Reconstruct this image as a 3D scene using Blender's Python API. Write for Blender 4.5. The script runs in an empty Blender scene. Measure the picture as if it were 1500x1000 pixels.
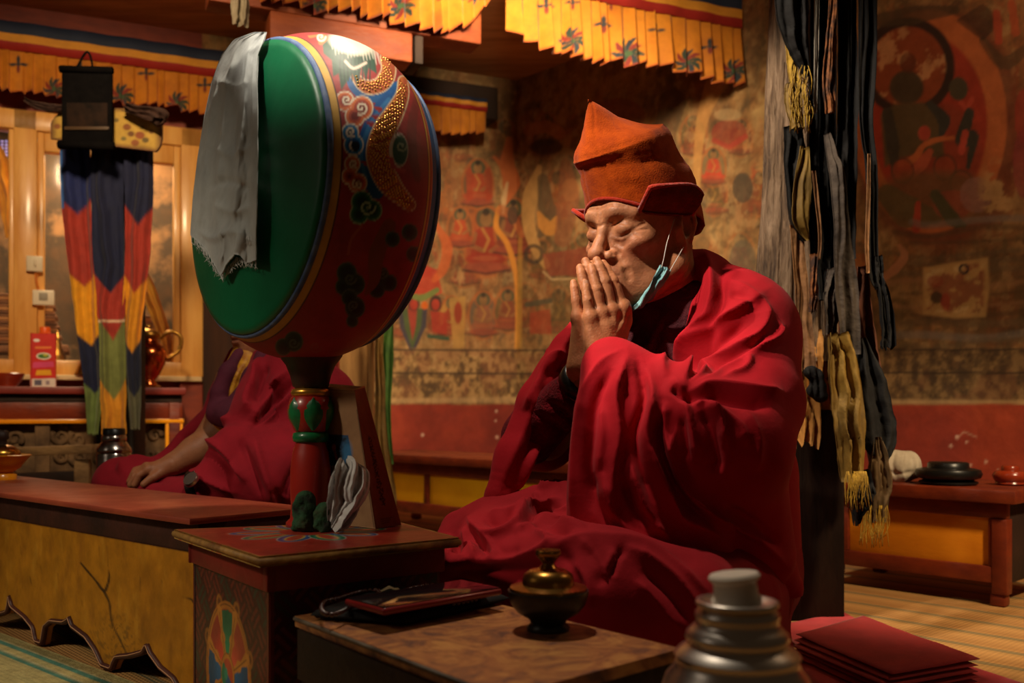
import bpy, bmesh, math, random
import numpy as np
from mathutils import Vector, Matrix
SC = bpy.context.scene
COL = SC.collection
F = 1400.0; H = 0.47; HZ = 602.0          # focal length in pixels, eye height, horizon row
rng = np.random.default_rng(7)
random.seed(7)
f32 = np.float32

def P(px, py, y):                          # a point seen at (px,py) standing y metres away
    return np.array([(px-750)/F*y, y, H+(HZ-py)/F*y])
def PZ(px, py, z):                         # a point seen at (px,py) lying at height z
    y = (H-z)*F/(py-HZ)
    return np.array([(px-750)/F*y, y, z])
def proj(v):
    v = np.asarray(v)
    return 750+F*v[..., 0]/v[..., 1], HZ-F*(v[..., 2]-H)/v[..., 1]
A2 = np.array([-.682, .731]); B2 = np.array([.731, .682])     # room axes: along mural wall, towards mural wall
W2 = np.array([.918, .395])                                   # along the window wall
def srgb(c):
    c = np.asarray(c, float)/255.0
    return np.where(c <= .04045, c/12.92, ((c+.055)/1.055)**2.4)
def lin(c): return tuple(srgb(c)[:3])+(1.0,)

# ---------------------------------------------------------------- tagging
def tag(o, label=None, cat=None, group=None, kind=None):
    if label: o['label'] = label
    if cat: o['category'] = cat
    if group: o['group'] = group
    if kind: o['kind'] = kind
    return o
def thing(name, label, cat, loc=(0, 0, 0), group=None):
    o = bpy.data.objects.new(name, None); COL.objects.link(o)
    o.empty_display_size = .05
    o.location = tuple(float(x) for x in loc)
    return tag(o, label, cat, group)
def put(o, parent):
    if parent is not None:
        o.parent = parent
        o.matrix_parent_inverse = Matrix.Translation(-parent.location)
    return o
def link(name, me, mat, parent=None, smooth=True):
    o = bpy.data.objects.new(name, me); COL.objects.link(o)
    if mat is not None:
        for m in (mat if isinstance(mat, (list, tuple)) else [mat]): me.materials.append(m)
    if smooth: me.polygons.foreach_set('use_smooth', np.ones(len(me.polygons), bool))
    put(o, parent)
    return o
def np_mesh(name, V, Q, cols=None):
    V = np.asarray(V, f32); Q = np.asarray(Q, np.int32); k = Q.shape[1]
    me = bpy.data.meshes.new(name)
    me.vertices.add(len(V)); me.vertices.foreach_set('co', V.ravel())
    me.loops.add(Q.size); me.loops.foreach_set('vertex_index', Q.ravel())
    me.polygons.add(len(Q))
    me.polygons.foreach_set('loop_start', np.arange(0, Q.size, k, dtype=np.int32))
    if cols is not None:
        ca = me.color_attributes.new('Col', 'FLOAT_COLOR', 'POINT')
        c4 = np.ones((len(V), 4), f32); c4[:, :3] = np.asarray(cols).reshape(-1, 3)
        ca.data.foreach_set('color', c4.ravel())
    me.update(calc_edges=True); me.validate()
    return me
def obj_np(name, V, Q, mat, parent=None, cols=None, smooth=True):
    return link(name, np_mesh(name, V, Q, cols), mat, parent, smooth)
def grid_faces(nu, nv, closed_u=False):
    # verts indexed iu*nv+iv
    iu = np.arange(nu if closed_u else nu-1); iv = np.arange(nv-1)
    a, b = np.meshgrid(iu, iv, indexing='ij'); a2 = (a+1) % nu
    return np.stack([a*nv+b, a2*nv+b, a2*nv+b+1, a*nv+b+1], -1).reshape(-1, 4)

# ---------------------------------------------------------------- bmesh pieces
class MB:
    def __init__(s): s.bm = bmesh.new()
    def box(s, o, ax, ay, az, bev=0.0, seg=2):
        """box from corner o with edge vectors"""
        o, ax, ay, az = (Vector(tuple(map(float, v))) for v in (o, ax, ay, az))
        if ax.cross(ay).dot(az) < 0: ax, ay = ay, ax
        vs = [s.bm.verts.new(o+ax*i+ay*j+az*k) for k in (0, 1) for j in (0, 1) for i in (0, 1)]
        fs = [s.bm.faces.new([vs[i] for i in q]) for q in ((0, 2, 3, 1), (4, 5, 7, 6), (0, 1, 5, 4), (2, 6, 7, 3), (0, 4, 6, 2), (1, 3, 7, 5))]
        if bev > 0:
            es = list({e for f in fs for e in f.edges})
            bmesh.ops.bevel(s.bm, geom=es, offset=bev, segments=seg, profile=.5, affect='EDGES', clamp_overlap=True)
        return s
    def lathe(s, c, prof, n=40, axis=None, cap=True):
        c = Vector(tuple(map(float, c)))
        rot = Vector((0, 0, 1)).rotation_difference(Vector(tuple(map(float, axis)))).to_matrix() if axis is not None else Matrix.Identity(3)
        rings = []
        for r, z in prof:
            if r < 1e-6: rings.append([s.bm.verts.new(c+rot @ Vector((0, 0, z)))])
            else: rings.append([s.bm.verts.new(c+rot @ Vector((r*math.cos(t*math.tau/n), r*math.sin(t*math.tau/n), z))) for t in range(n)])
        for a, b in zip(rings, rings[1:]):
            for i in range(n):
                j = (i+1) % n
                if len(a) == 1 and len(b) == 1: continue
                if len(a) == 1: s.bm.faces.new([a[0], b[j], b[i]])
                elif len(b) == 1: s.bm.faces.new([a[i], a[j], b[0]])
                else: s.bm.faces.new([a[i], a[j], b[j], b[i]])
        if cap:
            if len(rings[0]) > 1: s.bm.faces.new(rings[0][::-1])
            if len(rings[-1]) > 1: s.bm.faces.new(rings[-1])
        return s
    def tube(s, pts, rad, n=10, cap=True, closed=False):
        pts = [Vector(tuple(map(float, p))) for p in pts]; m = len(pts)
        rad = [rad]*m if not hasattr(rad, '__len__') else rad
        up = Vector((0.13, .31, .94)); rings = []
        for i, p in enumerate(pts):
            if closed: t = pts[(i+1) % m]-pts[i-1]
            else: t = pts[min(i+1, m-1)]-pts[max(i-1, 0)]
            t.normalize()
            if abs(t.dot(up)) > .95: up = Vector((1, .1, 0))
            u = (up-t*up.dot(t)).normalized(); v = t.cross(u); up = u
            rings.append([s.bm.verts.new(p+(u*math.cos(k*math.tau/n)+v*math.sin(k*math.tau/n))*rad[i]) for k in range(n)])
        for i in range(m if closed else m-1):
            a, b = rings[i], rings[(i+1) % m]
            for k in range(n):
                j = (k+1) % n
                s.bm.faces.new([a[k], a[j], b[j], b[k]])
        if cap and not closed: s.bm.faces.new(rings[0][::-1]); s.bm.faces.new(rings[-1])
        return s
    def prism(s, poly, d):
        """extrude closed polygon (list of 3D pts) by vector d"""
        d = Vector(tuple(map(float, d)))
        a = [s.bm.verts.new(tuple(map(float, p))) for p in poly]; b = [s.bm.verts.new(v.co+d) for v in a]
        n = len(a)
        f = s.bm.faces.new(a); g = s.bm.faces.new(b[::-1])
        for i in range(n):
            j = (i+1) % n
            s.bm.faces.new([a[j], a[i], b[i], b[j]])
        bmesh.ops.triangulate(s.bm, faces=[f, g])
        return s
    def ball(s, c, r, nu=10, nv=7, scale=(1, 1, 1)):
        prof = [(math.sin(math.pi*i/nv)*r, -math.cos(math.pi*i/nv)*r) for i in range(nv+1)]
        k = len(s.bm.verts); s.lathe((0, 0, 0), prof, nu, cap=False); s.bm.verts.ensure_lookup_table()
        for v in s.bm.verts[k:]: v.co = Vector((v.co.x*scale[0], v.co.y*scale[1], v.co.z*scale[2]))+Vector(tuple(map(float, c)))
        return s
    def build(s, name, mat, parent=None, smooth=True, auto=None):
        bmesh.ops.recalc_face_normals(s.bm, faces=s.bm.faces)
        me = bpy.data.meshes.new(name); s.bm.to_mesh(me); s.bm.free()
        o = link(name, me, mat, parent, smooth)
        if smooth and auto is not None: me.set_sharp_from_angle(angle=math.radians(auto))
        return o

# ---------------------------------------------------------------- signed distance sculpting
def cat(pts, n=8):
    """Catmull-Rom through points"""
    p = np.asarray(pts, float)
    if len(p) < 3:
        t = np.linspace(0, 1, n+1)[:, None]; return p[0]*(1-t)+p[-1]*t
    q = np.vstack([2*p[0]-p[1], p, 2*p[-1]-p[-2]]); out = []
    for i in range(len(p)-1):
        a, b, c, d = q[i:i+4]
        for t in np.arange(n)/n:
            out.append(.5*((2*b)+(-a+c)*t+(2*a-5*b+4*c-d)*t*t+(-a+3*b-3*c+d)*t**3))
    out.append(p[-1]); return np.array(out)
class Vol:
    def __init__(s, lo, hi, h):
        s.lo = np.array(lo, float); s.h = h
        s.n = np.ceil((np.array(hi, float)-s.lo)/h).astype(int)+1
        s.D = np.full(s.n, .06, f32)
    def win(s, lo, hi):
        i0 = np.clip(np.floor((np.asarray(lo)-s.lo)/s.h).astype(int), 0, s.n); i1 = np.clip(np.ceil((np.asarray(hi)-s.lo)/s.h).astype(int)+1, 0, s.n)
        if np.any(i1 <= i0): return None, None
        g = [(s.lo[k]+np.arange(i0[k], i1[k])*s.h).astype(f32) for k in range(3)]
        return tuple(slice(a, b) for a, b in zip(i0, i1)), (g[0][:, None, None], g[1][None, :, None], g[2][None, None, :])
    def comb(s, sl, d, k, sub=False):
        a = s.D[sl]
        if sub:
            b = -d
            r = np.maximum(a, b)
            if k > 0: h = np.maximum(k-np.abs(a-b), 0)/k; r = r+h*h*k*.25
        else:
            r = np.minimum(a, d)
            if k > 0: h = np.maximum(k-np.abs(a-d), 0)/k; r = r-h*h*k*.25
        s.D[sl] = r
    def ell(s, c, r, k=.01, R=None, sub=False):
        c = np.asarray(c, float); r = np.asarray(r, float)*np.ones(3); m = r.max()+.04+k
        if R is None: ext = r+.04+k
        else: ext = np.abs(np.asarray(R)).T @ r+.04+k
        sl, g = s.win(c-ext, c+ext)
        if sl is None: return s
        x, y, z = (g[i]-f32(c[i]) for i in range(3))
        if R is not None: x, y, z = (f32(R[i][0])*x+f32(R[i][1])*y+f32(R[i][2])*z for i in range(3))
        k0 = np.sqrt((x/f32(r[0]))**2+(y/f32(r[1]))**2+(z/f32(r[2]))**2)
        k1 = np.sqrt((x/f32(r[0]**2))**2+(y/f32(r[1]**2))**2+(z/f32(r[2]**2))**2)+f32(1e-9)
        s.comb(sl, k0*(k0-1)/k1, k, sub); return s
    def tube(s, pts, rad, k=.01, sub=False, flat=None):
        pts = np.asarray(pts, float); rad = np.asarray(rad, float)*np.ones(len(pts)); m = rad.max()+.03+k
        # group the chain into pieces so that windows stay small
        step = 6
        for i0 in range(0, len(pts)-1, step):
            pp = pts[i0:i0+step+1]; rr = rad[i0:i0+step+1]
            sl, g = s.win(pp.min(0)-m, pp.max(0)+m)
            if sl is None: continue
            best = None
            for p, q, r1, r2 in zip(pp[:-1], pp[1:], rr[:-1], rr[1:]):
                pa = [g[i]-f32(p[i]) for i in range(3)]; ba = q-p; bb = float(ba@ba)+1e-12
                t = np.clip((pa[0]*f32(ba[0])+pa[1]*f32(ba[1])+pa[2]*f32(ba[2]))/f32(bb), 0, 1)
                d = np.sqrt((pa[0]-t*f32(ba[0]))**2+(pa[1]-t*f32(ba[1]))**2+(pa[2]-t*f32(ba[2]))**2)-(f32(r1)+t*f32(r2-r1))
                best = d if best is None else np.minimum(best, d)
            s.comb(sl, best, k, sub)
        return s
    def plane_cut(s, p, n, k=.004):
        """remove everything on the side n points to"""
        g = [(s.lo[i]+np.arange(s.n[i])*s.h).astype(f32) for i in range(3)]
        n = np.asarray(n, float)/np.linalg.norm(n)
        d = (g[0][:, None, None]-f32(p[0]))*f32(n[0])+(g[1][None, :, None]-f32(p[1]))*f32(n[1])+(g[2][None, None, :]-f32(p[2]))*f32(n[2])
        s.D = np.maximum(s.D, d)
    def at(s, q):
        u = (np.asarray(q)-s.lo)/s.h; i = np.clip(np.floor(u).astype(int), 0, s.n-2); t = np.clip(u-i, 0, 1)
        r = 0
        for a in (0, 1):
            for b in (0, 1):
                for c in (0, 1):
                    w = (t[..., 0] if a else 1-t[..., 0])*(t[..., 1] if b else 1-t[..., 1])*(t[..., 2] if c else 1-t[..., 2])
                    r = r+w*s.D[i[..., 0]+a, i[..., 1]+b, i[..., 2]+c]
        return r
    def hit(s, o, d, t0, t1):
        """first crossing of the surface along rays o+t*d"""
        t = np.arange(t0, t1, s.h*.7)
        q = o[:, None, :]+d[:, None, :]*t[None, :, None]
        v = s.at(q); inside = v < 0
        k = inside.argmax(1); ok = inside.any(1)
        return np.where(ok, t[k], np.nan)
    def pix(s, pxy, y0, y1):
        """points of the surface seen along lines of sight"""
        pxy = np.asarray(pxy, float)
        d = np.stack([(pxy[:, 0]-750)/F, np.ones(len(pxy)), (HZ-pxy[:, 1])/F], 1)
        o = np.tile(np.array([0, 0, H]), (len(pxy), 1))
        t = s.hit(o, d, y0, y1)
        if np.isnan(t).all(): return None
        idx = np.arange(len(t)); g = ~np.isnan(t); t = np.interp(idx, idx[g], t[g])
        for _ in range(2):
            if len(t) > 4: t[1:-1] = (t[:-2]+2*t[1:-1]+t[2:])/4
        return o+d*t[:, None], d
    def fold(s, pxy, r, off=0.0, k=.008, y0=.9, y1=3.2, sub=False, n=6, taper=(.45, .45)):
        """a ridge (or valley) of cloth lying along the surface"""
        c = cat(pxy, n); res = s.pix(c, y0, y1)
        if res is None: return s
        p, d = res; p = p+d*off
        u = np.linspace(0, 1, len(p)); m = np.minimum(1, np.minimum(taper[0]+u*3, taper[1]+(1-u)*3))
        rr = (np.interp(u, np.linspace(0, 1, len(r)), r) if hasattr(r, '__len__') else r)*m
        return s.tube(p, rr, k, sub)
    def mesh(s, smooth=1):
        D = s.D; S = D < 0
        c = np.zeros(tuple(s.n-1), np.int8)
        for a in (0, 1):
            for b in (0, 1):
                for e in (0, 1): c += S[a:s.n[0]-1+a, b:s.n[1]-1+b, e:s.n[2]-1+e]
        act = (c > 0) & (c < 8); ii = np.argwhere(act)
        idx = np.full(act.shape, -1, np.int32); idx[act] = np.arange(len(ii))
        co = np.array([(a, b, e) for a in (0, 1) for b in (0, 1) for e in (0, 1)])
        val = np.stack([D[ii[:, 0]+a, ii[:, 1]+b, ii[:, 2]+e] for a, b, e in co], 1)
        acc = np.zeros((len(ii), 3)); cnt = np.zeros(len(ii))
        for i in range(8):
            for j in range(i+1, 8):
                if np.abs(co[i]-co[j]).sum() != 1: continue
                m = (val[:, i] < 0) != (val[:, j] < 0)
                t = val[m, i]/(val[m, i]-val[m, j])
                acc[m] += co[i]+(co[j]-co[i])*t[:, None]; cnt[m] += 1
        V = s.lo+(ii+acc/cnt[:, None])*s.h
        Q = []
        for ax in range(3):
            o1, o2 = [(1, 2), (2, 0), (0, 1)][ax]
            sl0 = [slice(1, None)]*3; sl1 = [slice(1, None)]*3
            sl0[ax] = slice(0, -1); sl1[ax] = slice(1, None)
            # keep neighbours in range
            a = S[tuple(slice(0, s.n[i]-1) if i == ax else slice(1, s.n[i]-1) for i in range(3))]
            b = S[tuple(slice(1, s.n[i]) if i == ax else slice(1, s.n[i]-1) for i in range(3))]
            e = np.argwhere(a != b)
            if not len(e): continue
            sgn = a[tuple(e.T)]
            g = e+np.array([0 if i == ax else 1 for i in range(3)])
            d1 = np.zeros(3, int); d1[o1] = 1; d2 = np.zeros(3, int); d2[o2] = 1
            q = np.stack([idx[tuple((g-d1-d2).T)], idx[tuple((g-d2).T)], idx[tuple(g.T)], idx[tuple((g-d1).T)]], 1)
            q[~sgn] = q[~sgn][:, ::-1]; Q.append(q)
        Q = np.vstack(Q); Q = Q[(Q >= 0).all(1)]
        if smooth:
            E = np.vstack([Q[:, [0, 1]], Q[:, [1, 2]], Q[:, [2, 3]], Q[:, [3, 0]]])
            deg = np.bincount(E.ravel(), minlength=len(V))[:, None]
            for it in range(smooth*2):
                a = np.stack([np.bincount(E[:, 0], V[E[:, 1], i], len(V))+np.bincount(E[:, 1], V[E[:, 0], i], len(V)) for i in range(3)], 1)
                V = V+((a/np.maximum(deg, 1))-V)*(.5 if it % 2 == 0 else -.52)
        return V, Q
def vnormals(V, Q):
    n = np.cross(V[Q[:, 2]]-V[Q[:, 0]], V[Q[:, 3]]-V[Q[:, 1]]); N = np.zeros_like(V)
    for i in range(4):
        for k in range(3): N[:, k] += np.bincount(Q[:, i], n[:, k], len(V))
    return N/(np.linalg.norm(N, axis=1)[:, None]+1e-12)
def drape(V, Q, strokes, smooth=4):
    """press folds of cloth into a surface: each stroke is (points, height, width on one side, width on the other)"""
    N = vnormals(V, Q)
    E = np.vstack([Q[:, [0, 1]], Q[:, [1, 2]], Q[:, [2, 3]], Q[:, [3, 0]]]); deg = np.bincount(E.ravel(), minlength=len(V))[:, None]
    for _ in range(smooth):
        a = np.stack([np.bincount(E[:, 0], N[E[:, 1], i], len(V))+np.bincount(E[:, 1], N[E[:, 0], i], len(V)) for i in range(3)], 1); N = N+a/np.maximum(deg, 1)
        N /= np.linalg.norm(N, axis=1)[:, None]+1e-12
    vw = V-np.array([0, 0, H]); vw /= np.linalg.norm(vw, axis=1)[:, None]
    face = np.clip((-(N*vw).sum(1)+.05)/.25, 0, 1)
    x, y = proj(V); h = np.zeros(len(V))
    for pts, A, wl, wr in strokes:
        c = cat(pts, 6); m = 3.2*max(wl, wr); lo = c.min(0)-m; hi = c.max(0)+m
        k = np.nonzero((x > lo[0]) & (x < hi[0]) & (y > lo[1]) & (y < hi[1]) & (face > 0))[0]
        if not len(k): continue
        px, py = x[k], y[k]; best = np.full(len(k), 1e9); sg = np.zeros(len(k)); uu = np.zeros(len(k)); n = len(c)-1
        for i in range(n):
            a, b = c[i], c[i+1]; e = b-a; L2 = e@e+1e-9; t = np.clip(((px-a[0])*e[0]+(py-a[1])*e[1])/L2, 0, 1)
            dx, dy = px-a[0]-t*e[0], py-a[1]-t*e[1]; d = np.hypot(dx, dy); q = d < best
            best[q] = d[q]; sg[q] = (e[0]*dy-e[1]*dx)[q]; uu[q] = (i+t[q])/n
        w = np.where(sg > 0, wl, wr); d = best/w
        pr = np.exp(-np.sqrt(d*d+.02)*1.15+.16) if A > 0 else np.exp(-d*d*.9)
        tp = np.clip(np.minimum(uu, 1-uu)*5+.12, 0, 1)
        h[k] += A*pr*tp
    return V+N*(h*face)[:, None]

# ---------------------------------------------------------------- materials
MATS = {}
def mat(name, c1, c2=None, rough=.6, metal=0.0, scale=8.0, detail=6.0, bump=0.0, bscale=60.0, spec=.4, sheen=0.0,
        vcol=False, sss=0.0, stretch=None, c3=None, aniso=None, trans=0.0, alpha=1.0, coat=0.0, weave=0.0, distort=0.0, ior=1.45, rvar=0.0, contrast=(.35, .65)):
    if name in MATS: return MATS[name]
    m = bpy.data.materials.new(name); m.use_nodes = True; nt = m.node_tree; N = nt.nodes; Lk = nt.links
    bs = N['Principled BSDF']
    tc = N.new('ShaderNodeTexCoord'); mp = N.new('ShaderNodeMapping'); Lk.new(tc.outputs['Object'], mp.inputs['Vector'])
    if stretch: mp.inputs['Scale'].default_value = stretch
    nz = N.new('ShaderNodeTexNoise'); nz.inputs['Scale'].default_value = scale; nz.inputs['Detail'].default_value = detail; nz.inputs['Roughness'].default_value = .62; nz.inputs['Distortion'].default_value = distort
    Lk.new(mp.outputs[0], nz.inputs['Vector'])
    rp = N.new('ShaderNodeValToRGB'); Lk.new(nz.outputs['Fac'], rp.inputs['Fac'])
    c2 = c2 or c1
    rp.color_ramp.elements[0].position = contrast[0]; rp.color_ramp.elements[1].position = contrast[1]
    rp.color_ramp.elements[0].color = lin(c1); rp.color_ramp.elements[1].color = lin(c2)
    if c3: e = rp.color_ramp.elements.new(.5*(contrast[0]+contrast[1])); e.color = lin(c3)
    out = rp.outputs['Color']
    if vcol:
        at = N.new('ShaderNodeVertexColor'); at.layer_name = 'Col'
        mx = N.new('ShaderNodeMix'); mx.data_type = 'RGBA'; mx.blend_type = 'MULTIPLY'; mx.inputs['Factor'].default_value = 1.0
        Lk.new(at.outputs['Color'], mx.inputs['A']); Lk.new(out, mx.inputs['B']); out = mx.outputs['Result']
    Lk.new(out, bs.inputs['Base Color'])
    bs.inputs['Roughness'].default_value = rough; bs.inputs['Metallic'].default_value = metal
    bs.inputs['Specular IOR Level'].default_value = spec; bs.inputs['IOR'].default_value = ior
    if rvar > 0:
        mr = N.new('ShaderNodeMapRange'); mr.inputs['To Min'].default_value = max(0, rough-rvar); mr.inputs['To Max'].default_value = min(1, rough+rvar)
        mr.inputs['From Min'].default_value = .3; mr.inputs['From Max'].default_value = .7
        Lk.new(nz.outputs['Fac'], mr.inputs['Value']); Lk.new(mr.outputs[0], bs.inputs['Roughness'])
    if sheen: bs.inputs['Sheen Weight'].default_value = sheen; bs.inputs['Sheen Roughness'].default_value = .5
    if sss: bs.inputs['Subsurface Weight'].default_value = sss; bs.inputs['Subsurface Radius'].default_value = (.012, .004, .002); bs.inputs['Subsurface Scale'].default_value = .6
    if trans: bs.inputs['Transmission Weight'].default_value = trans
    if coat: bs.inputs['Coat Weight'].default_value = coat; bs.inputs['Coat Roughness'].default_value = .15
    if alpha < 1: bs.inputs['Alpha'].default_value = alpha
    h = None
    if bump:
        n2 = N.new('ShaderNodeTexNoise'); n2.inputs['Scale'].default_value = bscale; n2.inputs['Detail'].default_value = 5
        Lk.new(mp.outputs[0], n2.inputs['Vector'])
        b = N.new('ShaderNodeBump'); b.inputs['Strength'].default_value = bump; b.inputs['Distance'].default_value = .01
        Lk.new(n2.outputs['Fac'], b.inputs['Height']); h = b
    if weave:
        wv = N.new('ShaderNodeTexWave'); wv.inputs['Scale'].default_value = weave; wv.wave_type = 'BANDS'; wv.bands_direction = 'DIAGONAL'; wv.inputs['Distortion'].default_value = 1.5
        Lk.new(tc.outputs['Object'], wv.inputs['Vector'])
        b = N.new('ShaderNodeBump'); b.inputs['Strength'].default_value = .25; b.inputs['Distance'].default_value = .002
        Lk.new(wv.outputs['Fac'], b.inputs['Height'])
        if h: Lk.new(h.outputs[0], b.inputs['Normal'])
        h = b
    if h: Lk.new(h.outputs[0], bs.inputs['Normal'])
    MATS[name] = m
    return m

# ---------------------------------------------------------------- painting pigments on a surface (2D distance shapes over a coordinate pair)
def vnoise(x, y, seed=0, octaves=4):
    """smooth value noise"""
    out = 0; amp = 1; tot = 0
    r = np.random.default_rng(seed); T = r.random((64, 64)).astype(f32)
    for o in range(octaves):
        xi = np.floor(x).astype(int); yi = np.floor(y).astype(int); u = x-xi; v = y-yi; u = u*u*(3-2*u); v = v*v*(3-2*v)
        g = lambda a, b: T[(xi+a) % 64, (yi+b) % 64]
        out = out+amp*((g(0, 0)*(1-u)+g(1, 0)*u)*(1-v)+(g(0, 1)*(1-u)+g(1, 1)*u)*v); tot += amp
        amp *= .55; x = x*2.03+17.1; y = y*2.03+5.3
    return out/tot
class Paint:
    def __init__(s, x, y, base):
        s.x = np.asarray(x, f32).ravel(); s.y = np.asarray(y, f32).ravel()
        s.c = np.tile(srgb(base)[:3].astype(f32), (len(s.x), 1))
    def mix(s, a, col):
        if isinstance(col, np.ndarray) and col.ndim == 2: t = col
        else: t = srgb(col)[:3].astype(f32)[None]
        a = np.clip(a, 0, 1)[:, None]; s.c = s.c*(1-a)+t*a; return s
    def cov(s, d, w=1.0): return np.clip(.5-d/w, 0, 1)
    def d_ell(s, cx, cy, rx, ry, rot=0):
        c, n = math.cos(rot), math.sin(rot); u = (s.x-cx)*c+(s.y-cy)*n; v = -(s.x-cx)*n+(s.y-cy)*c
        return (np.sqrt((u/rx)**2+(v/ry)**2)-1)*min(rx, ry)
    def ell(s, cx, cy, rx, ry, col, rot=0, a=1, w=1.5): return s.mix(a*s.cov(s.d_ell(cx, cy, rx, ry, rot), w), col)
    def ring(s, cx, cy, rx, ry, t, col, rot=0, a=1, w=1.5): return s.mix(a*s.cov(np.abs(s.d_ell(cx, cy, rx, ry, rot))-t/2, w), col)
    def d_line(s, pts, rad):
        pts = np.asarray(pts, f32); rad = np.asarray(rad, f32)*np.ones(len(pts), f32)
        d = np.full(len(s.x), 1e6, f32); m = rad.max()+6
        lo = pts.min(0)-m; hi = pts.max(0)+m
        k = np.nonzero((s.x > lo[0]) & (s.x < hi[0]) & (s.y > lo[1]) & (s.y < hi[1]))[0]
        x, y = s.x[k], s.y[k]; b = np.full(len(k), 1e6, f32)
        for p, q, r1, r2 in zip(pts[:-1], pts[1:], rad[:-1], rad[1:]):
            e = q-p; t = np.clip(((x-p[0])*e[0]+(y-p[1])*e[1])/(e@e+1e-9), 0, 1)
            b = np.minimum(b, np.hypot(x-p[0]-t*e[0], y-p[1]-t*e[1])-(r1+t*(r2-r1)))
        d[k] = b; return d
    def line(s, pts, rad, col, a=1, w=1.5, n=0):
        if n: pts = cat(pts, n)
        if hasattr(rad, '__len__') and len(rad) != len(pts): rad = np.interp(np.linspace(0, 1, len(pts)), np.linspace(0, 1, len(rad)), rad)
        return s.mix(a*s.cov(s.d_line(pts, rad), w), col)
    def d_poly(s, pts):
        pts = np.asarray(pts, f32); d = np.full(len(s.x), 1e9, f32); ins = np.zeros(len(s.x), bool)
        for p, q in zip(pts, np.roll(pts, -1, 0)):
            e = q-p; t = np.clip(((s.x-p[0])*e[0]+(s.y-p[1])*e[1])/(e@e+1e-9), 0, 1)
            d = np.minimum(d, np.hypot(s.x-p[0]-t*e[0], s.y-p[1]-t*e[1]))
            with np.errstate(divide='ignore', invalid='ignore'):
                ins ^= ((p[1] > s.y) != (q[1] > s.y)) & (s.x < (q[0]-p[0])*(s.y-p[1])/(q[1]-p[1]+1e-12)+p[0])
        return np.where(ins, -d, d)
    def poly(s, pts, col, a=1, w=1.5, n=0):
        if n: pts = cat(list(pts)+[pts[0]], n)[:-1]
        return s.mix(a*s.cov(s.d_poly(pts), w), col)
def spiral(cx, cy, r, turns=1.4, a0=0, sgn=1, n=26):
    t = np.linspace(0, 1, n); th = a0+sgn*turns*math.tau*t; rr = r*(1-.86*t)
    return np.stack([cx+rr*np.cos(th), cy+rr*np.sin(th)], 1)

# ---------------------------------------------------------------- hanging cloth
def cloth_strip(name, pts, widths, mat_, parent=None, folds=3, amp=.012, th=.003, n=10, wn=24, seed=0, across=None, twist=None, paint=None, ragged=0.0, face=None):
    """a folded strip of cloth following a path of points; cross direction 'across'"""
    c = cat(pts, n); m = len(c); u = np.linspace(0, 1, m)
    w = np.interp(u, np.linspace(0, 1, len(widths)), widths)
    r = np.random.default_rng(seed); ph = r.random(4)*6.28
    ac = np.array(across if across is not None else (1, 0, 0), float); ac = ac/np.linalg.norm(ac)
    tan = np.gradient(c, axis=0); tan /= np.linalg.norm(tan, axis=1)[:, None]+1e-9
    A = ac[None]-tan*(tan@ac)[:, None]; A /= np.linalg.norm(A, axis=1)[:, None]+1e-9
    Nn = np.cross(tan, A)
    s = np.linspace(-1, 1, wn)
    V = np.zeros((m, wn, 3))
    drift = 1.6*(vnoise(u*5+seed*3.1, u*0+seed, seed, 3)-.5); er = [w*.5*.16*(vnoise(u*14+seed+e*7, u*0+e, seed+e, 4)-.5) for e in (0, 1)]
    for j, sj in enumerate(s):
        q = sj+drift*(1-sj*sj)*.8
        wave = np.sin(q*folds*math.pi+ph[0]+u*2.6)+.5*np.sin(q*folds*2.3*math.pi+ph[1]+u*5.0)+.9*(vnoise(u*9+seed, sj*2.2+u*0+seed, seed+2, 3)-.5)
        V[:, j] = c+A*(w*.5*sj+(er[0] if sj < 0 else er[1])*sj*sj)[:, None]+Nn*(wave*amp*np.minimum(1, w/(.5*max(widths))))[:, None]
    if ragged: V[-1, :, 2] -= r.random(wn)*ragged; V[-2, :, 2] -= r.random(wn)*ragged*.4
    top = V.reshape(-1, 3)
    nv = np.repeat(Nn, wn, 0)
    back = top-nv*th
    Q = grid_faces(m, wn)
    nV = len(top)
    rim = []
    L = list(range(0, wn))+[i*wn+wn-1 for i in range(1, m)]+[(m-1)*wn+j for j in range(wn-2, -1, -1)]+[i*wn for i in range(m-2, 0, -1)]
    for i, j in zip(L, L[1:]+L[:1]): rim.append([j, i, i+nV, j+nV])
    allV = np.vstack([top, back]); allQ = np.vstack([Q, Q[:, ::-1]+nV, np.array(rim)])
    cols = None
    if paint is not None:
        uu = np.repeat(u, wn); ss = np.tile((s+1)/2, m); cc = paint(uu, ss); cols = np.vstack([cc, cc])
    return obj_np(name, allV, allQ, mat_, parent, cols)
# ================================================================ ROOM
def on_plane(px, py, n, d):
    t = (np.asarray(px, float)-750)/F; y = d/(n[0]*t+n[1])
    return np.stack(np.broadcast_arrays(t*y, y, H+(HZ-np.asarray(py, float))/F*y), -1)
C0 = np.array([.024, 4.886]); NW = np.array([.395, -.918]); DW = float(NW@C0); DM = 3.35
def WP(px, py, off=0.0): return on_plane(px, py, NW, DW+off)          # on the window wall (off = towards the room)
def MP(px, py, off=0.0): return on_plane(px, py, B2, DM-off)          # on the mural wall
ZC = 2.16
def v3(p, z): return np.array([p[0], p[1], z])

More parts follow.
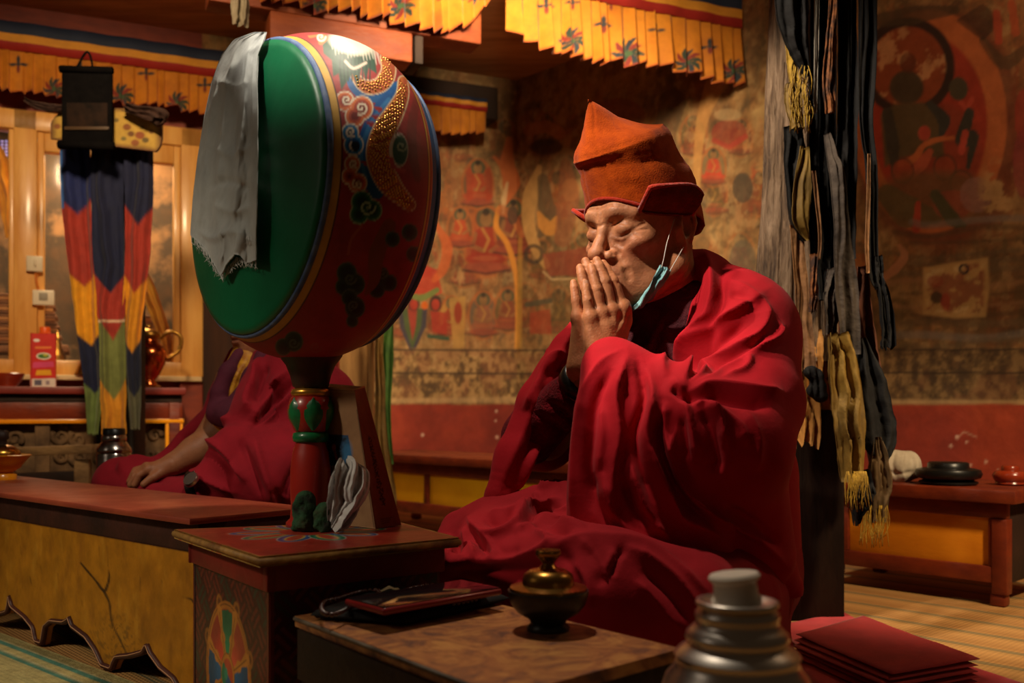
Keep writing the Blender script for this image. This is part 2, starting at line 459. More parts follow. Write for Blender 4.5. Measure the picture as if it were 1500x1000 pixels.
# --- floor : woven striped matting
def floor_mat():
    m = bpy.data.materials.new('matting'); m.use_nodes = True; nt = m.node_tree; N = nt.nodes; Lk = nt.links; bs = N['Principled BSDF']
    tc = N.new('ShaderNodeTexCoord'); mp = N.new('ShaderNodeMapping'); mp.vector_type = 'POINT'
    mp.inputs['Rotation'].default_value = (0, 0, -math.atan2(B2[1], B2[0])); Lk.new(tc.outputs['Object'], mp.inputs['Vector'])
    sp = N.new('ShaderNodeSeparateXYZ'); Lk.new(mp.outputs[0], sp.inputs[0])
    def M(op, a, b=None):
        n = N.new('ShaderNodeMath'); n.operation = op
        for i, v in enumerate((a, b)):
            if v is None: continue
            if isinstance(v, (int, float)): n.inputs[i].default_value = v
            else: Lk.new(v, n.inputs[i])
        return n.outputs[0]
    nz = N.new('ShaderNodeTexNoise'); nz.inputs['Scale'].default_value = 9; nz.inputs['Detail'].default_value = 6; Lk.new(mp.outputs[0], nz.inputs['Vector'])
    b = M('ADD', sp.outputs[0], M('MULTIPLY', nz.outputs['Fac'], .012))
    fr = M('FRACT', M('MULTIPLY', b, 1/.118))
    rp = N.new('ShaderNodeValToRGB'); Lk.new(fr, rp.inputs[0]); cr = rp.color_ramp
    cr.elements[0].position = 0; cr.elements[0].color = lin((172, 122, 62)); cr.elements[1].position = 1; cr.elements[1].color = lin((172, 122, 62))
    for p, c in ((.08, (160, 112, 55)), (.55, (184, 134, 72)), (.76, (160, 120, 62)), (.80, (92, 88, 62)), (.86, (150, 118, 66)), (.90, (96, 90, 64)), (.94, (170, 122, 62))):
        e = cr.elements.new(p); e.color = lin(c)
    w1 = N.new('ShaderNodeTexWave'); w1.bands_direction = 'X'; w1.inputs['Scale'].default_value = 42; w1.inputs['Distortion'].default_value = .6; Lk.new(mp.outputs[0], w1.inputs['Vector'])
    w2 = N.new('ShaderNodeTexWave'); w2.bands_direction = 'Y'; w2.inputs['Scale'].default_value = 30; w2.inputs['Distortion'].default_value = .6; Lk.new(mp.outputs[0], w2.inputs['Vector'])
    wv = M('MULTIPLY', w1.outputs['Fac'], w2.outputs['Fac'])
    mx = N.new('ShaderNodeMix'); mx.data_type = 'RGBA'; mx.blend_type = 'MULTIPLY'; mx.inputs['Factor'].default_value = .55
    Lk.new(rp.outputs[0], mx.inputs['A'])
    r2 = N.new('ShaderNodeValToRGB'); r2.color_ramp.elements[0].color = (.45, .4, .34, 1); r2.color_ramp.elements[1].color = (1, 1, 1, 1); r2.color_ramp.elements[1].position = .6
    Lk.new(M('ADD', M('MULTIPLY', wv, .5), M('MULTIPLY', nz.outputs['Fac'], .5)), r2.inputs[0]); Lk.new(r2.outputs[0], mx.inputs['B'])
    Lk.new(mx.outputs['Result'], bs.inputs['Base Color']); bs.inputs['Roughness'].default_value = .85
    bp = N.new('ShaderNodeBump'); bp.inputs['Strength'].default_value = .5; bp.inputs['Distance'].default_value = .004; Lk.new(wv, bp.inputs['Height']); Lk.new(bp.outputs[0], bs.inputs['Normal'])
    return m
M_floor = floor_mat()
MB().box((-4.5, -1.2, -.06), (8, 0, 0), (0, 8, 0), (0, 0, .06)).build('floor', M_floor, smooth=False)['kind'] = 'structure'
M_ceil = mat('ceiling_boards', (150, 98, 58), (184, 126, 78), rough=.85, scale=3, stretch=(1, 6, 1), bump=.3, bscale=30)
MB().box((-4.5, 1.9, ZC), (8, 0, 0), (0, 4.5, 0), (0, 0, .05)).build('ceiling', M_ceil, smooth=False)['kind'] = 'structure'

# --- the murals
PLASTER = (168, 124, 74)
def deity(p, x, y, s, robe, halo, skin=(150, 105, 62), a=.9, aur=(172, 96, 48)):
    w = 2.0
    p.ell(x, y, 26*s, 40*s, aur, a=a*.8, w=w); p.ell(x, y+1*s, 22*s, 35*s, halo, a=a, w=w)
    p.ring(x, y-26*s, 13*s, 13*s, 2.2*s, aur, a=a, w=w)
    p.ell(x, y-26*s, 11*s, 12*s, (84, 84, 58), a=a, w=w)
    p.ell(x, y-25*s, 6.5*s, 8*s, skin, a=a, w=w); p.ell(x, y-33*s, 4*s, 4*s, (50, 40, 34), a=a, w=w)
    p.poly([(x-13*s, y-10*s), (x-6*s, y-17*s), (x+6*s, y-17*s), (x+13*s, y-10*s), (x+17*s, y+16*s), (x-17*s, y+16*s)], robe, a=a, w=w)
    p.line([(x-12*s, y-9*s), (x-15*s, y+4*s), (x-3*s, y+9*s)], 2.6*s, skin, a=a*.8, w=w); p.line([(x+12*s, y-9*s), (x+16*s, y+2*s), (x+5*s, y+10*s)], 2.6*s, skin, a=a*.8, w=w)
    p.line([(x-4*s, y-15*s), (x+3*s, y-3*s), (x-2*s, y+9*s)], 1.6*s, (190, 140, 70), a=a*.7, w=w)
    p.ell(x, y+18*s, 23*s, 7*s, robe, a=a, w=w); p.ell(x, y+17*s, 14*s, 3*s, (170, 90, 56), a=a*.7, w=w)
    p.ell(x, y+27*s, 25*s, 6*s, (150, 72, 50), a=a, w=w); p.line([(x-25*s, y+30*s), (x, y+34*s), (x+25*s, y+30*s)], 1.4*s, (60, 44, 36), a=a*.8, w=w)
def paint_mural(V, left):
    px, py = proj(V); p = Paint(px, py, PLASTER); x, y = p.x, p.y
    a = V[:, 0]*A2[0]+V[:, 1]*A2[1] if not left else V[:, 0]*W2[0]+V[:, 1]*W2[1]+3.3
    z = V[:, 2]
    n1 = vnoise(a*3.1+4, z*3.1+2, 1); n2 = vnoise(a*9+1, z*9+7, 2); n3 = vnoise(a*26, z*26, 3); n4 = vnoise(a*5+20, z*2.2+3, 4)
    p.mix((n1-.42)*3, (112, 84, 54)); p.mix((n4-.5)*3, (150, 84, 48)); p.mix((.42-n4)*3, (92, 82, 54)); p.mix((n2-.56)*5*.7, (186, 146, 92)); p.mix((.40-n2)*5*.8, (74, 58, 42))
    RED, ORG, GRN, DRK, OCH, PLE = (150, 52, 34), (186, 98, 42), (84, 96, 52), (58, 44, 34), (186, 140, 72), (214, 178, 124)
    r = np.random.default_rng(11)
    # rows of small painted figures all over
    for row, yy in enumerate((205, 290, 380, 462)):
        for k in range(0, 17):
            xx = 560+k*58+(row % 2)*28+r.uniform(-9, 9)
            if xx > 1270: continue
            deity(p, xx, yy+r.uniform(-9, 9), r.uniform(.72, 1.0), [RED, ORG, (134, 66, 40), (108, 88, 50)][r.integers(4)], [(120, 62, 40), (96, 84, 52), (140, 78, 42)][r.integers(3)], a=r.uniform(.35, .85))
    # robes, leaves and ornament crowded between the figures
    for k in range(420):
        xx, yy, s_ = r.uniform(548, 1280), r.uniform(150, 505), r.uniform(.6, 1.5); cc = [(166, 70, 40), (196, 124, 66), (92, 92, 58), (70, 58, 44), (206, 164, 104), (128, 84, 48), (78, 84, 76)][r.integers(7)]; al = r.uniform(.15, .55); b_ = r.uniform(-.5, .5)
        p.line([(xx, yy-9*s_), (xx+b_*14*s_, yy), (xx+b_*4*s_, yy+11*s_)], [1.2*s_, r.uniform(1.5, 4.5)*s_, .8*s_], cc, a=al, n=3, w=2)
    for k in range(160):
        xx, yy = r.uniform(1285, 1510), r.uniform(0, 380); cc = [(150, 62, 38), (176, 104, 56), (80, 76, 50), (60, 48, 38), (190, 146, 92)][r.integers(5)]; b_ = r.uniform(-1, 1)
        p.line([(xx, yy-10), (xx+b_*14, yy), (xx+b_*5, yy+12)], [1.5, r.uniform(2, 5), 1], cc, a=r.uniform(.15, .5), n=3, w=2)
    p.mix(np.clip((n3-.58)*6, 0, .30), (206, 168, 112)); p.mix(np.clip((.40-n3)*6, 0, .35), (66, 54, 38)); n6 = vnoise(a*60+5, z*14, 14); p.mix(np.clip((n6-.5)*4, 0, .28), (110, 92, 58)); p.mix(np.clip((.45-n6)*4, 0, .25), (150, 104, 60))
    # larger figures between drum and monk
    deity(p, 712, 355, 1.35, RED, (158, 72, 44), a=.85); deity(p, 674, 335, .8, (178, 74, 40), (120, 80, 48)); deity(p, 700, 270, .95, (170, 70, 40), (104, 84, 56)); deity(p, 752, 335, 1.15, (128, 60, 40), (84, 66, 48), a=.9)
    deity(p, 708, 462, .9, (150, 90, 60), (96, 90, 72), a=.8); deity(p, 744, 455, .85, (140, 66, 44), (92, 86, 52), a=.75); deity(p, 662, 465, .8, RED, (190, 140, 70)); deity(p, 1045, 245, .75, (196, 62, 40), (120, 108, 72), a=.8)
    for q in (690, 718): p.poly([(q-8, 250), (q-1, 243), (q+4, 262), (q+3, 292), (q-6, 296)], (164, 66, 38), a=.8)
    # standing beings, scarves, flames
    p.line([(746, 205), (743, 240), (749, 268), (740, 298)], [5, 11, 13, 3], (192, 104, 54), n=6); p.line([(724, 230), (736, 244), (742, 252)], [2, 4, 5], (192, 104, 54)); p.line([(743, 268), (738, 292), (737, 312)], [2, 4, 2], PLE, a=.8)
    p.line([(790, 245), (778, 285), (774, 325), (784, 362), (800, 388)], [4, 12, 9, 8, 6], (200, 152, 88), n=6, a=.9); p.line([(795, 262), (800, 300), (806, 320), (790, 345)], [8, 12, 15, 4], (104, 84, 58), n=6, a=.8)
    p.line([(789, 312), (797, 328), (806, 335), (815, 318)], [3, 9, 10, 2], (206, 140, 66), n=6); p.ring(782, 372, 12, 12, 6, (70, 58, 48), a=.8); p.ell(836, 278, 13, 17, (196, 134, 76), a=.85); p.line([(829, 240), (832, 290), (824, 350)], [8, 17, 12], (158, 92, 58), a=.6, n=6)
    p.poly([(795, 372), (860, 362), (872, 380), (866, 402), (806, 404), (798, 392)], (150, 70, 50), a=.75); p.line([(796, 398), (808, 409), (860, 408)], 1.6, PLE, a=.7)
    p.line([(730, 305), (727, 332), (742, 355), (752, 385), (757, 420), (758, 470), (757, 520)], [3, 4, 4, 4, 3, 3, 4], (212, 138, 52), n=6, a=.9); p.line([(762, 350), (760, 520)], [3, 5], (194, 146, 66), a=.6)
    p.line([(735, 308), (752, 318), (764, 345)], [8, 6, 4], (186, 104, 56), a=.7, n=5); p.ell(751, 315, 8, 14, (66, 54, 44), a=.8)
    # throne with green and blue at the left end
    p.poly([(575, 425), (600, 380), (640, 395), (648, 428), (625, 440)], (190, 58, 40), a=.85); p.line([(640, 330), (655, 362), (648, 395), (636, 410)], [4, 8, 7, 4], (206, 98, 48), n=6, a=.8)
    for dx, cc, dd in ((0, (56, 58, 72), 0), (0, GRN, 7), (0, (168, 60, 48), 15)):
        p.poly([(582+dd, 452), (626-dd, 452), (624-dd, 478), (604, 522-dd*1.6), (586+dd, 480)], cc, a=.9)
    p.ell(606, 444, 9, 11, (58, 44, 40), a=.9); p.ell(606, 446, 6, 8, (176, 62, 44)); p.ell(638, 444, 9, 12, (58, 44, 40), a=.9); p.ell(638, 446, 6, 8, (176, 62, 44)); p.line([(595, 430), (618, 436), (640, 425)], [3, 5, 4], (120, 128, 66), n=5); p.ell(622, 447, 5, 6, (214, 104, 34))
    p.poly([(630, 455), (655, 458), (655, 490), (634, 486)], (170, 56, 40), a=.85); p.line([(628, 492), (656, 496)], 3, (70, 86, 62)); p.poly([(658, 436), (682, 434), (680, 510), (664, 512)], OCH, a=.8); p.ell(671, 458, 6, 16, (160, 66, 40))
    p.poly([(776, 458), (806, 452), (808, 490), (776, 488)], (170, 70, 46), a=.7); p.line([(772, 446), (806, 440)], 4, (86, 84, 64), a=.8)
    # flaking pale plaster near the top and long pale runs
    p.mix(np.clip((n2-.45)*6, 0, 1)*p.cov(p.d_ell(1095, 135, 60, 42), 30), (206, 168, 108)); p.line([(1046, 128), (1030, 170), (1022, 230), (1021, 290)], [14, 9, 6, 4], (196, 142, 78), n=6, a=.75)
    p.ell(1068, 195, 26, 20, (142, 54, 40), a=.7); p.line([(1046, 206), (1068, 216), (1092, 200)], 4, (170, 66, 48), a=.8); p.ell(1088, 275, 15, 22, (70, 62, 50), a=.8); p.ell(1066, 168, 20, 9, PLE, a=.4)
    p.line([(985, 150), (975, 200), (990, 240)], [20, 15, 10], (84, 64, 46), a=.6, n=5); p.ell(905, 170, 40, 26, (130, 62, 40), a=.5); p.ell(800, 215, 24, 12, (60, 48, 40), a=.75); p.line([(775, 190), (800, 185), (820, 195)], 9, (192, 120, 70), a=.6)
    p.ell(1000, 340, 40, 60, (140, 104, 62), a=.5); p.ell(1088, 385, 20, 34, (92, 88, 74), a=.6)
    # the great seated figure on the right
    p.ell(1372, 185, 128, 180, (120, 58, 38), a=.75, w=16)
    p.ring(1362, 178, 98, 142, 30, (190, 106, 58), a=.95, w=3); p.ell(1362, 182, 84, 128, (166, 58, 38), a=.9, w=4); p.ell(1375, 225, 62, 75, (140, 66, 44), a=.6, w=8)
    p.ell(1330, 100, 62, 66, (150, 74, 42), w=3); p.mix(np.clip((n3-.5)*7, 0, .85)*p.cov(p.d_ell(1330, 100, 60, 64), 6), (206, 150, 100)); p.ring(1330, 98, 62, 66, 13, (60, 42, 34), w=3)
    p.ell(1328, 128, 25, 25, (82, 66, 46), w=4); p.ell(1330, 92, 12, 15, (96, 52, 34), a=.7); p.poly([(1290, 168), (1312, 152), (1352, 150), (1378, 170), (1384, 235), (1350, 225), (1318, 232), (1296, 245)], (96, 78, 50), w=5)
    p.line([(1362, 152), (1382, 175), (1378, 200)], [5, 10, 3], (64, 62, 54), n=5); p.line([(1300, 165), (1308, 215), (1310, 255)], [8, 10, 3], (70, 62, 50), n=5)
    p.ell(1354, 195, 9, 11, (186, 78, 58)); p.line([(1318, 240), (1340, 232), (1352, 214), (1372, 205), (1396, 202)], [4, 6, 4, 4, 3], (196, 108, 60), n=5); p.line([(1330, 262), (1350, 240), (1362, 222)], [5, 9, 5], (186, 92, 62), n=5)
    for q, w_ in ((1322, 250), (1384, 245), (1408, 268)): p.ell(q, w_, 15, 17, (158, 72, 44), a=.8); p.ring(q, w_, 16, 18, 3, (84, 60, 44), a=.7)
    p.ell(1404, 130, 14, 17, (84, 74, 54)); p.line([(1408, 150), (1416, 160), (1424, 145)], 3.5, (186, 76, 54)); p.line([(1420, 165), (1410, 205), (1426, 200), (1418, 245)], [7, 11, 8, 3], (66, 62, 52), n=6); p.line([(1414, 195), (1408, 222)], 5, (190, 78, 58))
    p.ell(1370, 290, 95, 40, (112, 82, 50), a=.8, w=14); p.line([(1300, 285), (1330, 310), (1370, 318)], [15, 24, 10], (96, 84, 52), n=6, a=.8); p.line([(1345, 298), (1342, 335)], [4, 6], (176, 70, 46)); p.ell(1395, 300, 28, 22, (150, 76, 52), a=.8); p.line([(1370, 285), (1395, 320), (1412, 330)], [8, 11, 4], (84, 78, 50), n=5)
    p.ell(1430, 285, 24, 26, (150, 106, 92), a=.7); p.mix(np.clip((n3-.48)*8, 0, .8)*p.cov(p.d_ell(1462, 282, 26, 45), 14), (190, 150, 96))
    p.line([(1290, 30), (1340, 22), (1400, 14)], [10, 14, 6], (84, 66, 46), n=5, a=.8); p.line([(1440, 60), (1470, 92), (1500, 75)], [6, 10, 8], (84, 66, 44), n=5, a=.7); p.poly([(1400, 30), (1440, 5), (1470, 30), (1440, 60)], (70, 50, 36), a=.7); p.line([(1460, 20), (1463, 60)], 6, (170, 74, 46)); p.line([(1482, 5), (1488, 48)], 6, (176, 86, 50)); p.ell(1500, 170, 14, 40, (160, 60, 44), a=.8); p.ell(1498, 240, 14, 50, (150, 64, 60), a=.7)
    # clouds, water, the framed patch
    for k in range(16):
        yy = 325+k*15; p.line([(1290+r.uniform(0, 50), yy), (1360, yy+r.uniform(-8, 8)), (1440, yy+r.uniform(-8, 8)), (1520, yy-6)], r.uniform(2, 6), [(110, 92, 66), (132, 122, 110), (90, 70, 48), (168, 124, 84)][r.integers(4)], a=.55, n=5, w=4)
    p.line([(1290, 410), (1310, 395), (1325, 375), (1318, 360)], [4, 7, 6, 3], (190, 130, 90), n=6, a=.8)
    p.poly([(1352, 392), (1400, 384), (1447, 377), (1449, 420), (1444, 464), (1400, 466), (1352, 460)], (196, 158, 98), w=4); 
    q = p.cov(p.d_poly([(1356, 396), (1443, 383), (1440, 460), (1356, 456)]), 6); p.mix(q*np.clip((n3-.5)*8, 0, .8), (150, 84, 60)); p.mix(q*np.clip((.42-n3)*8, 0, .6), (226, 196, 140)); p.ring(1412, 394, 6, 6, 3.5, (70, 58, 56)); p.ell(1372, 436, 9, 9, (70, 64, 48), a=.8); p.ell(1385, 442, 7, 13, (170, 64, 50), a=.7); p.ell(1370, 412, 12, 9, (166, 84, 60), a=.7)
    # inscription band
    band = p.cov(np.maximum(508-y+6*n2, y-592), 8); p.mix(band*.75, (136, 104, 62)); n5 = vnoise(a*48, z*40, 8); p.mix(band*np.clip((n5-.5)*6, 0, .7), (190, 150, 96)); p.mix(band*np.clip((.47-n5)*6, 0, .75), (84, 62, 44)); p.mix(band*np.clip((n2-.5)*4, 0, .4), (150, 92, 60))
    for yy in (512, 546): p.line([(530, yy), (760, yy+1), (1100, yy), (1520, yy)], 1.4, (66, 50, 36), a=.85)
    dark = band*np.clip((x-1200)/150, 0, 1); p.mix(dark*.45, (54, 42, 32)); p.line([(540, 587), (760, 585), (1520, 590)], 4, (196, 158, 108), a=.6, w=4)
    # red dado
    d = np.clip((y+5*(n2-.5)-592)/3+.5, 0, 1); c = np.tile(srgb((146, 52, 34)), (len(x), 1))
    p.mix(d, c.astype(f32)); p.mix(d*np.clip((n1-.45)*3, 0, .7), (176, 72, 42)); p.mix(d*np.clip((.45-n1)*3, 0, .6), (112, 40, 32))
    for q, w_, s in ((727, 602, 2), (728, 640, 2.4), (619, 637, 2.4), (726, 616, 1.5), (1402, 640, 3), (1393, 653, 2.5), (1416, 647, 2), (1444, 676, 2.5), (1421, 681, 2.5), (1462, 689, 2)): p.ell(q, w_, s, s*1.1, (214, 170, 146), a=.8)
    p.line([(1404, 640), (1412, 632), (1430, 640)], 1.2, (190, 140, 116), a=.7)
    return p.c
M_mural = mat('mural_plaster', (225, 225, 225), (255, 255, 255), rough=.8, scale=14, vcol=True, bump=.35, bscale=24)
def wall_patch(name, px0, px1, z0, z1, plane, nu, nv, left):
    lo = plane(px0, HZ)[:2]; hi = plane(px1, HZ)[:2]
    u = np.linspace(0, 1, nu); z = np.linspace(z0, z1, nv)
    xy = lo[None]*(1-u)[:, None]+hi[None]*u[:, None]
    V = np.zeros((nu, nv, 3)); V[:, :, :2] = xy[:, None]; V[:, :, 2] = z[None]; V = V.reshape(-1, 3)
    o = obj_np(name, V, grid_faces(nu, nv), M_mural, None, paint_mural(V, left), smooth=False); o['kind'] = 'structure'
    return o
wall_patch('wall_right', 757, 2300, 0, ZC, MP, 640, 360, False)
wall_patch('wall_left', 296, 757, 0, ZC, WP, 300, 360, True)

# --- the window wall: plinth, lintel, timber window
M_wallred = mat('red_painted_timber', (140, 58, 36), (112, 44, 30), rough=.55, scale=6, stretch=(1, 1, 4), bump=.15)
M_pine = mat('varnished_pine', (228, 172, 92), (206, 140, 62), rough=.38, scale=5, stretch=(3, 3, .5), bump=.12, bscale=20, coat=.2)
M_white = mat('chalky_sill', (190, 160, 110), (214, 190, 144), rough=.7, scale=12, bump=.2)
def wbox(mb, px0, px1, z0, z1, off0, off1, bev=.004):
    a = WP(px0, HZ, off0); b = WP(px1, HZ, off0); d = (WP(px0, HZ, off1)-a)
    # depth vector along the wall normal
    dv = np.array([NW[0], NW[1], 0])*(off1-off0)
    mb.box((a[0], a[1], z0), (b-a)*np.array([1, 1, 0]), dv, (0, 0, z1-z0), bev); return mb
ZS = .60
m = MB(); wbox(m, -160, 296, 0, ZS, -.10, 0, 0); m.build('trim_1', M_wallred, smooth=False)['kind'] = 'structure'
m = MB(); wbox(m, -160, 296, 1.72, ZC, -.10, 0, 0); m.build('trim_2', M_wallred, smooth=False)['kind'] = 'structure'
m = MB(); wbox(m, -160, 292, ZS, ZS+.022, -.06, .07, .005); m.build('trim_3', M_white, smooth=False)['kind'] = 'structure'
m = MB(); wbox(m, -620, -160, 0, ZC, -.10, 0, 0); m.build('trim_7', M_wallred, smooth=False)['kind'] = 'structure'
win = thing('window_1', 'pine framed interior window with dark shelves behind its glass', 'window', WP(100, 540)); win['kind'] = 'structure'
fr = MB()
for x0, x1 in ((-160, -130), (22, 56), (263, 295)): wbox(fr, x0, x1, ZS+.022, 1.72, -.05, .035)
wbox(fr, -160, 295, ZS+.022, ZS+.085, -.045, .03); wbox(fr, -160, 295, 1.64, 1.72, -.05, .035)
fr.build('window_frame', M_pine, win, auto=40)
sa = MB()
wbox(sa, 56, 66, ZS+.085, 1.64, -.03, .02); wbox(sa, 253, 263, ZS+.085, 1.64, -.03, .02); wbox(sa, 66, 253, 1.56, 1.64, -.03, .02); wbox(sa, 14, 22, ZS+.085, 1.64, -.03, .02)
sa.build('window_sash', M_pine, win, auto=40)
M_glass = mat('window_glass', (120, 116, 106), rough=.06, spec=.7, alpha=.06)
g1 = MB(); wbox(g1, -130, 14, ZS+.085, 1.64, -.012, -.006, 0); g1.build('pane', M_glass, win, smooth=False)
g2 = MB(); wbox(g2, 66, 253, ZS+.085, 1.56, -.012, -.006, 0); g2.build('pane', M_glass, win, smooth=False)
# room behind the glass
M_back = mat('smoky_backroom', (84, 60, 38), (134, 98, 62), rough=.9, scale=5, bump=.2, c3=(62, 50, 36))
m = MB(); wbox(m, -260, 330, 0.3, ZC, -.75, -.7, 0); m.build('wall_back', M_back, smooth=False)['kind'] = 'structure'
M_post = mat('old_door_timber', (70, 42, 26), (46, 28, 20), rough=.8, scale=5, stretch=(2, 2, .4), bump=.3)
m = MB(); wbox(m, 296, 345, 0, 1.72, .0, .05, .004)
m.build('trim_4', M_post, smooth=False)['kind'] = 'structure'
m = MB(); wbox(m, 262, 296, 0, ZS, 0, .04, .004); m.build('trim_5', M_wallred, smooth=False)['kind'] = 'structure'
M_dkbeam = mat('dark_beam', (52, 36, 26), (34, 24, 18), rough=.8, scale=4, bump=.3)
m = MB(); wbox(m, 340, 715, 1.90, 2.06, .0, .14, .01); m.build('trim_6', M_dkbeam, smooth=False)['kind'] = 'structure'

# things behind the glass: stacked text bundles, yellow scarf, ornament, lights
M_pecha = mat('text_bundle_boards', (150, 104, 70), (112, 72, 48), rough=.7, scale=8, stretch=(1, 1, 6), bump=.3)
M_pecha2 = mat('text_bundle_cloth', (150, 96, 60), (190, 140, 88), rough=.85, scale=12, bump=.2)
def bundle(px0, px1, py0, py1, off, label, i):
    a = WP(px0, py0, off); b = WP(px1, py0, off); lo = WP(px0, py1, off)[2]; hi = a[2]
    t = thing('text_bundle', label, 'bundle', (a[0], a[1], lo), 'long text bundles stacked behind the window glass')
    u = (b-a)*np.array([1, 1, 0]); d = -np.array([NW[0], NW[1], 0])*.16; h = hi-lo
    MB().box((a[0], a[1], lo), u, d, (0, 0, h*.28), .004).build('board', M_pecha, t, auto=40)
    MB().box(a*np.array([1, 1, 0])+u*.02+np.array([0, 0, lo+h*.28]), u*.96, d*.94, (0, 0, h*.44), .008).build('pages', M_pecha2, t, auto=40)
    MB().box((a[0], a[1], lo+h*.72), u, d, (0, 0, h*.28), .004).build('board', M_pecha, t, auto=40)
names = ['topmost', 'second from the top', 'third from the top', 'fourth from the top', 'lowest']
for i in range(5): bundle(-30, 78-i*-3, 428+i*15, 442+i*15, -.18, 'long wooden board text bundle, %s of the stack behind the left window' % names[i], i)
for i in range(3): bundle(203, 238+i*4, 461+i*14, 474+i*14, -.2, 'long text bundle behind the right window pane, %s of that stack' % ['top', 'middle', 'bottom'][i], i)
MB().box(WP(-60, 505, -.17), (WP(100, 505, -.17)-WP(-60, 505, -.17)), -np.array([NW[0], NW[1], 0])*.3, (0, 0, -.03), .004).build('window_shelf', M_pecha, auto=40)
tag(bpy.data.objects['window_shelf'], 'wooden shelf behind the left window carrying stacked text bundles', 'shelf')
MB().box(WP(190, 502, -.17), (WP(262, 502, -.17)-WP(190, 502, -.17)), -np.array([NW[0], NW[1], 0])*.3, (0, 0, -.03), .004).build('window_shelf', M_pecha, auto=40)
tag(bpy.data.objects['window_shelf.001'], 'wooden shelf behind the right window pane by the copper jug', 'shelf')
M_yel = mat('yellow_silk', (226, 164, 22), (196, 128, 14), rough=.55, scale=14, sheen=.2, bump=.1)
o = cloth_strip('silk_scarf', [WP(-8, 215, -.08), WP(6, 260, -.1), WP(14, 310, -.1), WP(16, 348, -.1)], [.05, .09, .07, .04], M_yel, folds=2, amp=.012, across=(W2[0], W2[1], 0), seed=3)
tag(o, 'yellow silk scarf hanging behind the leftmost window pane', 'scarf')
o = cloth_strip('silk_scarf', [WP(196, 385, -.08), WP(212, 415, -.09), WP(230, 460, -.08), WP(244, 500, -.07), WP(248, 532, -.06)], [.06, .07, .06, .05, .03], M_yel, folds=2, amp=.01, across=(W2[0], W2[1], 0), seed=4)
tag(o, 'yellow silk scarf slanting behind the right window pane above the copper jug', 'scarf')
M_led = bpy.data.materials.new('string_lights'); M_led.use_nodes = True
b_ = M_led.node_tree.nodes['Principled BSDF']; b_.inputs['Base Color'].default_value = lin((120, 110, 150)); b_.inputs['Emission Color'].default_value = lin((170, 160, 235)); b_.inputs['Emission Strength'].default_value = .5
m = MB()
for i in range(6):
    for j in range(5): m.ball(WP(-9+i*6, 207+j*5, -.3), .0062, 8, 5)
t = thing('light_curtain', 'small grid of violet lights glowing behind the leftmost window pane', 'lights', WP(5, 215, -.3)); m.build('bulbs', M_led, t)
m = MB()
for j in range(5): m.tube([WP(-12, 207+j*5, -.3), WP(24, 207+j*5, -.3)], .001, 5)
m.build('wire', mat('thin_wire', (50, 45, 50)), t)

# --- pleated valances
M_val = mat('valance_cotton', (235, 235, 235), (255, 255, 255), rough=.75, scale=30, vcol=True, sheen=.1, bump=.1, bscale=120)
M_band = mat('valance_band', (255, 255, 255), (235, 235, 235), rough=.7, vcol=True, scale=20)
def vajra(p, x, y, s, c=(40, 42, 44)):
    p.ell(x, y-7*s, 2.6*s, 6*s, c); p.ell(x, y+7*s, 2.6*s, 6*s, (112, 40, 26)); p.ell(x-8*s, y, 6*s, 2.4*s, c); p.ell(x+8*s, y, 6*s, 2.4*s, c); p.ell(x, y, 3*s, 3*s, c)
def wheel(p, x, y, s):
    for k in range(10):
        a = k*math.tau/10; pts = [(x+s*(3+q*13)*math.cos(a+q*.7), y+s*(3+q*13)*math.sin(a+q*.7)*1.05) for q in (0, .33, .66, 1)]
        p.line(pts, [1.2*s, 2.2*s, 2.6*s, 1.2*s], [(36, 52, 40), (36, 46, 52), (120, 36, 26)][k % 3])
    p.ell(x, y, 3.5*s, 3.5*s, (60, 84, 50))
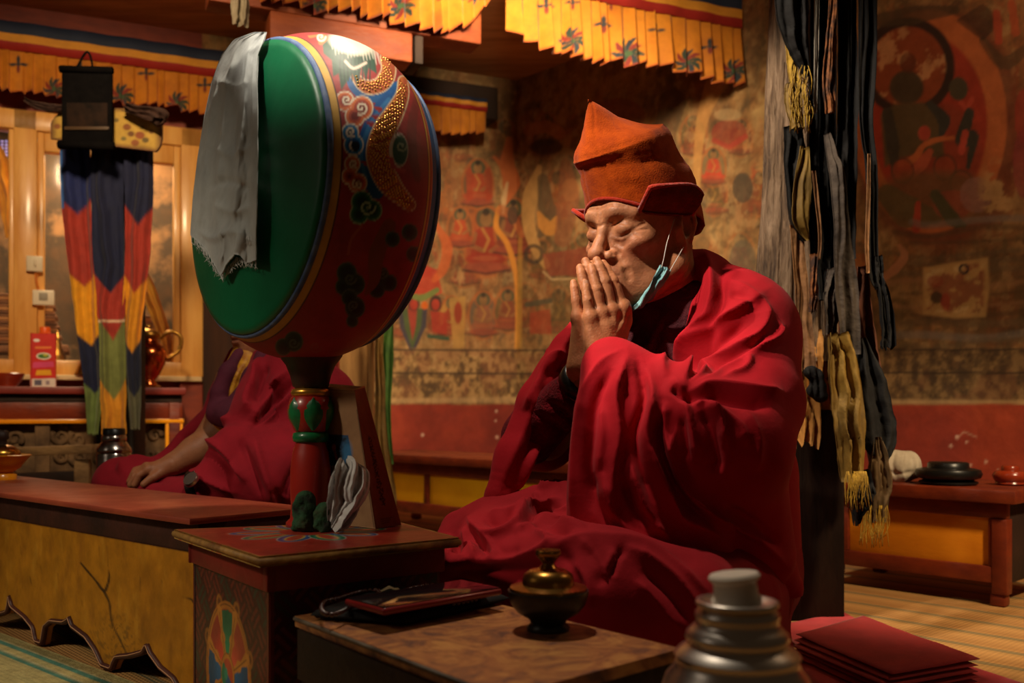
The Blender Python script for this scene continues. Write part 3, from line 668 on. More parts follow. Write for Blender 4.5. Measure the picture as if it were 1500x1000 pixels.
def valance(plane, px0, px1, zt, zb, motifs, seed, label, sag=.02, amp=.02, nu=420, band=(.10, .055), lift=None, npleat=22, bandpx=None):
    r = np.random.default_rng(seed)
    lo = plane(px0, HZ)[:2]; hi = plane(px1, HZ)[:2]; L = np.linalg.norm(hi-lo); nv = 40
    u = np.linspace(0, 1, nu); v = np.linspace(0, 1, nv)
    cuts = np.cumsum(r.uniform(.6, 1.5, npleat)); cuts = np.concatenate([[0], cuts/cuts[-1]])
    k = np.clip(np.searchsorted(cuts, u, side='right')-1, 0, npleat-1); f = (u-cuts[k])/(cuts[k+1]-cuts[k])
    prof = np.where(f < .8, f/.8, (1-f)/.2)                      # knife pleats: slow rise, quick return
    amps = r.uniform(.6, 1.4, npleat)[k]
    zbot = zb-sag*np.sin(u*math.pi*3+seed)*.5+(r.uniform(-.012, .012, npleat)[k])+.01*prof
    if lift is not None: zbot = zbot+np.interp(u, *lift)
    nrm = np.array([NW[0], NW[1]])
    V = np.zeros((nu, nv, 3))
    disp = amp*(.25+.75*v)[None]*(prof*amps)[:, None]+.006*np.sin(u*60+seed)[:, None]*v[None]
    V[:, :, :2] = (lo[None]*(1-u)[:, None]+hi[None]*u[:, None])[:, None]+nrm*disp[..., None]
    V[:, :, 2] = zt+(zbot-zt)[:, None]*v[None]
    V = V.reshape(-1, 3)
    flat = V.copy(); flat[:, :2] = (lo[None]*(1-np.repeat(u, nv))[:, None]+hi[None]*np.repeat(u, nv)[:, None])
    px, py = proj(flat); p = Paint(px, py, (190, 114, 14)); n = vnoise(px*.03, py*.03, seed); p.mix((n-.5)*2, (158, 86, 10)); p.mix((.45-n)*1.5, (206, 134, 26))
    for kind, x, y, s in motifs: (vajra if kind == 'v' else wheel)(p, x, y, s)
    vv = np.tile(v, nu); p.mix(np.clip((vv-.965)*40, 0, 1), (150, 56, 20))
    t = thing('valance', label, 'valance', (float(lo[0]), float(lo[1]), zt))
    th = .003
    # double sided cloth with thickness
    off = np.zeros((len(V), 3)); off[:, :2] = -nrm*th
    Q = grid_faces(nu, nv); nV = len(V); rim = [[a, a+nv, a+nv+nV, a+nV] for a in (np.arange(nu-1)*nv+nv-1)]+[[a+nv, a, a+nV, a+nv+nV] for a in (np.arange(nu-1)*nv)]
    obj_np('pleated_skirt', np.vstack([V, V+off]), np.vstack([Q[:, ::-1], Q+nV, np.array(rim)]), M_val, t, np.vstack([p.c, p.c]))
    # flat striped header band in front
    hb = [(-.002, (150, 34, 24)), (band[1], (150, 34, 24)), (band[1]+.001, (206, 140, 40)), (band[1]*2, (206, 140, 40)), (band[1]*2+.001, (26, 38, 62)), (band[1]*2+band[0], (26, 38, 62))]
    zz = np.array([h for h, _ in hb]); cc = srgb(np.array([c for _, c in hb])); nb = 60; ub = np.linspace(0, 1, nb)
    Vb = np.zeros((nb, len(zz), 3)); Vb[:, :, :2] = (lo[None]*(1-ub)[:, None]+hi[None]*ub[:, None])[:, None]+nrm*(.012+.004*np.sin(ub*40))[:, None, None]; Vb[:, :, 2] = zt-.01+zz[None]
    Vb = Vb.reshape(-1, 3); bk = Vb.copy(); bk[:, :2] -= nrm*.006; Qb = grid_faces(nb, len(zz)); n0 = len(Vb); m_ = len(zz)
    rim = [[a, a+m_, a+m_+n0, a+n0] for a in (np.arange(nb-1)*m_+m_-1)]+[[a+m_, a, a+n0, a+m_+n0] for a in (np.arange(nb-1)*m_)]
    cb = np.tile(cc, (nb, 1))
    obj_np('header_band', np.vstack([Vb, bk]), np.vstack([Qb[:, ::-1], Qb+n0, np.array(rim)]), M_band, t, np.vstack([cb, cb]), smooth=False)
    return t
valance(lambda x, y: WP(x, y, .17), -120, 330, 1.925, 1.745, [('v', 27, 95, 1.0), ('w', 80, 132, 1.0), ('w', 178, 142, 1.1), ('v', 214, 108, .9), ('w', 260, 152, 1.0), ('v', 300, 125, .9), ('v', 118, 100, .9)], 3,
        'yellow pleated valance along the left window top, behind the dark scroll', nu=460, npleat=26, band=(.05, .032))
valance(lambda x, y: WP(x, y, .17), 560, 712, 1.93, 1.80, [('w', 600, 180, 1.0)], 8, 'dim yellow valance scrap on the far wall between drum and mural', nu=160, npleat=10, band=(.02, .02))
PV = np.array([.947, 3.9]); DV = float(NW@PV)
def VP(px, py, off=0.0): return on_plane(px, py, NW, DV+off)
valance(VP, 742, 1084, 2.035, 1.80, [('v', 798, 10, 1.0), ('w', 835, 62, 1.1), ('v', 882, 38, 1.0), ('w', 918, 80, 1.35), ('v', 960, 45, .9), ('w', 1005, 92, 1.1), ('v', 1036, 70, .9), ('w', 1072, 105, 1.0), ('v', 838, 5, .8), ('v', 895, 5, .8)], 5,
        'long yellow pleated valance with black wheels hanging above the person in the orange hat', nu=520, npleat=20, band=(.09, .036), amp=.035, lift=([0, .06, .3, 1], [.05, .01, .0, -.01]))
valance(VP, 345, 720, 2.05, 1.80, [('v', 415, -10, 1.0), ('w', 460, 8, 1.1), ('v', 500, -18, 1.0), ('w', 585, 12, 1.2), ('v', 640, -8, 1.0), ('w', 690, -10, 1.0)], 6,
        'yellow pleated valance over the wooden bracket above the drum', nu=460, npleat=22, band=(.09, .04), amp=.035, lift=([0, .6, .8, .9, 1], [.03, .005, .01, .05, .16]))

# --- the post and bracket behind the drum
M_brk = mat('orange_painted_timber', (142, 68, 28), (116, 48, 20), rough=.6, scale=6, stretch=(1, 1, 3), bump=.25, bscale=30)
t = thing('bracket_beam', 'carved orange timber bracket above the drum under the valance', 'beam', VP(500, 40))
def vbox(mb, px0, px1, z0, z1, off0, off1, bev=.006):
    a = VP(px0, HZ, off0); b = VP(px1, HZ, off0); dv = np.array([NW[0], NW[1], 0])*(off1-off0)
    return mb.box((a[0], a[1], z0), (b-a)*np.array([1, 1, 0]), dv, (0, 0, z1-z0), bev)
vbox(MB(), 388, 592, 1.695, 1.80, -.12, -.015, .008).build('bracket', M_brk, t, auto=40)
vbox(MB(), 300, 690, 1.80, 1.94, -.13, -.02, .008).build('bracket', M_brk, t, auto=40)
m = MB(); vbox(m, 592, 604, 1.70, 1.80, -.16, -.03, .004); m.build('bracket_end', M_dkbeam, t, auto=40)
M_pw = mat('pale_post_timber', (196, 146, 84), (150, 104, 56), rough=.7, scale=6, stretch=(3, 3, .4), bump=.3)
t = thing('timber_post', 'pale wooden pillar behind the drum and carton', 'pillar', v3(VP(505, 800)[:2], 0))
m = MB(); vbox(m, 470, 528, 0, 1.70, -.14, -.03, .012); m.build('shaft', M_pw, t, auto=40)
m = MB(); vbox(m, 531, 542, 0, 1.70, -.10, -.03, .012); m.build('strip', M_pw, t, auto=40)
o = cloth_strip('ribbon', [VP(489, 440, -.018), VP(491, 540, -.018), VP(490, 640, -.018)], [.03, .03, .03], mat('rust_ribbon', (150, 52, 28), (110, 36, 22), rough=.8), folds=1, amp=.006, across=(W2[0], W2[1], 0))
tag(o, 'narrow rust red ribbon on the pale pillar behind the drum', 'ribbon')
M_green = mat('green_silk', (78, 112, 40), (50, 78, 30), rough=.7, scale=10)
M_olive = mat('olive_silk', (150, 112, 52), (108, 82, 40), rough=.7, scale=10, bump=.2)
o = cloth_strip('silk_scarf', [VP(567, 430, .06), VP(566, 520, .06), VP(564, 600, .07), VP(568, 680, .07)], [.05, .05, .04, .035], M_green, folds=2, amp=.014, across=(W2[0], W2[1], 0), seed=5)
tag(o, 'green silk scarf hanging straight down between drum and mural', 'scarf')
o = cloth_strip('silk_scarf', [VP(556, 430, .10), VP(557, 540, .10), VP(560, 640, .11), VP(572, 732, .12)], [.025, .03, .04, .05], M_olive, folds=2, amp=.012, across=(W2[0], W2[1], 0), seed=6, ragged=.03)
tag(o, 'olive brown scarf tail hanging in front of the green one', 'scarf')
o = cloth_strip('silk_scarf', [VP(350, -60, -.008), VP(352, 5, -.008), VP(352, 38, -.008)], [.05, .06, .05], mat('grey_silk', (150, 140, 118), (120, 108, 88), rough=.7, scale=12), folds=2, amp=.012, across=(W2[0], W2[1], 0), seed=7)
tag(o, 'short pale grey scarf end hanging beside the orange bracket', 'scarf')
# ================================================================ FURNITURE AND THINGS AROUND
def RB(a, b): return a*A2+b*B2
def rbox(mb, a0, a1, b0, b1, z0, z1, bev=.003):
    o = RB(a0, b0); return mb.box((o[0], o[1], z0), tuple((a1-a0)*A2)+(0,), tuple((b1-b0)*B2)+(0,), (0, 0, z1-z0), bev)
M_redwood = mat('worn_red_lacquer', (126, 50, 24), (86, 28, 17), rough=.42, scale=7, stretch=(1, 1, 2), bump=.15, bscale=35, rvar=.12)
M_yelpan = mat('yellow_painted_panel', (236, 178, 18), (214, 152, 14), rough=.5, scale=4, bump=.08)
M_orapan = mat('orange_painted_panel', (222, 138, 20), (200, 112, 12), rough=.5, scale=3, stretch=(1, 1, 3), bump=.08)
M_dark = mat('dark_stained_wood', (52, 34, 26), (30, 20, 16), rough=.6, scale=6, bump=.2)

def choktse(label, a0, a1, b, depth, zt, zs, zr, zy, zb, stiles, panmat, sw=.026):
    t = thing('bench', label, 'bench', tuple(RB(a0, b))+(0,), None)
    m = MB(); rbox(m, a0-.03, a1+.03, b-.03, b+depth+.02, zs, zt, .006); m.build('top', M_redwood, t, auto=40)
    m = MB()
    rbox(m, a0, a1, b, b+.022, zr, zs); rbox(m, a0, a1, b-.004, b+.024, zb, zy)
    for s in stiles: rbox(m, s-sw/2, s+sw/2, b-.002, b+.022, zy, zr)
    m.build('face_frame', M_redwood, t, auto=40)
    for s0, s1 in zip(stiles[:-1], stiles[1:]):
        m = MB(); rbox(m, s0+sw/2, s1-sw/2, b+.008, b+.016, zy-.005, zr+.005, .001); m.build('panel', panmat, t, auto=40)
    m = MB(); rbox(m, a0, a0+.015, b+.02, b+depth, zb, zs); m.build('side_panel', M_dark, t, auto=40)
    m = MB(); rbox(m, a1-.015, a1, b+.02, b+depth, zb, zs); m.build('side_panel', M_dark, t, auto=40)
    for aa, bb in ((a0, b), (a1-.034, b), (a0, b+depth-.034), (a1-.034, b+depth-.034)):
        m = MB(); rbox(m, aa-.002, aa+.034, bb-.006, bb+.03, .03, zr if bb == b else zs); rbox(m, aa+.004, aa+.04, bb-.002, bb+.034, 0, .032, .006); m.build('leg', M_redwood, t, auto=40)
    return t
choktse('low red bench with yellow panels behind the person in the orange hat', 1.95, 3.35, 2.26, .30, .301, .268, .226, .116, .073, [1.98, 2.50, 2.905, 3.32], M_yelpan)
choktse('low red bench with one wide orange panel at the right edge', .862, 1.325, 2.42, .30, .283, .250, .2115, .0955, .0557, [.885, 1.285], M_orapan, sw=.04)

# --- things on the right bench
zt = .283
M_wcloth = mat('white_cloth', (196, 180, 158), (168, 152, 130), rough=.85, scale=14, bump=.25, bscale=40)
c = PZ(1318, 705, zt); V = Vol(c+[-.09, -.07, -.01], c+[.09, .07, .11], .0028)
V.ell(c+[-.004, 0, .035], (.055, .035, .040), .01); V.ell(c+[.026, 0, .048], (.026, .030, .033), .02); V.ell(c+[-.022, -.005, .054], (.035, .03, .030), .02)
V.plane_cut(c+[0, 0, .0006], (0, 0, -1)); v, q = V.mesh(2)
v = drape(v, q, [([(1300, 664), (1296, 682), (1300, 702)], .006, 6, 3), ([(1312, 660), (1308, 680), (1314, 702)], -.005, 3, 3), ([(1324, 662), (1320, 684), (1326, 702)], .006, 6, 3), ([(1336, 664), (1338, 684), (1334, 702)], -.004, 3, 3), ([(1344, 672), (1342, 690), (1345, 703)], .005, 4, 3), ([(1296, 690), (1316, 694), (1340, 690)], -.004, 3, 3)]); v[:, 2] = np.maximum(v[:, 2], zt+.0006)
o = obj_np('cloth_bundle', v, q, M_wcloth)
tag(o, 'crumpled white cloth bundle on the right red bench beside the hanging scarves', 'cloth')
M_blk = mat('black_lacquer', (26, 24, 22), (14, 13, 12), rough=.35, spec=.5)
c = PZ(1389, 709, zt); t = thing('lidded_dish', 'flat black dish with a raised lid on the right red bench', 'dish', c)
MB().lathe(c, [(0, 0), (.062, 0), (.070, .004), (.070, .008), (.058, .012), (.076, .018), (.080, .028), (.076, .038), (.060, .042), (0, .042)], 48).build('dish', M_blk, t, auto=50)
MB().lathe(c+[0, 0, .042], [(0, 0), (.050, 0), (.049, .012), (.045, .015), (0, .015)], 40).build('lid', M_blk, t, auto=50)
M_redlac = mat('red_lacquer_jar', (160, 56, 24), (128, 40, 18), rough=.25, coat=.5, spec=.5)
c = PZ(1480, 710, zt); t = thing('lacquer_jar', 'small squat red lacquer jar at the right edge on the bench', 'jar', c)
MB().lathe(c, [(0, 0), (.030, 0), (.036, .004), (.034, .008), (.039, .014), (.042, .024), (.036, .034), (.028, .037), (0, .037)], 40).build('body', M_redlac, t, auto=60)
MB().lathe(c+[0, 0, .037], [(0, 0), (.021, 0), (.021, .009), (.018, .012), (0, .012)], 32).build('lid', M_redlac, t, auto=60)

# --- long yellow fronted table, left
TR = np.array([-.512, 1.526]); TA = np.array([-.757, .653]); TB = np.array([.653, .757]); TZ = .30; TL = 1.55
M_redtop = mat('worn_red_table_top', (164, 80, 54), (124, 54, 40), rough=.38, scale=5, stretch=(1, 1, 1), bump=.12, bscale=14, c3=(146, 66, 46), rvar=.12)
M_apron = mat('dark_apron', (74, 38, 28), (46, 26, 20), rough=.55, scale=9, bump=.2)
tl = thing('long_table', 'long low table with yellow scalloped front and red top', 'table', tuple(TR)+(0,))
def tbox(mb, s0, s1, d0, d1, z0, z1, bev=.003):
    o = TR+TA*s0+TB*d0; return mb.box((o[0], o[1], z0), tuple(TA*(s1-s0))+(0,), tuple(TB*(d1-d0))+(0,), (0, 0, z1-z0), bev)
m = MB(); tbox(m, -.008, TL, -.008, .235, TZ-.011, TZ, .003); m.build('top', M_redtop, tl, auto=40)
m = MB(); tbox(m, .0, TL, .012, .03, TZ-.062, TZ-.010, .002); tbox(m, 0, .014, .012, .225, .05, TZ-.01, .002); m.build('apron', M_apron, tl, auto=40)
m = MB(); tbox(m, .01, TL, .205, .22, .0, TZ-.01, .002); m.build('back_panel', M_dark, tl, auto=40)
dF = float(TB@(TR+TB*.010))
def TP(px, py): return on_plane(px, py, TB, dF)
sc = np.array([(-60, 885), (-10, 905), (0, 902), (12, 898), (14.5, 888), (16, 875), (17.5, 888), (19.5, 892), (38, 907), (50, 922), (54, 942), (56, 949), (62.5, 950.5), (67, 920), (76, 912), (95, 914), (101, 911), (103, 908), (107, 920), (128, 936), (141, 955), (155, 985), (163, 992), (167, 975), (172, 965), (192, 963), (211, 958), (215, 951), (217, 947), (222, 960), (237, 981), (256, 997), (270, 1022), (276, 1050), (287, 1053)], float)
nu, nv = 320, 70
s_ = np.linspace(0.003, TL-.01, nu)
pl = TR[None]+TB[None]*.010+TA[None]*s_[:, None]
pxs, _ = proj(np.c_[pl, np.full(nu, .2)])
ybot = np.interp(pxs, sc[:, 0], sc[:, 1]); zbot = np.maximum(H+(HZ-ybot)/F*pl[:, 1], .004)
far = pxs < -20; zbot[far] = .055+.045*np.abs(np.sin(s_[far]*16))
vv = np.linspace(0, 1, nv); Vf = np.zeros((nu, nv, 3)); Vf[:, :, :2] = pl[:, None]; ztop = TZ-.058
Vf[:, :, 2] = zbot[:, None]+(ztop-zbot)[:, None]*vv[None]; Vf = Vf.reshape(-1, 3)
px, py = proj(Vf); p = Paint(px, py, (186, 124, 26)); n = vnoise(px*.02, py*.012, 5); n2 = vnoise(px*.12, py*.02, 6)
p.mix((n-.5)*2.2, (160, 102, 20)); p.mix((.42-n2)*2.5, (146, 92, 24)); p.mix((n2-.62)*3, (206, 148, 44))
D_ = (58, 36, 16)
p.line([(118, 824), (128, 836), (140, 850), (152, 865), (157, 858), (160, 845), (159, 835)], [1.2, 1.6, 1.4, 2.6, 2, 1.6, .6], D_, a=.95, n=3); p.line([(152, 865), (160, 882), (162, 900), (165, 915), (175, 935), (182, 950), (187, 960)], [2.2, 1.6, 1.6, 1.3, 1.2, 1.1, 1], D_, a=.85, n=3); p.line([(157, 800), (158, 830)], .6, D_, a=.5); p.line([(268, 873), (280, 877), (286, 884)], [.6, 1.2, 2.2], D_, a=.9); p.line([(44, 845), (46, 855)], .8, D_, a=.6)
p.mix(np.clip((vnoise(px*.3, py*.3, 9)-.55)*6, 0, .6)*p.cov(p.d_ell(165, 940, 40, 40), 30), (96, 66, 26))
for x_, y_, l_ in ((85, 840, 14), (205, 845, 20), (120, 880, 8), (237, 850, 10), (60, 830, 10), (30, 800, 12), (145, 800, 14)): p.line([(x_, y_), (x_+1, y_+l_)], .5, D_, a=.45)
Q = grid_faces(nu, nv); nV = len(Vf); off = np.r_[TB, 0]*.014
L = [i*nv for i in range(nu)]+[(nu-1)*nv+j for j in range(1, nv)]+[i*nv+nv-1 for i in range(nu-2, -1, -1)]+[j for j in range(nv-2, 0, -1)]
rim = [[a, b, b+nV, a+nV] for a, b in zip(L, L[1:]+L[:1])]
M_yface = mat('yellow_table_paint', (215, 215, 215), (255, 255, 255), rough=.5, scale=20, vcol=True, bump=.2, bscale=30)
obj_np('scalloped_front', np.vstack([Vf, Vf+off]), np.vstack([Q, Q[:, ::-1]+nV, np.array(rim)]), M_yface, tl, np.vstack([p.c, p.c]), smooth=False)
M_trim = mat('scallop_trim', (84, 44, 34), (64, 34, 28), rough=.5); M_line = mat('scallop_line', (186, 140, 104), rough=.6)
edge = np.c_[pl, zbot]-np.r_[TB, 0]*.001
keep = [0]
for i in range(1, nu):
    if np.linalg.norm(edge[i]-edge[keep[-1]]) > .004: keep.append(i)
e_ = edge[keep]; MB().tube(e_+[0, 0, .004], .0055, 8).build('edge_trim', M_trim, tl); MB().tube(e_+[0, 0, .0055]-np.r_[TB, 0]*.0052, .0011, 5).build('edge_line', M_line, tl)

# yellow bowl and brass cup on it
M_ybowl = mat('amber_glazed_wood', (238, 156, 24), (222, 132, 14), rough=.3, coat=.4, scale=3)
M_brass = mat('aged_brass', (196, 148, 66), (140, 98, 40), rough=.28, metal=1.0, scale=12, rvar=.1)
M_copper = mat('polished_copper', (196, 104, 56), (150, 70, 34), rough=.22, metal=1.0, scale=8, rvar=.08)
c = PZ(1, 702, TZ); t = thing('footed_bowl', 'amber yellow footed bowl at the left end of the long table', 'bowl', c)
MB().lathe(c, [(0, 0), (.036, 0), (.036, .012), (.028, .018), (.044, .028), (.056, .044), (.066, .056), (.070, .060), (.066, .062), (.052, .054), (0, .052)], 48).build('bowl', M_ybowl, t, auto=60)
c2 = c+[0, 0, .052]
t = thing('brass_cup', 'small dark topped brass cup sitting in the amber bowl', 'cup', c2)
MB().lathe(c2, [(0, 0), (.040, 0), (.046, .008), (.044, .018), (.034, .028), (.020, .034), (0, .036)], 40).build('cup', M_brass, t, auto=60)
MB().lathe(c2+[0, 0, .034], [(0, 0), (.014, 0), (.014, .012), (.019, .016), (.019, .030), (.012, .036), (0, .037)], 30).build('knob', M_dark, t, auto=60)

# --- altar table under the window
def at(off): return DW+off
ta = thing('altar_table', 'carved altar table with red rails under the window', 'table', WP(100, 700, .3)*[1, 1, 0])
M_carve = mat('carved_weathered_panel', (122, 94, 64), (60, 44, 32), rough=.85, scale=9, detail=8, bump=1.0, bscale=12, c3=(92, 70, 48))
def abox(px0, px1, z0, z1, o0, o1, name, mt, bev=.004):
    m = MB(); wbox(m, px0, px1, z0, z1, o0, o1, bev); return m.build(name, mt, ta, auto=40)
zA = .535
M_altred = mat('altar_red', (132, 48, 40), (100, 36, 30), rough=.45, scale=6)
abox(-120, 262, zA, zA+.028, .075, .46, 'top', M_altred); abox(-115, 258, zA-.03, zA, .10, .435, 'cornice', M_dark)
abox(-115, 266, zA-.098, zA-.030, .39, .43, 'rail', M_redwood); abox(-115, 268, zA-.112, zA-.096, .39, .44, 'rail_bead', M_ybowl, .002)
abox(-115, 245, .06, zA-.105, .36, .39, 'carved_panel', M_carve)
abox(246, 262, .0, zA-.03, .37, .44, 'post', M_redwood); abox(241, 246, .05, zA-.1, .37, .435, 'post_bead', M_ybowl, .002); abox(262, 266, .05, zA-.1, .37, .435, 'post_bead', M_ybowl, .002)
abox(52, 74, .02, zA-.105, .38, .425, 'post', M_carve); abox(-110, -80, 0, zA-.1, .37, .43, 'post', M_redwood)
abox(-115, 258, .0, .06, .34, .41, 'plinth', M_dark)
r_ = random.Random(6)                       # carved scrolling leaves on the panels
for x0_, x1_ in ((-60, 46), (80, 132), (140, 240)):
    x = x0_+12; m = MB()
    while x < x1_-6:
        for y_ in (612, 640, 668):
            sp = spiral(x+r_.uniform(-3, 3), y_+r_.uniform(-3, 3), r_.uniform(10, 14), 1.25, r_.uniform(0, 6), r_.choice((1, -1)), 22); m.tube([WP(a_, b_, .392) for a_, b_ in sp], list(np.linspace(.012, .005, 22)), 6)
        x += 24
    m.build('carving', M_carve, ta)
zt2 = zA+.028
# carton
def frame_at(px, py, z, off):
    b = WP(px, HZ, off); return np.array([b[0], b[1], z])
c = WP(63, 573, .40); c[2] = zt2
t = thing('drink_carton', 'red juice carton with orange cap on the altar table', 'carton', c)
w_ = np.r_[W2, 0]*.088; d_ = np.r_[-NW, 0]*.06
M_cart = mat('printed_carton', (240, 240, 240), (255, 255, 255), rough=.4, vcol=True, scale=30)
nu, nv = 40, 90; U, Vv = np.meshgrid(np.linspace(0, 1, nu), np.linspace(0, 1, nv), indexing='ij'); ht = .205
p = Paint(U.ravel()*88, Vv.ravel()*205, (206, 44, 34)); p.poly([(0, 0), (88, 0), (88, 34), (0, 30)], (222, 206, 196)); p.poly([(14, 6), (40, 6), (40, 26), (14, 26)], (96, 90, 110)); p.poly([(54, 8), (66, 8), (66, 24), (54, 24)], (150, 130, 140))
p.ell(46, 118, 25, 13, (240, 236, 220)); p.ell(46, 118, 20, 9, (70, 120, 40)); p.ell(52, 122, 8, 5, (200, 190, 60)); p.poly([(8, 72), (82, 78), (80, 98), (10, 94)], (216, 70, 120)); p.poly([(18, 44), (74, 46), (70, 66), (22, 64)], (232, 166, 30)); p.line([(20, 150), (70, 152)], 4, (236, 130, 60)); p.ell(22, 178, 11, 6, (236, 226, 220)); p.line([(4, 0), (4, 205)], 2, (168, 30, 26))
Vc = (c-w_/2)[None]+U.ravel()[:, None]*w_[None]+np.array([0, 0, 1])[None]*(Vv.ravel()*ht)[:, None]; nV = len(Vc)
Qc = grid_faces(nu, nv); L = [i*nv for i in range(nu)]+[(nu-1)*nv+j for j in range(1, nv)]+[i*nv+nv-1 for i in range(nu-2, -1, -1)]+[j for j in range(nv-2, 0, -1)]
obj_np('printed_box', np.vstack([Vc, Vc+d_]), np.vstack([Qc, Qc[:, ::-1]+nV, np.array([[a, b, b+nV, a+nV] for a, b in zip(L, L[1:]+L[:1])])]), M_cart, t, np.vstack([p.c, p.c]), smooth=False)
MB().lathe(c+d_*.5+w_*.06+[0, 0, ht], [(0, 0), (.022, 0), (.022, .004), (.019, .006), (.019, .024), (.017, .027), (0, .027)], 24).build('cap', mat('orange_cap', (226, 92, 30), rough=.4), t, auto=50)
# red bowl
c = WP(10, 574, .36); c[2] = zt2
t = thing('lacquer_bowl', 'dark red lacquer bowl on the altar table at the left edge', 'bowl', c)
MB().lathe(c, [(0, 0), (.035, 0), (.036, .006), (.05, .022), (.062, .05), (.059, .052), (.045, .02), (0, .012)], 40).build('bowl', M_redlac, t, auto=60)
# copper ewer with brass handle
c = WP(217, 567, .30); c[2] = zt2
t = thing('copper_ewer', 'round copper ewer with brass handle and foot on the altar table', 'jug', c)
MB().lathe(c, [(0, 0), (.040, 0), (.044, .006), (.028, .03), (.026, .036), (.044, .055), (.066, .10), (.074, .135), (.07, .16), (.05, .182), (.036, .192), (.036, .2)], 44).build('body', M_copper, t, auto=70)
MB().lathe(c+[0, 0, .2], [(.036, 0), (.046, .006), (.05, .02), (.044, .03), (.026, .04), (.012, .05), (.012, .058), (0, .062)], 36).build('lid', M_brass, t, auto=60)
hx = np.r_[W2, 0]
MB().tube(cat([c+hx*.045+[0, 0, .205], c+hx*.085+[0, 0, .235], c+hx*.125+[0, 0, .215], c+hx*.12+[0, 0, .16], c+hx*.07+[0, 0, .12]], 8), .008, 10).build('handle', M_brass, t)
MB().tube(cat([c-hx*.06+[0, 0, .12], c-hx*.11+[0, 0, .15], c-hx*.125+[0, 0, .22]], 8), [.014]*8+[.009]*9, 10).build('spout', M_brass, t)
MB().lathe(c, [(0, -.0005), (.050, -.0005), (.052, .006), (.044, .012), (0, .012)], 36).build('foot', M_brass, t, auto=60)
# tags / switches on the window frame
M_sw = mat('ivory_plastic', (222, 208, 180), (206, 190, 160), rough=.45)
def wbox_t(name, px0, px1, py0, py1, o0, o1, label, cat_, mt):
    a = WP(px0, py1, o0); b = WP(px1, py1, o0); top = WP(px0, py0, o0)[2]
    t = thing(name, label, cat_, a)
    MB().box(a, (b-a)*np.array([1, 1, 0]), np.r_[NW, 0]*(o1-o0), (0, 0, top-a[2]), .004, 3).build('cover', mt, t, auto=40)
    return t, a, b, top
t, a, b, tp = wbox_t('switch_box', 39, 63, 375, 398, .035, .06, 'small white switch box on the window post', 'switch', M_sw)
MB().box(a*.55+b*.45+np.r_[NW, 0]*.026+[0, 0, .02], (b-a)*np.array([.18, .18, 0]), np.r_[NW, 0]*.008, (0, 0, .03), .003).build('rocker', M_sw, t, auto=40)
t, a, b, tp = wbox_t('socket_box', 48, 80, 425, 447, .035, .06, 'wide ivory socket plate below the switch box', 'socket', M_sw)
MB().box(a*.7+b*.3+np.r_[NW, 0]*.0245+[0, 0, .018], (b-a)*np.array([.4, .4, 0]), np.r_[NW, 0]*.004, (0, 0, .032), .002).build('plate', mat('grey_plastic', (150, 140, 122), rough=.5), t, auto=40)
o = MB().tube([WP(52, 398, .04), WP(53, 412, .042), WP(56, 425, .04)], .005, 8).build('wire', mat('orange_wire', (196, 110, 40), rough=.5)); tag(o, 'short orange wire running between the two boxes on the window post', 'wire')
# gilt cone and brass stand on the sill
c = WP(84, 541, -.1); c[2] = ZS+.022
o = MB().lathe(c, [(0, 0), (.045, 0), (.05, .02), (.03, .06), (.036, .08), (.02, .12), (.012, .15), (0, .2)], 24).build('gilt_ornament', M_brass, auto=60); tag(o, 'pointed gilt ornament behind the window glass beside the carton', 'ornament')
c = WP(123, 547, .05); c[2] = ZS+.022
o = MB().lathe(c, [(0, 0), (.04, 0), (.034, .012), (.016, .05), (.010, .1), (.016, .14), (.013, .16), (.024, .19), (.022, .194), (0, .18)], 24).build('brass_lamp', M_brass, auto=60); tag(o, 'brass butter lamp on the white sill left of the banner', 'lamp')

# --- dark wooden trestle left, steel flask
tb = thing('trestle_bench', 'rough weathered wooden trestle at the left behind the long table', 'bench', P(60, 700, 3.2)*[1, 1, 0])
M_rough = mat('weathered_plank', (150, 118, 78), (96, 72, 48), rough=.85, scale=7, stretch=(1, 3, 3), bump=.4)
y0 = 3.15
a = P(-60, 672, y0); b = P(134, 664, y0); MB().box(a, b-a, (.05, .16, 0), (0, 0, .03), .004).build('seat', M_rough, tb, auto=40)
a = P(-60, 705, y0+.03); b = P(120, 698, y0+.03); MB().box(a+[0, 0, -.03], b-a, (.01, .03, 0), (0, 0, .05), .004).build('rail', M_dark, tb, auto=40)
for px in (108, -45):
    a = P(px, 674, y0+.02); MB().box((a[0], a[1], 0), (.045, .012, 0), (-.012, .05, 0), (0, 0, a[2]), .004).build('leg', M_rough, tb, auto=40)
    MB().box((a[0]+.04, a[1]+.1, 0), (.045, .012, 0), (-.012, .05, 0), (0, 0, a[2]), .004).build('leg', M_rough, tb, auto=40)
M_steel = mat('brushed_steel', (190, 182, 176), (150, 140, 134), rough=.22, metal=1.0, scale=10, stretch=(1, 1, 12), rvar=.08)
c = np.array([(167-750)/F*2.75, 2.75, 0]); t = thing('steel_flask', 'slim steel flask with a black cap standing behind the seated person whose head is hidden', 'flask', c)
MB().lathe(c, [(0, 0), (.046, 0), (.048, .004), (.048, .345), (.046, .349), (.048, .352), (.047, .362), (.038, .376), (.034, .382)], 44, cap=False).build('body', M_steel, t, auto=50)
MB().lathe(c+[0, 0, .382], [(.033, 0), (.034, .002), (.034, .016), (.030, .02)], 36, cap=False).build('collar', M_steel, t, auto=50)
MB().lathe(c+[0, 0, .398], [(0, 0), (.031, 0), (.031, .020), (.028, .023), (0, .023)], 36).build('cap', M_blk, t, auto=50)

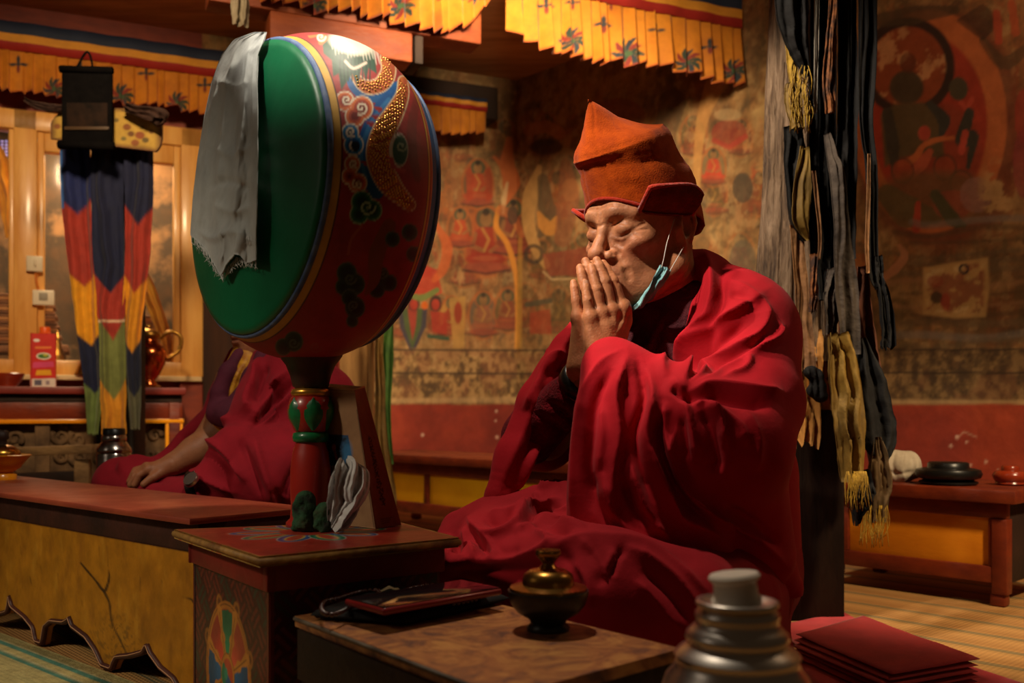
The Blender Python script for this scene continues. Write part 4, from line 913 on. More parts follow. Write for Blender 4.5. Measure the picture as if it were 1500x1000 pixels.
# --- dark post carrying the banner
yb = 3.35
c = P(176, 700, yb+.14)*[1, 1, 0]; M_dp = mat('sooty_post', (30, 22, 17), (18, 14, 12), rough=.7, scale=5, stretch=(2, 2, .5), bump=.3)
o = MB().box(c+[-.07, -.05, 0], (.14, 0, 0), (0, .12, 0), (0, 0, 1.50), .012).build('timber_post', M_dp, auto=40); tag(o, 'dark sooty post behind the three tailed banner', 'pillar')
M_ban = mat('banner_cotton', (225, 225, 225), (255, 255, 255), rough=.8, scale=25, vcol=True, sheen=.1, bump=.15, bscale=80)
tb = thing('pendant_banner', 'three tailed banner of blue red yellow and green cloth hanging before the window', 'banner', P(160, 210, yb))
BL, NV_, RD, YL, GN, DG = (16, 30, 84), (12, 20, 54), (150, 44, 32), (214, 146, 18), (110, 118, 62), (92, 92, 70)
def tail(pts, ws, bounds, cols, pt, seed, edgecol=None, lines=()):
    ys = np.array([q[1] for q in pts]); y0_, y1_ = ys[0], ys[-1]
    def paint(u, s):
        # distance down the tail as image rows
        y = y0_+(y1_-y0_)*u; k = 1-np.abs(2*s-1)
        c = np.tile(srgb(cols[0]), (len(u), 1))
        for b, cc in zip(bounds, cols[1:]): t_ = np.clip((y-b-pt*(k-.6))/5+.5, 0, 1)[:, None]; c = c*(1-t_)+srgb(cc)[None]*t_
        if edgecol is not None: c = np.where((s < .10)[:, None] & (y < bounds[0])[:, None], srgb(edgecol)[None], c)
        for l in lines: c = np.where((np.abs(y-l) < 2.2)[:, None], srgb((210, 180, 150))[None], c)
        return c
    P3 = [P(x, y, yy) for x, y, yy in pts]
    return cloth_strip('tail', P3, [w/F*yb for w in ws], M_ban, tb, folds=1.2, amp=.010, n=24, wn=40, seed=seed, across=(1, .25, 0), paint=paint, ragged=.015)
tail([(110, 190, yb), (112, 290, yb), (121, 390, yb), (130, 480, yb), (138, 560, yb), (136, 632, yb)], [44, 41, 38, 33, 26, 14], [292, 388, 475, 556], [BL, RD, YL, NV_, (104, 124, 66)], 18, 1, edgecol=(46, 92, 160))
tail([(155, 190, yb-.01), (157, 300, yb-.01), (160, 400, yb-.01), (164, 470, yb-.01), (166, 560, yb-.01), (167, 632, yb-.01)], [45, 45, 42, 38, 36, 34], [388, 470, 560], [NV_, RD, GN, (206, 140, 34)], 34, 2, lines=(454,))
tail([(202, 190, yb), (203, 290, yb), (200, 390, yb), (193, 480, yb), (196, 560, yb), (198, 625, yb)], [40, 38, 33, 28, 22, 14], [302, 392, 480, 556], [NV_, RD, (206, 136, 20), (18, 24, 50), DG], 24, 3)
# brocade hood above the tails
nu, nv = 90, 40; U, Vv = np.meshgrid(np.linspace(0, 1, nu), np.linspace(0, 1, nv), indexing='ij'); pxh = 74+U*163
hw = np.clip(1-np.abs(U-.5)*2, 0, 1)
top_y = 182-24*np.minimum(1, hw*3.4)**.6-0*U; bot_y = 203+20*U*np.minimum(1, hw*9)**.5
pyh = top_y+(bot_y-top_y)*Vv
yy_ = yb-.055-.02*np.sin(np.pi*U)
Vh = np.stack([(pxh-750)/F*yy_, yy_, H+(HZ-pyh)/F*yy_], -1).reshape(-1, 3)
p = Paint(pxh.ravel(), pyh.ravel(), (176, 142, 62)); 
for x_, y_, r_, c_ in ((186, 186, 6, (110, 50, 30)), (192, 196, 5, (84, 40, 30)), (205, 198, 7, (120, 44, 34)), (213, 205, 5, (70, 60, 40)), (198, 209, 6, (126, 60, 40)), (170, 176, 4, (84, 70, 40)), (84, 185, 5, (120, 60, 40)), (222, 193, 4, (110, 70, 40)), (181, 203, 4, (90, 84, 50)), (208, 187, 3, (90, 84, 50))): p.ell(x_, y_, r_, r_*.8, c_, a=.85)
e = np.minimum(np.minimum(Vv, 1-Vv)*8, np.minimum(U, 1-U)*14).ravel(); p.mix(1-e, (92, 54, 34))
L = [i*nv for i in range(nu)]+[(nu-1)*nv+j for j in range(1, nv)]+[i*nv+nv-1 for i in range(nu-2, -1, -1)]+[j for j in range(nv-2, 0, -1)]; nV = len(Vh); Q = grid_faces(nu, nv)
obj_np('brocade_hood', np.vstack([Vh, Vh+[0, .012, 0]]), np.vstack([Q[:, ::-1], Q+nV, np.array([[b, a, a+nV, b+nV] for a, b in zip(L, L[1:]+L[:1])])]), M_ban, tb, np.vstack([p.c, p.c]))
# dark scroll painting
ys = yb-.13; ts = thing('scroll_painting', 'small dark framed scroll painting hanging over the banner top', 'painting', P(126, 100, ys))
def sbox(px0, px1, py0, py1, y_, th, name, mt, bev=.003, parent=ts):
    a = P(px0, py1, y_); b = P(px1, py1, y_); h = P(px0, py0, y_)[2]-a[2]
    return MB().box(a, b-a, (0, th, 0), (0, 0, h), bev).build(name, mt, parent, auto=40)
M_scr = mat('scroll_black_brocade', (15, 13, 13), (9, 8, 9), rough=.9, scale=30, spec=.05)
sbox(90, 164, 100, 213, ys, .012, 'mount', M_scr); sbox(97, 157, 150, 191, ys-.003, .006, 'picture', mat('smoked_painting', (40, 27, 20), (18, 14, 12), rough=.8, scale=20, spec=.1))
sbox(94, 159, 185, 190, ys-.006, .006, 'picture_border', mat('tarnished_gilt', (64, 46, 28), rough=.5), .001)
MB().tube([P(88, 101, ys), P(165, 103, ys)], .012, 12).build('rod', M_scr, ts); MB().tube([P(86, 212, ys), P(167, 214, ys)], .014, 12).build('rod', M_scr, ts)
MB().tube(cat([P(112, 100, ys), P(122, 82, ys), P(128, 76, ys), P(133, 84, ys), P(136, 101, ys)], 5), .004, 6).build('hanger', M_scr, ts)
M_bcl = mat('brown_cloth', (64, 40, 30), (44, 28, 24), rough=.85, scale=15)
o = cloth_strip('cloth_tail', [P(182, 158, yb-.1), P(215, 166, yb-.11), P(236, 172, yb-.1), P(228, 184, yb-.1)], [.03, .05, .07, .02], M_bcl, folds=2, amp=.01, across=(0, .2, 1), seed=2); tag(o, 'dark brown bunched cloth end at the right of the banner hood', 'cloth')
o = cloth_strip('cloth_tail', [P(36, 146, yb-.08), P(60, 155, yb-.08), P(92, 158, yb-.08)], [.015, .035, .03], M_bcl, folds=1.5, amp=.008, across=(0, .2, 1), seed=9); tag(o, 'dark brown knotted cloth strip at the left of the black scroll', 'cloth')
# ================================================================ DRUM, SMALL TABLES, THINGS IN FRONT, PILLAR
def rayplane(px, py, n, p0):
    px = np.asarray(px, float); py = np.asarray(py, float)
    d = np.stack(np.broadcast_arrays((px-750)/F, np.ones_like(px+py), (HZ-py)/F), -1); o = np.array([0, 0, H])
    t = ((np.asarray(p0)-o)@np.asarray(n))/(d@np.asarray(n)); return o+d*t[..., None]
def rimquads(nu, nv, nV):
    L = [i*nv for i in range(nu)]+[(nu-1)*nv+j for j in range(1, nv)]+[i*nv+nv-1 for i in range(nu-2, -1, -1)]+[j for j in range(nv-2, 0, -1)]
    return np.array([[a, b, b+nV, a+nV] for a, b in zip(L, L[1:]+L[:1])])
def sheet(name, V, nu, nv, off, mt, parent=None, cols=None, smooth=True):
    V = V.reshape(-1, 3); nV = len(V); Q = grid_faces(nu, nv)
    return obj_np(name, np.vstack([V, V+off]), np.vstack([Q, Q[:, ::-1]+nV, rimquads(nu, nv, nV)]), mt, parent, None if cols is None else np.vstack([cols, cols]), smooth)
def quadgrid(a, b, c, d, nu, nv):
    """bilinear patch a-b along u, d-c opposite"""
    U, W = np.meshgrid(np.linspace(0, 1, nu), np.linspace(0, 1, nv), indexing='ij'); U = U[..., None]; W = W[..., None]
    a, b, c, d = map(np.asarray, (a, b, c, d)); return ((a*(1-U)+b*U)*(1-W)+(d*(1-U)+c*U)*W).reshape(-1, 3), U.ravel(), W.ravel()
M_vc = mat('painted_wood', (215, 215, 215), (255, 255, 255), rough=.42, vcol=True, scale=18, bump=.1, bscale=40, coat=.15)
# ---- drum table
DT = [PZ(380, 815, .30), PZ(672, 787, .30), PZ(580, 763, .30), PZ(255, 775, .30)]      # front, right, back, left
dt = thing('drum_table', 'small square red table with painted lotus top carrying the drum', 'table', (sum(DT)/4)*[1, 1, 0])
V, U, W = quadgrid(*DT, 170, 190); px, py = proj(V); 
cx, cy = -.287, 1.352; lx, ly = (V[:, 0]-cx)*950, (V[:, 1]-cy)*950
p = Paint(lx, ly, (172, 50, 40)); n = vnoise(lx*.02, ly*.02, 12); p.mix((n-.5)*2.5, (142, 40, 34)); p.mix((vnoise(lx*.09, ly*.09, 13)-.6)*3, (196, 84, 66))
for k in range(10):
    a = k*math.tau/10+.25; x_, y_ = 66*math.cos(a), 66*math.sin(a); out = [(60, 130, 110), (70, 104, 160)][k % 2]; mid = [(30, 112, 76), (40, 66, 136)][k % 2]
    p.ell(x_, y_, 38, 21, (186, 190, 180), rot=a); p.ell(x_, y_, 36.5, 19.5, mid, rot=a); p.ell(x_, y_, 32, 15, out, rot=a); p.ell(x_, y_, 28, 11.5, (204, 168, 70), rot=a); p.ell(x_, y_, 25, 8.5, (186, 70, 52), rot=a)
p.ell(0, 0, 40, 40, (172, 60, 44))
e = np.minimum(np.minimum(U, 1-U), np.minimum(W, 1-W)); p.mix(np.clip((.012-e)*150, 0, 1)*(.4+.6*(vnoise(lx*.08, ly*.08, 4) > .42)), (180, 140, 70))
sheet('lotus_top', V, 170, 190, np.array([0, 0, -.013]), M_vc, dt, p.c, smooth=False)
for o_ in [bpy.data.objects['lotus_top']]: o_['label'] = 'red board painted with a lotus'
M_gedge = mat('worn_gilt_edge', (176, 132, 66), (110, 74, 40), rough=.6, scale=30, bump=.3, bscale=60)
m = MB(); m.tube([d+[0, 0, -.0066] for d in DT], .0046, 8, closed=True); m.build('worn_edge', M_gedge, dt)
ctr = sum(DT)/4; ins = [ctr+(d-ctr)*.86 for d in DT]
def skirt(pts, z0, z1, th, name, mt):
    m = MB()
    for a, b in zip(pts, pts[1:]+pts[:1]):
        dv = np.array([-(b-a)[1], (b-a)[0], 0]); dv = dv/np.linalg.norm(dv)*th
        m.box((a[0], a[1], z0), (b-a)*[1, 1, 0], dv, (0, 0, z1-z0), .0015)
    return m.build(name, mt, dt, auto=40)
M_redap = mat('red_table_apron', (128, 36, 26), (100, 28, 22), rough=.5, scale=8, bump=.1)
skirt([ctr+(d-ctr)*.90 for d in DT], .254, .288, .012, 'apron', M_redap)
skirt(ins, .0, .256, .010, 'carcass', M_dark)
def fret(p, ox=0):
    """interlocking key pattern"""
    x, y = p.x+ox, p.y; u = (x+y)/13.0; v = (x-y)/13.0
    iu, iv = np.floor(u/3), np.floor(v/3); fu, fv = u/3-iu, v/3-iv; par = ((iu+iv) % 2) == 0
    g = np.where(par, (fu*5) % 2 < 1.0, (fv*5) % 2 < 1.0)
    p.mix(g*.9, (66, 24, 22)); p.mix((~g & ((iu % 3) == 0))*.7, (40, 60, 46)); p.mix((~g & ((iu % 3) != 0))*.8, (110, 40, 30))
def side_panel(a, b, wheel_on, name):
    dv = np.array([-(b-a)[1], (b-a)[0], 0]); dv = -dv/np.linalg.norm(dv)*.0015
    a = np.array([a[0], a[1], 0])+dv; b = np.array([b[0], b[1], 0])+dv; L = np.linalg.norm(b-a); z1 = .254
    V, U, W = quadgrid(a, b, b+[0, 0, z1], a+[0, 0, z1], 130, 140)
    p = Paint(U*L*1000, W*z1*1000, (70, 28, 24)); fret(p)
    if wheel_on:
        x0, y0, s = L*500, 122, 1.0
        ry, rx = 93, 78
        for q in range(8): a_ = q*math.tau/8+.39; p.ell(x0+rx*1.06*math.cos(a_), y0+ry*1.06*math.sin(a_), 12, 12, (150, 92, 36)); p.ell(x0+rx*1.07*math.cos(a_), y0+ry*1.07*math.sin(a_), 6, 6, (100, 54, 28))
        p.ell(x0, y0, rx+5, ry+5, (182, 112, 40)); p.ring(x0, y0, rx+1, ry+1, 1.6, (104, 60, 28))
        p.ell(x0, y0, rx-5, ry-5, (150, 52, 34))
        cols = [(28, 98, 66), (150, 48, 34), (22, 70, 104), (160, 60, 40)]
        ang = np.arctan2((p.y-y0)/ry, (p.x-x0)/rx); rad = np.hypot((p.x-x0)/rx, (p.y-y0)/ry)
        k = np.floor((ang-.42)/(math.tau/8)).astype(int) % 8
        for q in range(8):
            m_ = ((k == q) & (rad < .93) & (rad > .3)).astype(f32); c_ = [cols[3], cols[0], cols[1], cols[2], cols[1], cols[0], cols[3], cols[2]][q]
            p.mix(m_, c_); p.mix(m_*np.clip((.75-rad)*1.2, 0, .5), tuple(min(255, int(v*1.7)) for v in c_))
        for q in range(8):
            a_ = .42+q*math.tau/8; ex, ey = math.cos(a_), math.sin(a_)
            pts = [(x0+rx*r_*ex, y0+ry*r_*ey) for r_ in (.28, .5, .7, .93)]; p.line(pts, [4, 5.5, 4, 9], (190, 122, 44)); p.ell(x0+rx*.56*ex, y0+ry*.56*ey, 9, 8, (190, 122, 44)); p.line(pts, .8, (104, 60, 28))
        p.ell(x0, y0, rx*.33, ry*.33, (190, 122, 44)); p.ring(x0, y0, rx*.32, ry*.32, 1.2, (104, 60, 28)); p.ell(x0, y0, rx*.25, ry*.25, (176, 70, 44))
        p.line([(x0-14, y0+10), (x0-16, y0-2), (x0-8, y0-16), (x0+4, y0-20)], [5, 7, 6, 2], (30, 116, 80), n=6); p.line([(x0-2, y0-4), (x0+8, y0-12), (x0+10, y0-18), (x0, y0-20)], [7, 8, 6, 2], (30, 90, 130), n=6); p.ell(x0-6, y0+2, 6, 8, (46, 140, 110))
    e = np.minimum(U, 1-U)*L*1000; p.mix((e < 5)*1.0, (104, 36, 28))
    sheet(name, V, 130, 140, -dv*.8, M_vc, dt, p.c, smooth=False)
side_panel(ins[3], ins[0], True, 'wheel_panel'); side_panel(ins[0], ins[1], False, 'fret_panel')

# ---- drum
DC = np.array([-.3014, 1.412, .780]); an = np.array([-.7529, -.6567, .0447]); an /= np.linalg.norm(an)
up = np.array([0, 0, 1.])-an*an[2]; up /= np.linalg.norm(up); sd = np.cross(an, up)
HW, RR, RM = .0909, .2025, .0330
drum = thing('drum', 'large green headed ritual drum with painted dragon barrel on a red post', 'drum', (-.2985, 1.417, .30))
nt_, nth = 230, 520
t_ = np.linspace(-1, 1, nt_); th = np.arange(nth)/nth*math.tau
Rt = RR+RM*(1-np.abs(t_)**2.2)
def barrel(t, th, extra=0.0):
    R = RR+RM*(1-np.abs(t)**2.2)+extra
    return DC+an*(HW*t)[..., None]+(up*np.cos(th)[..., None]+sd*np.sin(th)[..., None])*R[..., None]
TH, TT = np.meshgrid(th, t_, indexing='ij')
Vb = barrel(TT, TH).reshape(-1, 3); px, py = proj(Vb); tt = TT.ravel()
p = Paint(px, py, (152, 44, 42)); p.mix((vnoise(px*.05, py*.05, 3)-.5)*2, (124, 34, 34))
nb = barrel(TT, TH, .01).reshape(-1, 3)-Vb; view = Vb-np.array([0, 0, H]); front = (np.einsum('ij,ij->i', nb, view) < 0)
ORG, WHT, DRD = (206, 104, 52), (222, 206, 180), (110, 30, 26)
# blue swathe behind dragon
p.line([(512, 106), (520, 126), (540, 139), (566, 136), (585, 128)], [7, 9, 11, 12, 10], (30, 92, 150), n=6); p.line([(578, 140), (556, 165), (540, 195), (533, 225), (537, 255), (552, 282)], [12, 13, 12, 11, 12, 10], (26, 84, 146), n=6)
p.line([(570, 145), (548, 172), (533, 205), (529, 232), (536, 262)], 3, (70, 140, 190), n=6, a=.5)
for x_, y_ in ((552, 172), (545, 182), (556, 160), (538, 240)): p.line([(x_, y_), (x_-10, y_-4)], [4, .5], (150, 40, 40))
# dragon body
BODY1 = cat([(590, 118), (589, 140), (577, 166), (561, 194), (554, 222), (560, 250), (576, 276), (600, 300)], 10); W1 = np.interp(np.linspace(0, 1, len(BODY1)), [0, .15, .35, .6, .8, 1], [6, 9, 15, 17, 16, 8])
BODY2 = cat([(566, 84), (569, 104), (560, 122), (544, 128), (531, 124), (520, 112)], 10); W2_ = np.interp(np.linspace(0, 1, len(BODY2)), [0, .3, .7, 1], [8, 11, 9, 5])
for B_, Wd in ((BODY1, W1), (BODY2, W2_)):
    p.line(B_, Wd+1.6, (214, 190, 150)); p.line(B_, Wd, (178, 92, 40)); p.line(B_+[4, 0], Wd*.55, (150, 54, 34), a=.6)
p.line([(612, 140), (604, 180), (604, 220), (612, 262)], [5, 7, 7, 5], (132, 46, 40), n=6)
# claw cloud inside the coil
p.ell(584, 220, 14, 25, (206, 196, 180)); p.ell(586, 220, 11, 22, (24, 78, 52)); p.line(spiral(588, 214, 8, 1.2), 1.3, (150, 170, 140)); p.line([(573, 232), (578, 245), (592, 250)], 3, (176, 66, 60), n=5)
# mane and head at the top
p.poly([(472, 62), (486, 54), (548, 72), (552, 108), (540, 100), (536, 118), (530, 96), (524, 128), (516, 108), (508, 120), (500, 132), (496, 108), (488, 112), (486, 88), (474, 78)], (38, 72, 52), w=2)
for q in range(9): p.line([(500+q*5, 72), (498+q*5.5, 95), (500+q*5.2, 118)], 1, (22, 48, 36), n=4)
p.ell(514, 62, 32, 17, (226, 214, 190), rot=.25, w=6)  # cream flame, with a gloss highlight painted into the barrel colour
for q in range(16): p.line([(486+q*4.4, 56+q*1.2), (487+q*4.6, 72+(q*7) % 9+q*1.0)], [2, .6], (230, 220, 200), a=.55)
p.line([(506, 90), (518, 100), (536, 92)], 2, (214, 190, 170), n=4)
def cloud(pts, cols, spir):
    for i, c in enumerate(cols):
        sh = (0, 1.9, 5.6, 9.2)[i]
        for x_, y_, r_ in pts:
            if r_-sh > 0: p.ell(x_, y_, r_-sh, (r_-sh)*1.08, c, w=1.4)
    for x_, y_, r_, a0, sg in spir: p.line(spiral(x_, y_, r_, 1.3, a0, sg), 1.5, cols[0], w=1.2)
OR_ = [WHT, (206, 104, 52), (160, 60, 40), DRD]; BL_ = [WHT, (36, 116, 166), (20, 72, 126), (12, 34, 62)]; GR_ = [(150, 180, 150), (36, 104, 74), (22, 72, 52), (12, 44, 34)]
cloud([(505, 148, 14), (530, 158, 17), (520, 170, 15)], OR_, [(508, 146, 8, 0, 1), (529, 158, 10, 2, -1)])
cloud([(513, 194, 13), (518, 212, 15)], BL_, [(514, 193, 8, 1, 1), (519, 214, 7, 4, -1)]); p.ell(521, 214, 6, 8, (14, 22, 36))
cloud([(516, 240, 12), (524, 268, 14), (512, 258, 12)], OR_, [(518, 240, 7, 1, 1), (524, 270, 8, 4, -1)])
cloud([(530, 296, 16), (545, 308, 15), (526, 314, 14)], GR_, [(538, 303, 12, 0, 1)])
p.line([(455, 52), (466, 50), (476, 55), (470, 62)], 4, ORG, n=5); p.line(spiral(470, 54, 7, 1.2), 1.4, WHT)
GD_ = [(70, 92, 76), (24, 60, 50), (16, 44, 40), (10, 30, 30)]
cloud([(508, 400, 15), (520, 416, 15), (503, 420, 12)], GD_, [(513, 408, 9, 0, 1)]); cloud([(556, 404, 14), (570, 414, 12), (552, 424, 12)], GD_, [(560, 400, 8, 0, 1)]); cloud([(520, 450, 15), (512, 436, 12), (516, 470, 9)], GD_, [(518, 448, 8, 2, 1)])
cloud([(430, 500, 14), (415, 508, 12)], GD_, [(430, 502, 8, 0, 1)]); p.line(spiral(462, 508, 9, 1.3), 1.6, (150, 70, 60)); p.line([(570, 330), (552, 372), (548, 410), (536, 430)], [10, 12, 8, 3], (120, 62, 34), n=6)
cloud([(575, 350, 11), (600, 340, 12), (606, 372, 11)], GD_, []); p.line([(530, 330), (515, 350), (510, 372)], 2, (170, 80, 60), n=5)
p.c[~front] = srgb((150, 44, 42)).astype(f32)
# rim bands
def tb_(a, b, c): p.mix(((tt > a) & (tt < b)).astype(f32), c)
BLU, GLD = (22, 62, 124), (196, 150, 60)
tb_(.985, 1.01, (96, 108, 120)); tb_(.90, .985, BLU); tb_(.80, .90, GLD); tb_(.79, .80, (80, 40, 30)); tb_(-.66, -.62, GLD); tb_(-.62, -.60, (90, 40, 32)); tb_(-1.01, -.70, (24, 84, 136)); tb_(-.735, -.70, (196, 120, 70))
sel = (tt > .91) & (tt < .98); p.mix(sel*((vnoise(px*.7, py*.7, 5) > .66)), (120, 150, 186))
M_drum = mat('drum_lacquer', (225, 225, 225), (255, 255, 255), rough=.52, vcol=True, scale=20, coat=.0, bump=.06, bscale=50)
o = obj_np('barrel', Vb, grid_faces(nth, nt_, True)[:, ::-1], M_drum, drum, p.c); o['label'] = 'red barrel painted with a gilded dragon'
# raised gilt scales
fi = np.nonzero(front)[0]; fx, fy = px[fi], py[fi]
m = MB(); rr_ = np.random.default_rng(2)
def dots(B_, Wd, dstep=4.4):
    s = np.r_[0, np.cumsum(np.linalg.norm(np.diff(B_, axis=0), axis=1))]; tot = s[-1]; row = 0; q = 0.0
    while q < tot:
        c = np.array([np.interp(q, s, B_[:, 0]), np.interp(q, s, B_[:, 1])]); c2 = np.array([np.interp(q+1, s, B_[:, 0]), np.interp(q+1, s, B_[:, 1])]); w = np.interp(q, s, Wd)
        tn = (c2-c)/(np.linalg.norm(c2-c)+1e-9); nn = np.array([-tn[1], tn[0]]); k = int(w/dstep)
        for j in np.arange(-k, k+1)+(.5 if row % 2 else 0):
            if abs(j*dstep) > w: continue
            x_, y_ = c+nn*j*dstep
            i = np.argmin((fx-x_)**2+(fy-y_)**2)
            if (fx[i]-x_)**2+(fy[i]-y_)**2 > 5: continue
            vtx = Vb[fi[i]]; nn3 = nb[fi[i]]/np.linalg.norm(nb[fi[i]])
            a_ = np.cross(nn3, [0, 0, 1]); a_ /= np.linalg.norm(a_); b_2 = np.cross(nn3, a_); r_ = .00165
            ring = [m.bm.verts.new(tuple(vtx+(a_*math.cos(z)+b_2*math.sin(z))*r_)) for z in np.arange(6)*math.tau/6]; top = m.bm.verts.new(tuple(vtx+nn3*.0017))
            for e_i in range(6): m.bm.faces.new([ring[e_i], ring[(e_i+1) % 6], top])
        q += dstep*.86; row += 1
dots(BODY1, W1-1.5)
M_gold = mat('gold_leaf', (222, 170, 70), (190, 130, 50), rough=.3, metal=.85, scale=60)
m.build('gilt_scales', M_gold, drum); m = MB(); dots(BODY2, W2_-1.5); m.build('gilt_scales', M_gold, drum)
# heads
M_head = mat('green_drumskin', (3, 98, 60), (2, 80, 48), rough=.42, scale=5, bump=.12, bscale=18, spec=.45)
def head(sign, name):
    nr, na = 44, 200; r = np.linspace(0, 1, nr)
    rr = RR*1.012*np.minimum(1, r*1.03); z = HW*1.0+.016*(1-r**2.2)
    # last rings fold down over the rim
    z = np.where(r > .95, z-(r-.95)/.05*.022, z); rr = np.where(r > .95, RR*1.014+.002*(r-.95)/.05, rr)
    A, Rg = np.meshgrid(np.arange(na)/na*math.tau, np.arange(nr), indexing='ij')
    wob = .0005*np.sin(A*43+2*np.sin(A*5))*(Rg > nr-3)
    Vh = DC+(an*sign)*(z[Rg]+wob)[..., None]+(up*np.cos(A)[..., None]+sd*np.sin(A)[..., None])*(rr[Rg]+wob)[..., None]
    return obj_np(name, Vh.reshape(-1, 3), grid_faces(na, nr, True) if sign > 0 else grid_faces(na, nr, True)[:, ::-1], M_head, drum)
head(1, 'drumhead'); head(-1, 'drumhead')
M_rope = mat('blue_rope', (60, 84, 130), (90, 108, 140), rough=.6, scale=60)
for s_g in (1, -1):
    m = MB(); m.tube([DC+an*s_g*(HW*.92)+(up*math.cos(a)+sd*math.sin(a))*(RR+.0045) for a in np.arange(120)/120*math.tau], .0045, 8, closed=True); m.build('rim_cord', M_rope, drum)
# post
pc = np.array([-.2985, 1.417, .30])
zf = lambda y: (HZ-y)/F*1.417+H-.30
M_post_r = mat('red_post_paint', (164, 36, 26), (140, 30, 22), rough=.35, coat=.3, scale=8); M_gr = mat('green_leaf_paint', (20, 116, 62), (10, 78, 44), rough=.4, coat=.3, scale=30); M_sock = mat('dark_lotus_socket', (66, 24, 26), (28, 40, 34), rough=.45, scale=20)
MB().lathe(pc, [(0, 0), (.036, 0), (.036, .006), (.030, .012), (.0285, .03), (.030, .055), (.0295, .085), (.026, .11), (.0215, zf(648)), (.021, zf(640))], 36, cap=False).build('shaft', M_post_r, drum)
MB().lathe(pc, [(.020, zf(648)), (.0255, zf(646)), (.0265, zf(640)), (.0255, zf(634)), (.020, zf(632))], 36, cap=False).build('ring', M_gr, drum)
MB().lathe(pc, [(.019, zf(634)), (.024, zf(630)), (.032, zf(612)), (.0335, zf(598)), (.030, zf(584)), (.024, zf(578))], 36, cap=False).build('knot', M_post_r, drum)
M_leaf = mat('leaf_edge', (150, 150, 110), rough=.5)
for k in range(6):
    a0 = -math.pi/2+.35+k*math.tau/6; m = MB(); pts = []
    n_ = 9
    rows = []
    for i in range(n_):
        u = i/(n_-1); zc = zf(630)+(zf(582)-zf(630))*u; hw_ = .42*math.sin(math.pi*min(1, u*.97+.03))**.8+.02; prof = np.interp(zc, [zf(634), zf(630), zf(612), zf(598), zf(584), zf(578)], [.019, .024, .032, .0335, .030, .024])
        rows.append([m.bm.verts.new(tuple(pc+[(prof+.0022*(1-abs(j)))*math.cos(a0+j*hw_), (prof+.0022*(1-abs(j)))*math.sin(a0+j*hw_), zc])) for j in (-1, -.5, 0, .5, 1)])
    for r0, r1 in zip(rows, rows[1:]):
        for j in range(4): m.bm.faces.new([r0[j], r0[j+1], r1[j+1], r1[j]])
    m.build('leaf', M_gr, drum)
MB().lathe(pc, [(.020, zf(582)), (.027, zf(580)), (.029, zf(575)), (.027, zf(570)), (.020, zf(568))], 36, cap=False).build('gilt_ring', M_gold, drum)
MB().lathe(pc, [(.020, zf(570)), (.026, zf(566)), (.030, zf(550)), (.036, zf(535)), (.046, zf(522)), (.05, zf(512)), (.03, zf(508))], 36, cap=False).build('socket', M_sock, drum)

# ---- scarf over the drum head
M_khata = mat('white_sheer_silk', (164, 168, 168), (190, 194, 192), rough=.6, scale=16, sheen=.2, bump=.06, bscale=260, alpha=.90)
ks = thing('silk_scarf', 'sheer white silk scarf draped over the left side of the drum', 'scarf', DC+an*HW+up*.2)
def hanging(edge, bot, seed, ampl, base, nu=90, nv=80, fr=.004):
    """edge rows (y, left x, right x); bot (u, y) is the lower hem"""
    U = np.linspace(0, 1, nv)[None]; W = np.linspace(0, 1, nu)[:, None]; e = np.array(edge, float); b = np.array(bot, float); c = cat(b, 6)
    yb = np.interp(U[0], c[:, 0], c[:, 1]); pyg = e[0, 0]+(yb[None]-e[0, 0])*W
    pxg = np.interp(pyg, e[:, 0], e[:, 1])*(1-U)+np.interp(pyg, e[:, 0], e[:, 2])*U
    uu = np.broadcast_to(U, pyg.shape); ww = np.broadcast_to(W, pyg.shape)
    wav = .5*np.sin(uu*10+seed+ww*1.5)*(.3+.7*ww)+.35*np.sin(uu*19+2*seed-ww*2)*(.2+.8*ww)+1.5*(vnoise(uu*3+seed, ww*4+seed, seed)-.5)+.7*(vnoise(uu*9+seed, ww*8+uu*6, seed+1)-.5)*ww
    pts0 = rayplane(pxg, pyg, an, DC+an*HW); rad = np.linalg.norm(pts0-(DC+an*HW)-((pts0-(DC+an*HW))@an)[..., None]*an, axis=-1); dome = .016*np.clip(1-(rad/RR)**2.2, 0, 1); roll = np.clip((rad-RR)/.03, 0, 1.5)
    hgt = base+.005+ampl*np.clip(wav*.5+.5, 0, 1.4)+dome-roll*.02
    d_ = np.stack(np.broadcast_arrays((pxg-750)/F, np.ones_like(pxg), (HZ-pyg)/F), -1); o_ = np.array([0, 0, H])
    pts = o_+d_*((float((DC+an*HW-o_)@an)+hgt)/(d_@an))[..., None]
    r = np.random.default_rng(seed); pts[-1, :, 2] -= r.random(nv)*fr
    return pts.reshape(-1, 3), nu, nv
V, a, b = hanging([(47, 374, 391), (58, 344, 388), (80, 326, 379), (120, 312, 379), (170, 301, 380), (230, 291, 380), (290, 284, 378), (340, 280, 376), (410, 280, 376)], [(0, 344), (.2, 362), (.36, 386), (.46, 402), (.56, 386), (.72, 372), (.86, 384), (1, 380)], 1, .013, .003, fr=.001)
Qk = grid_faces(a, b)
if (vnormals(V, Qk)*(V-np.array([0, 0, H]))).sum() > 0: Qk = Qk[:, ::-1]
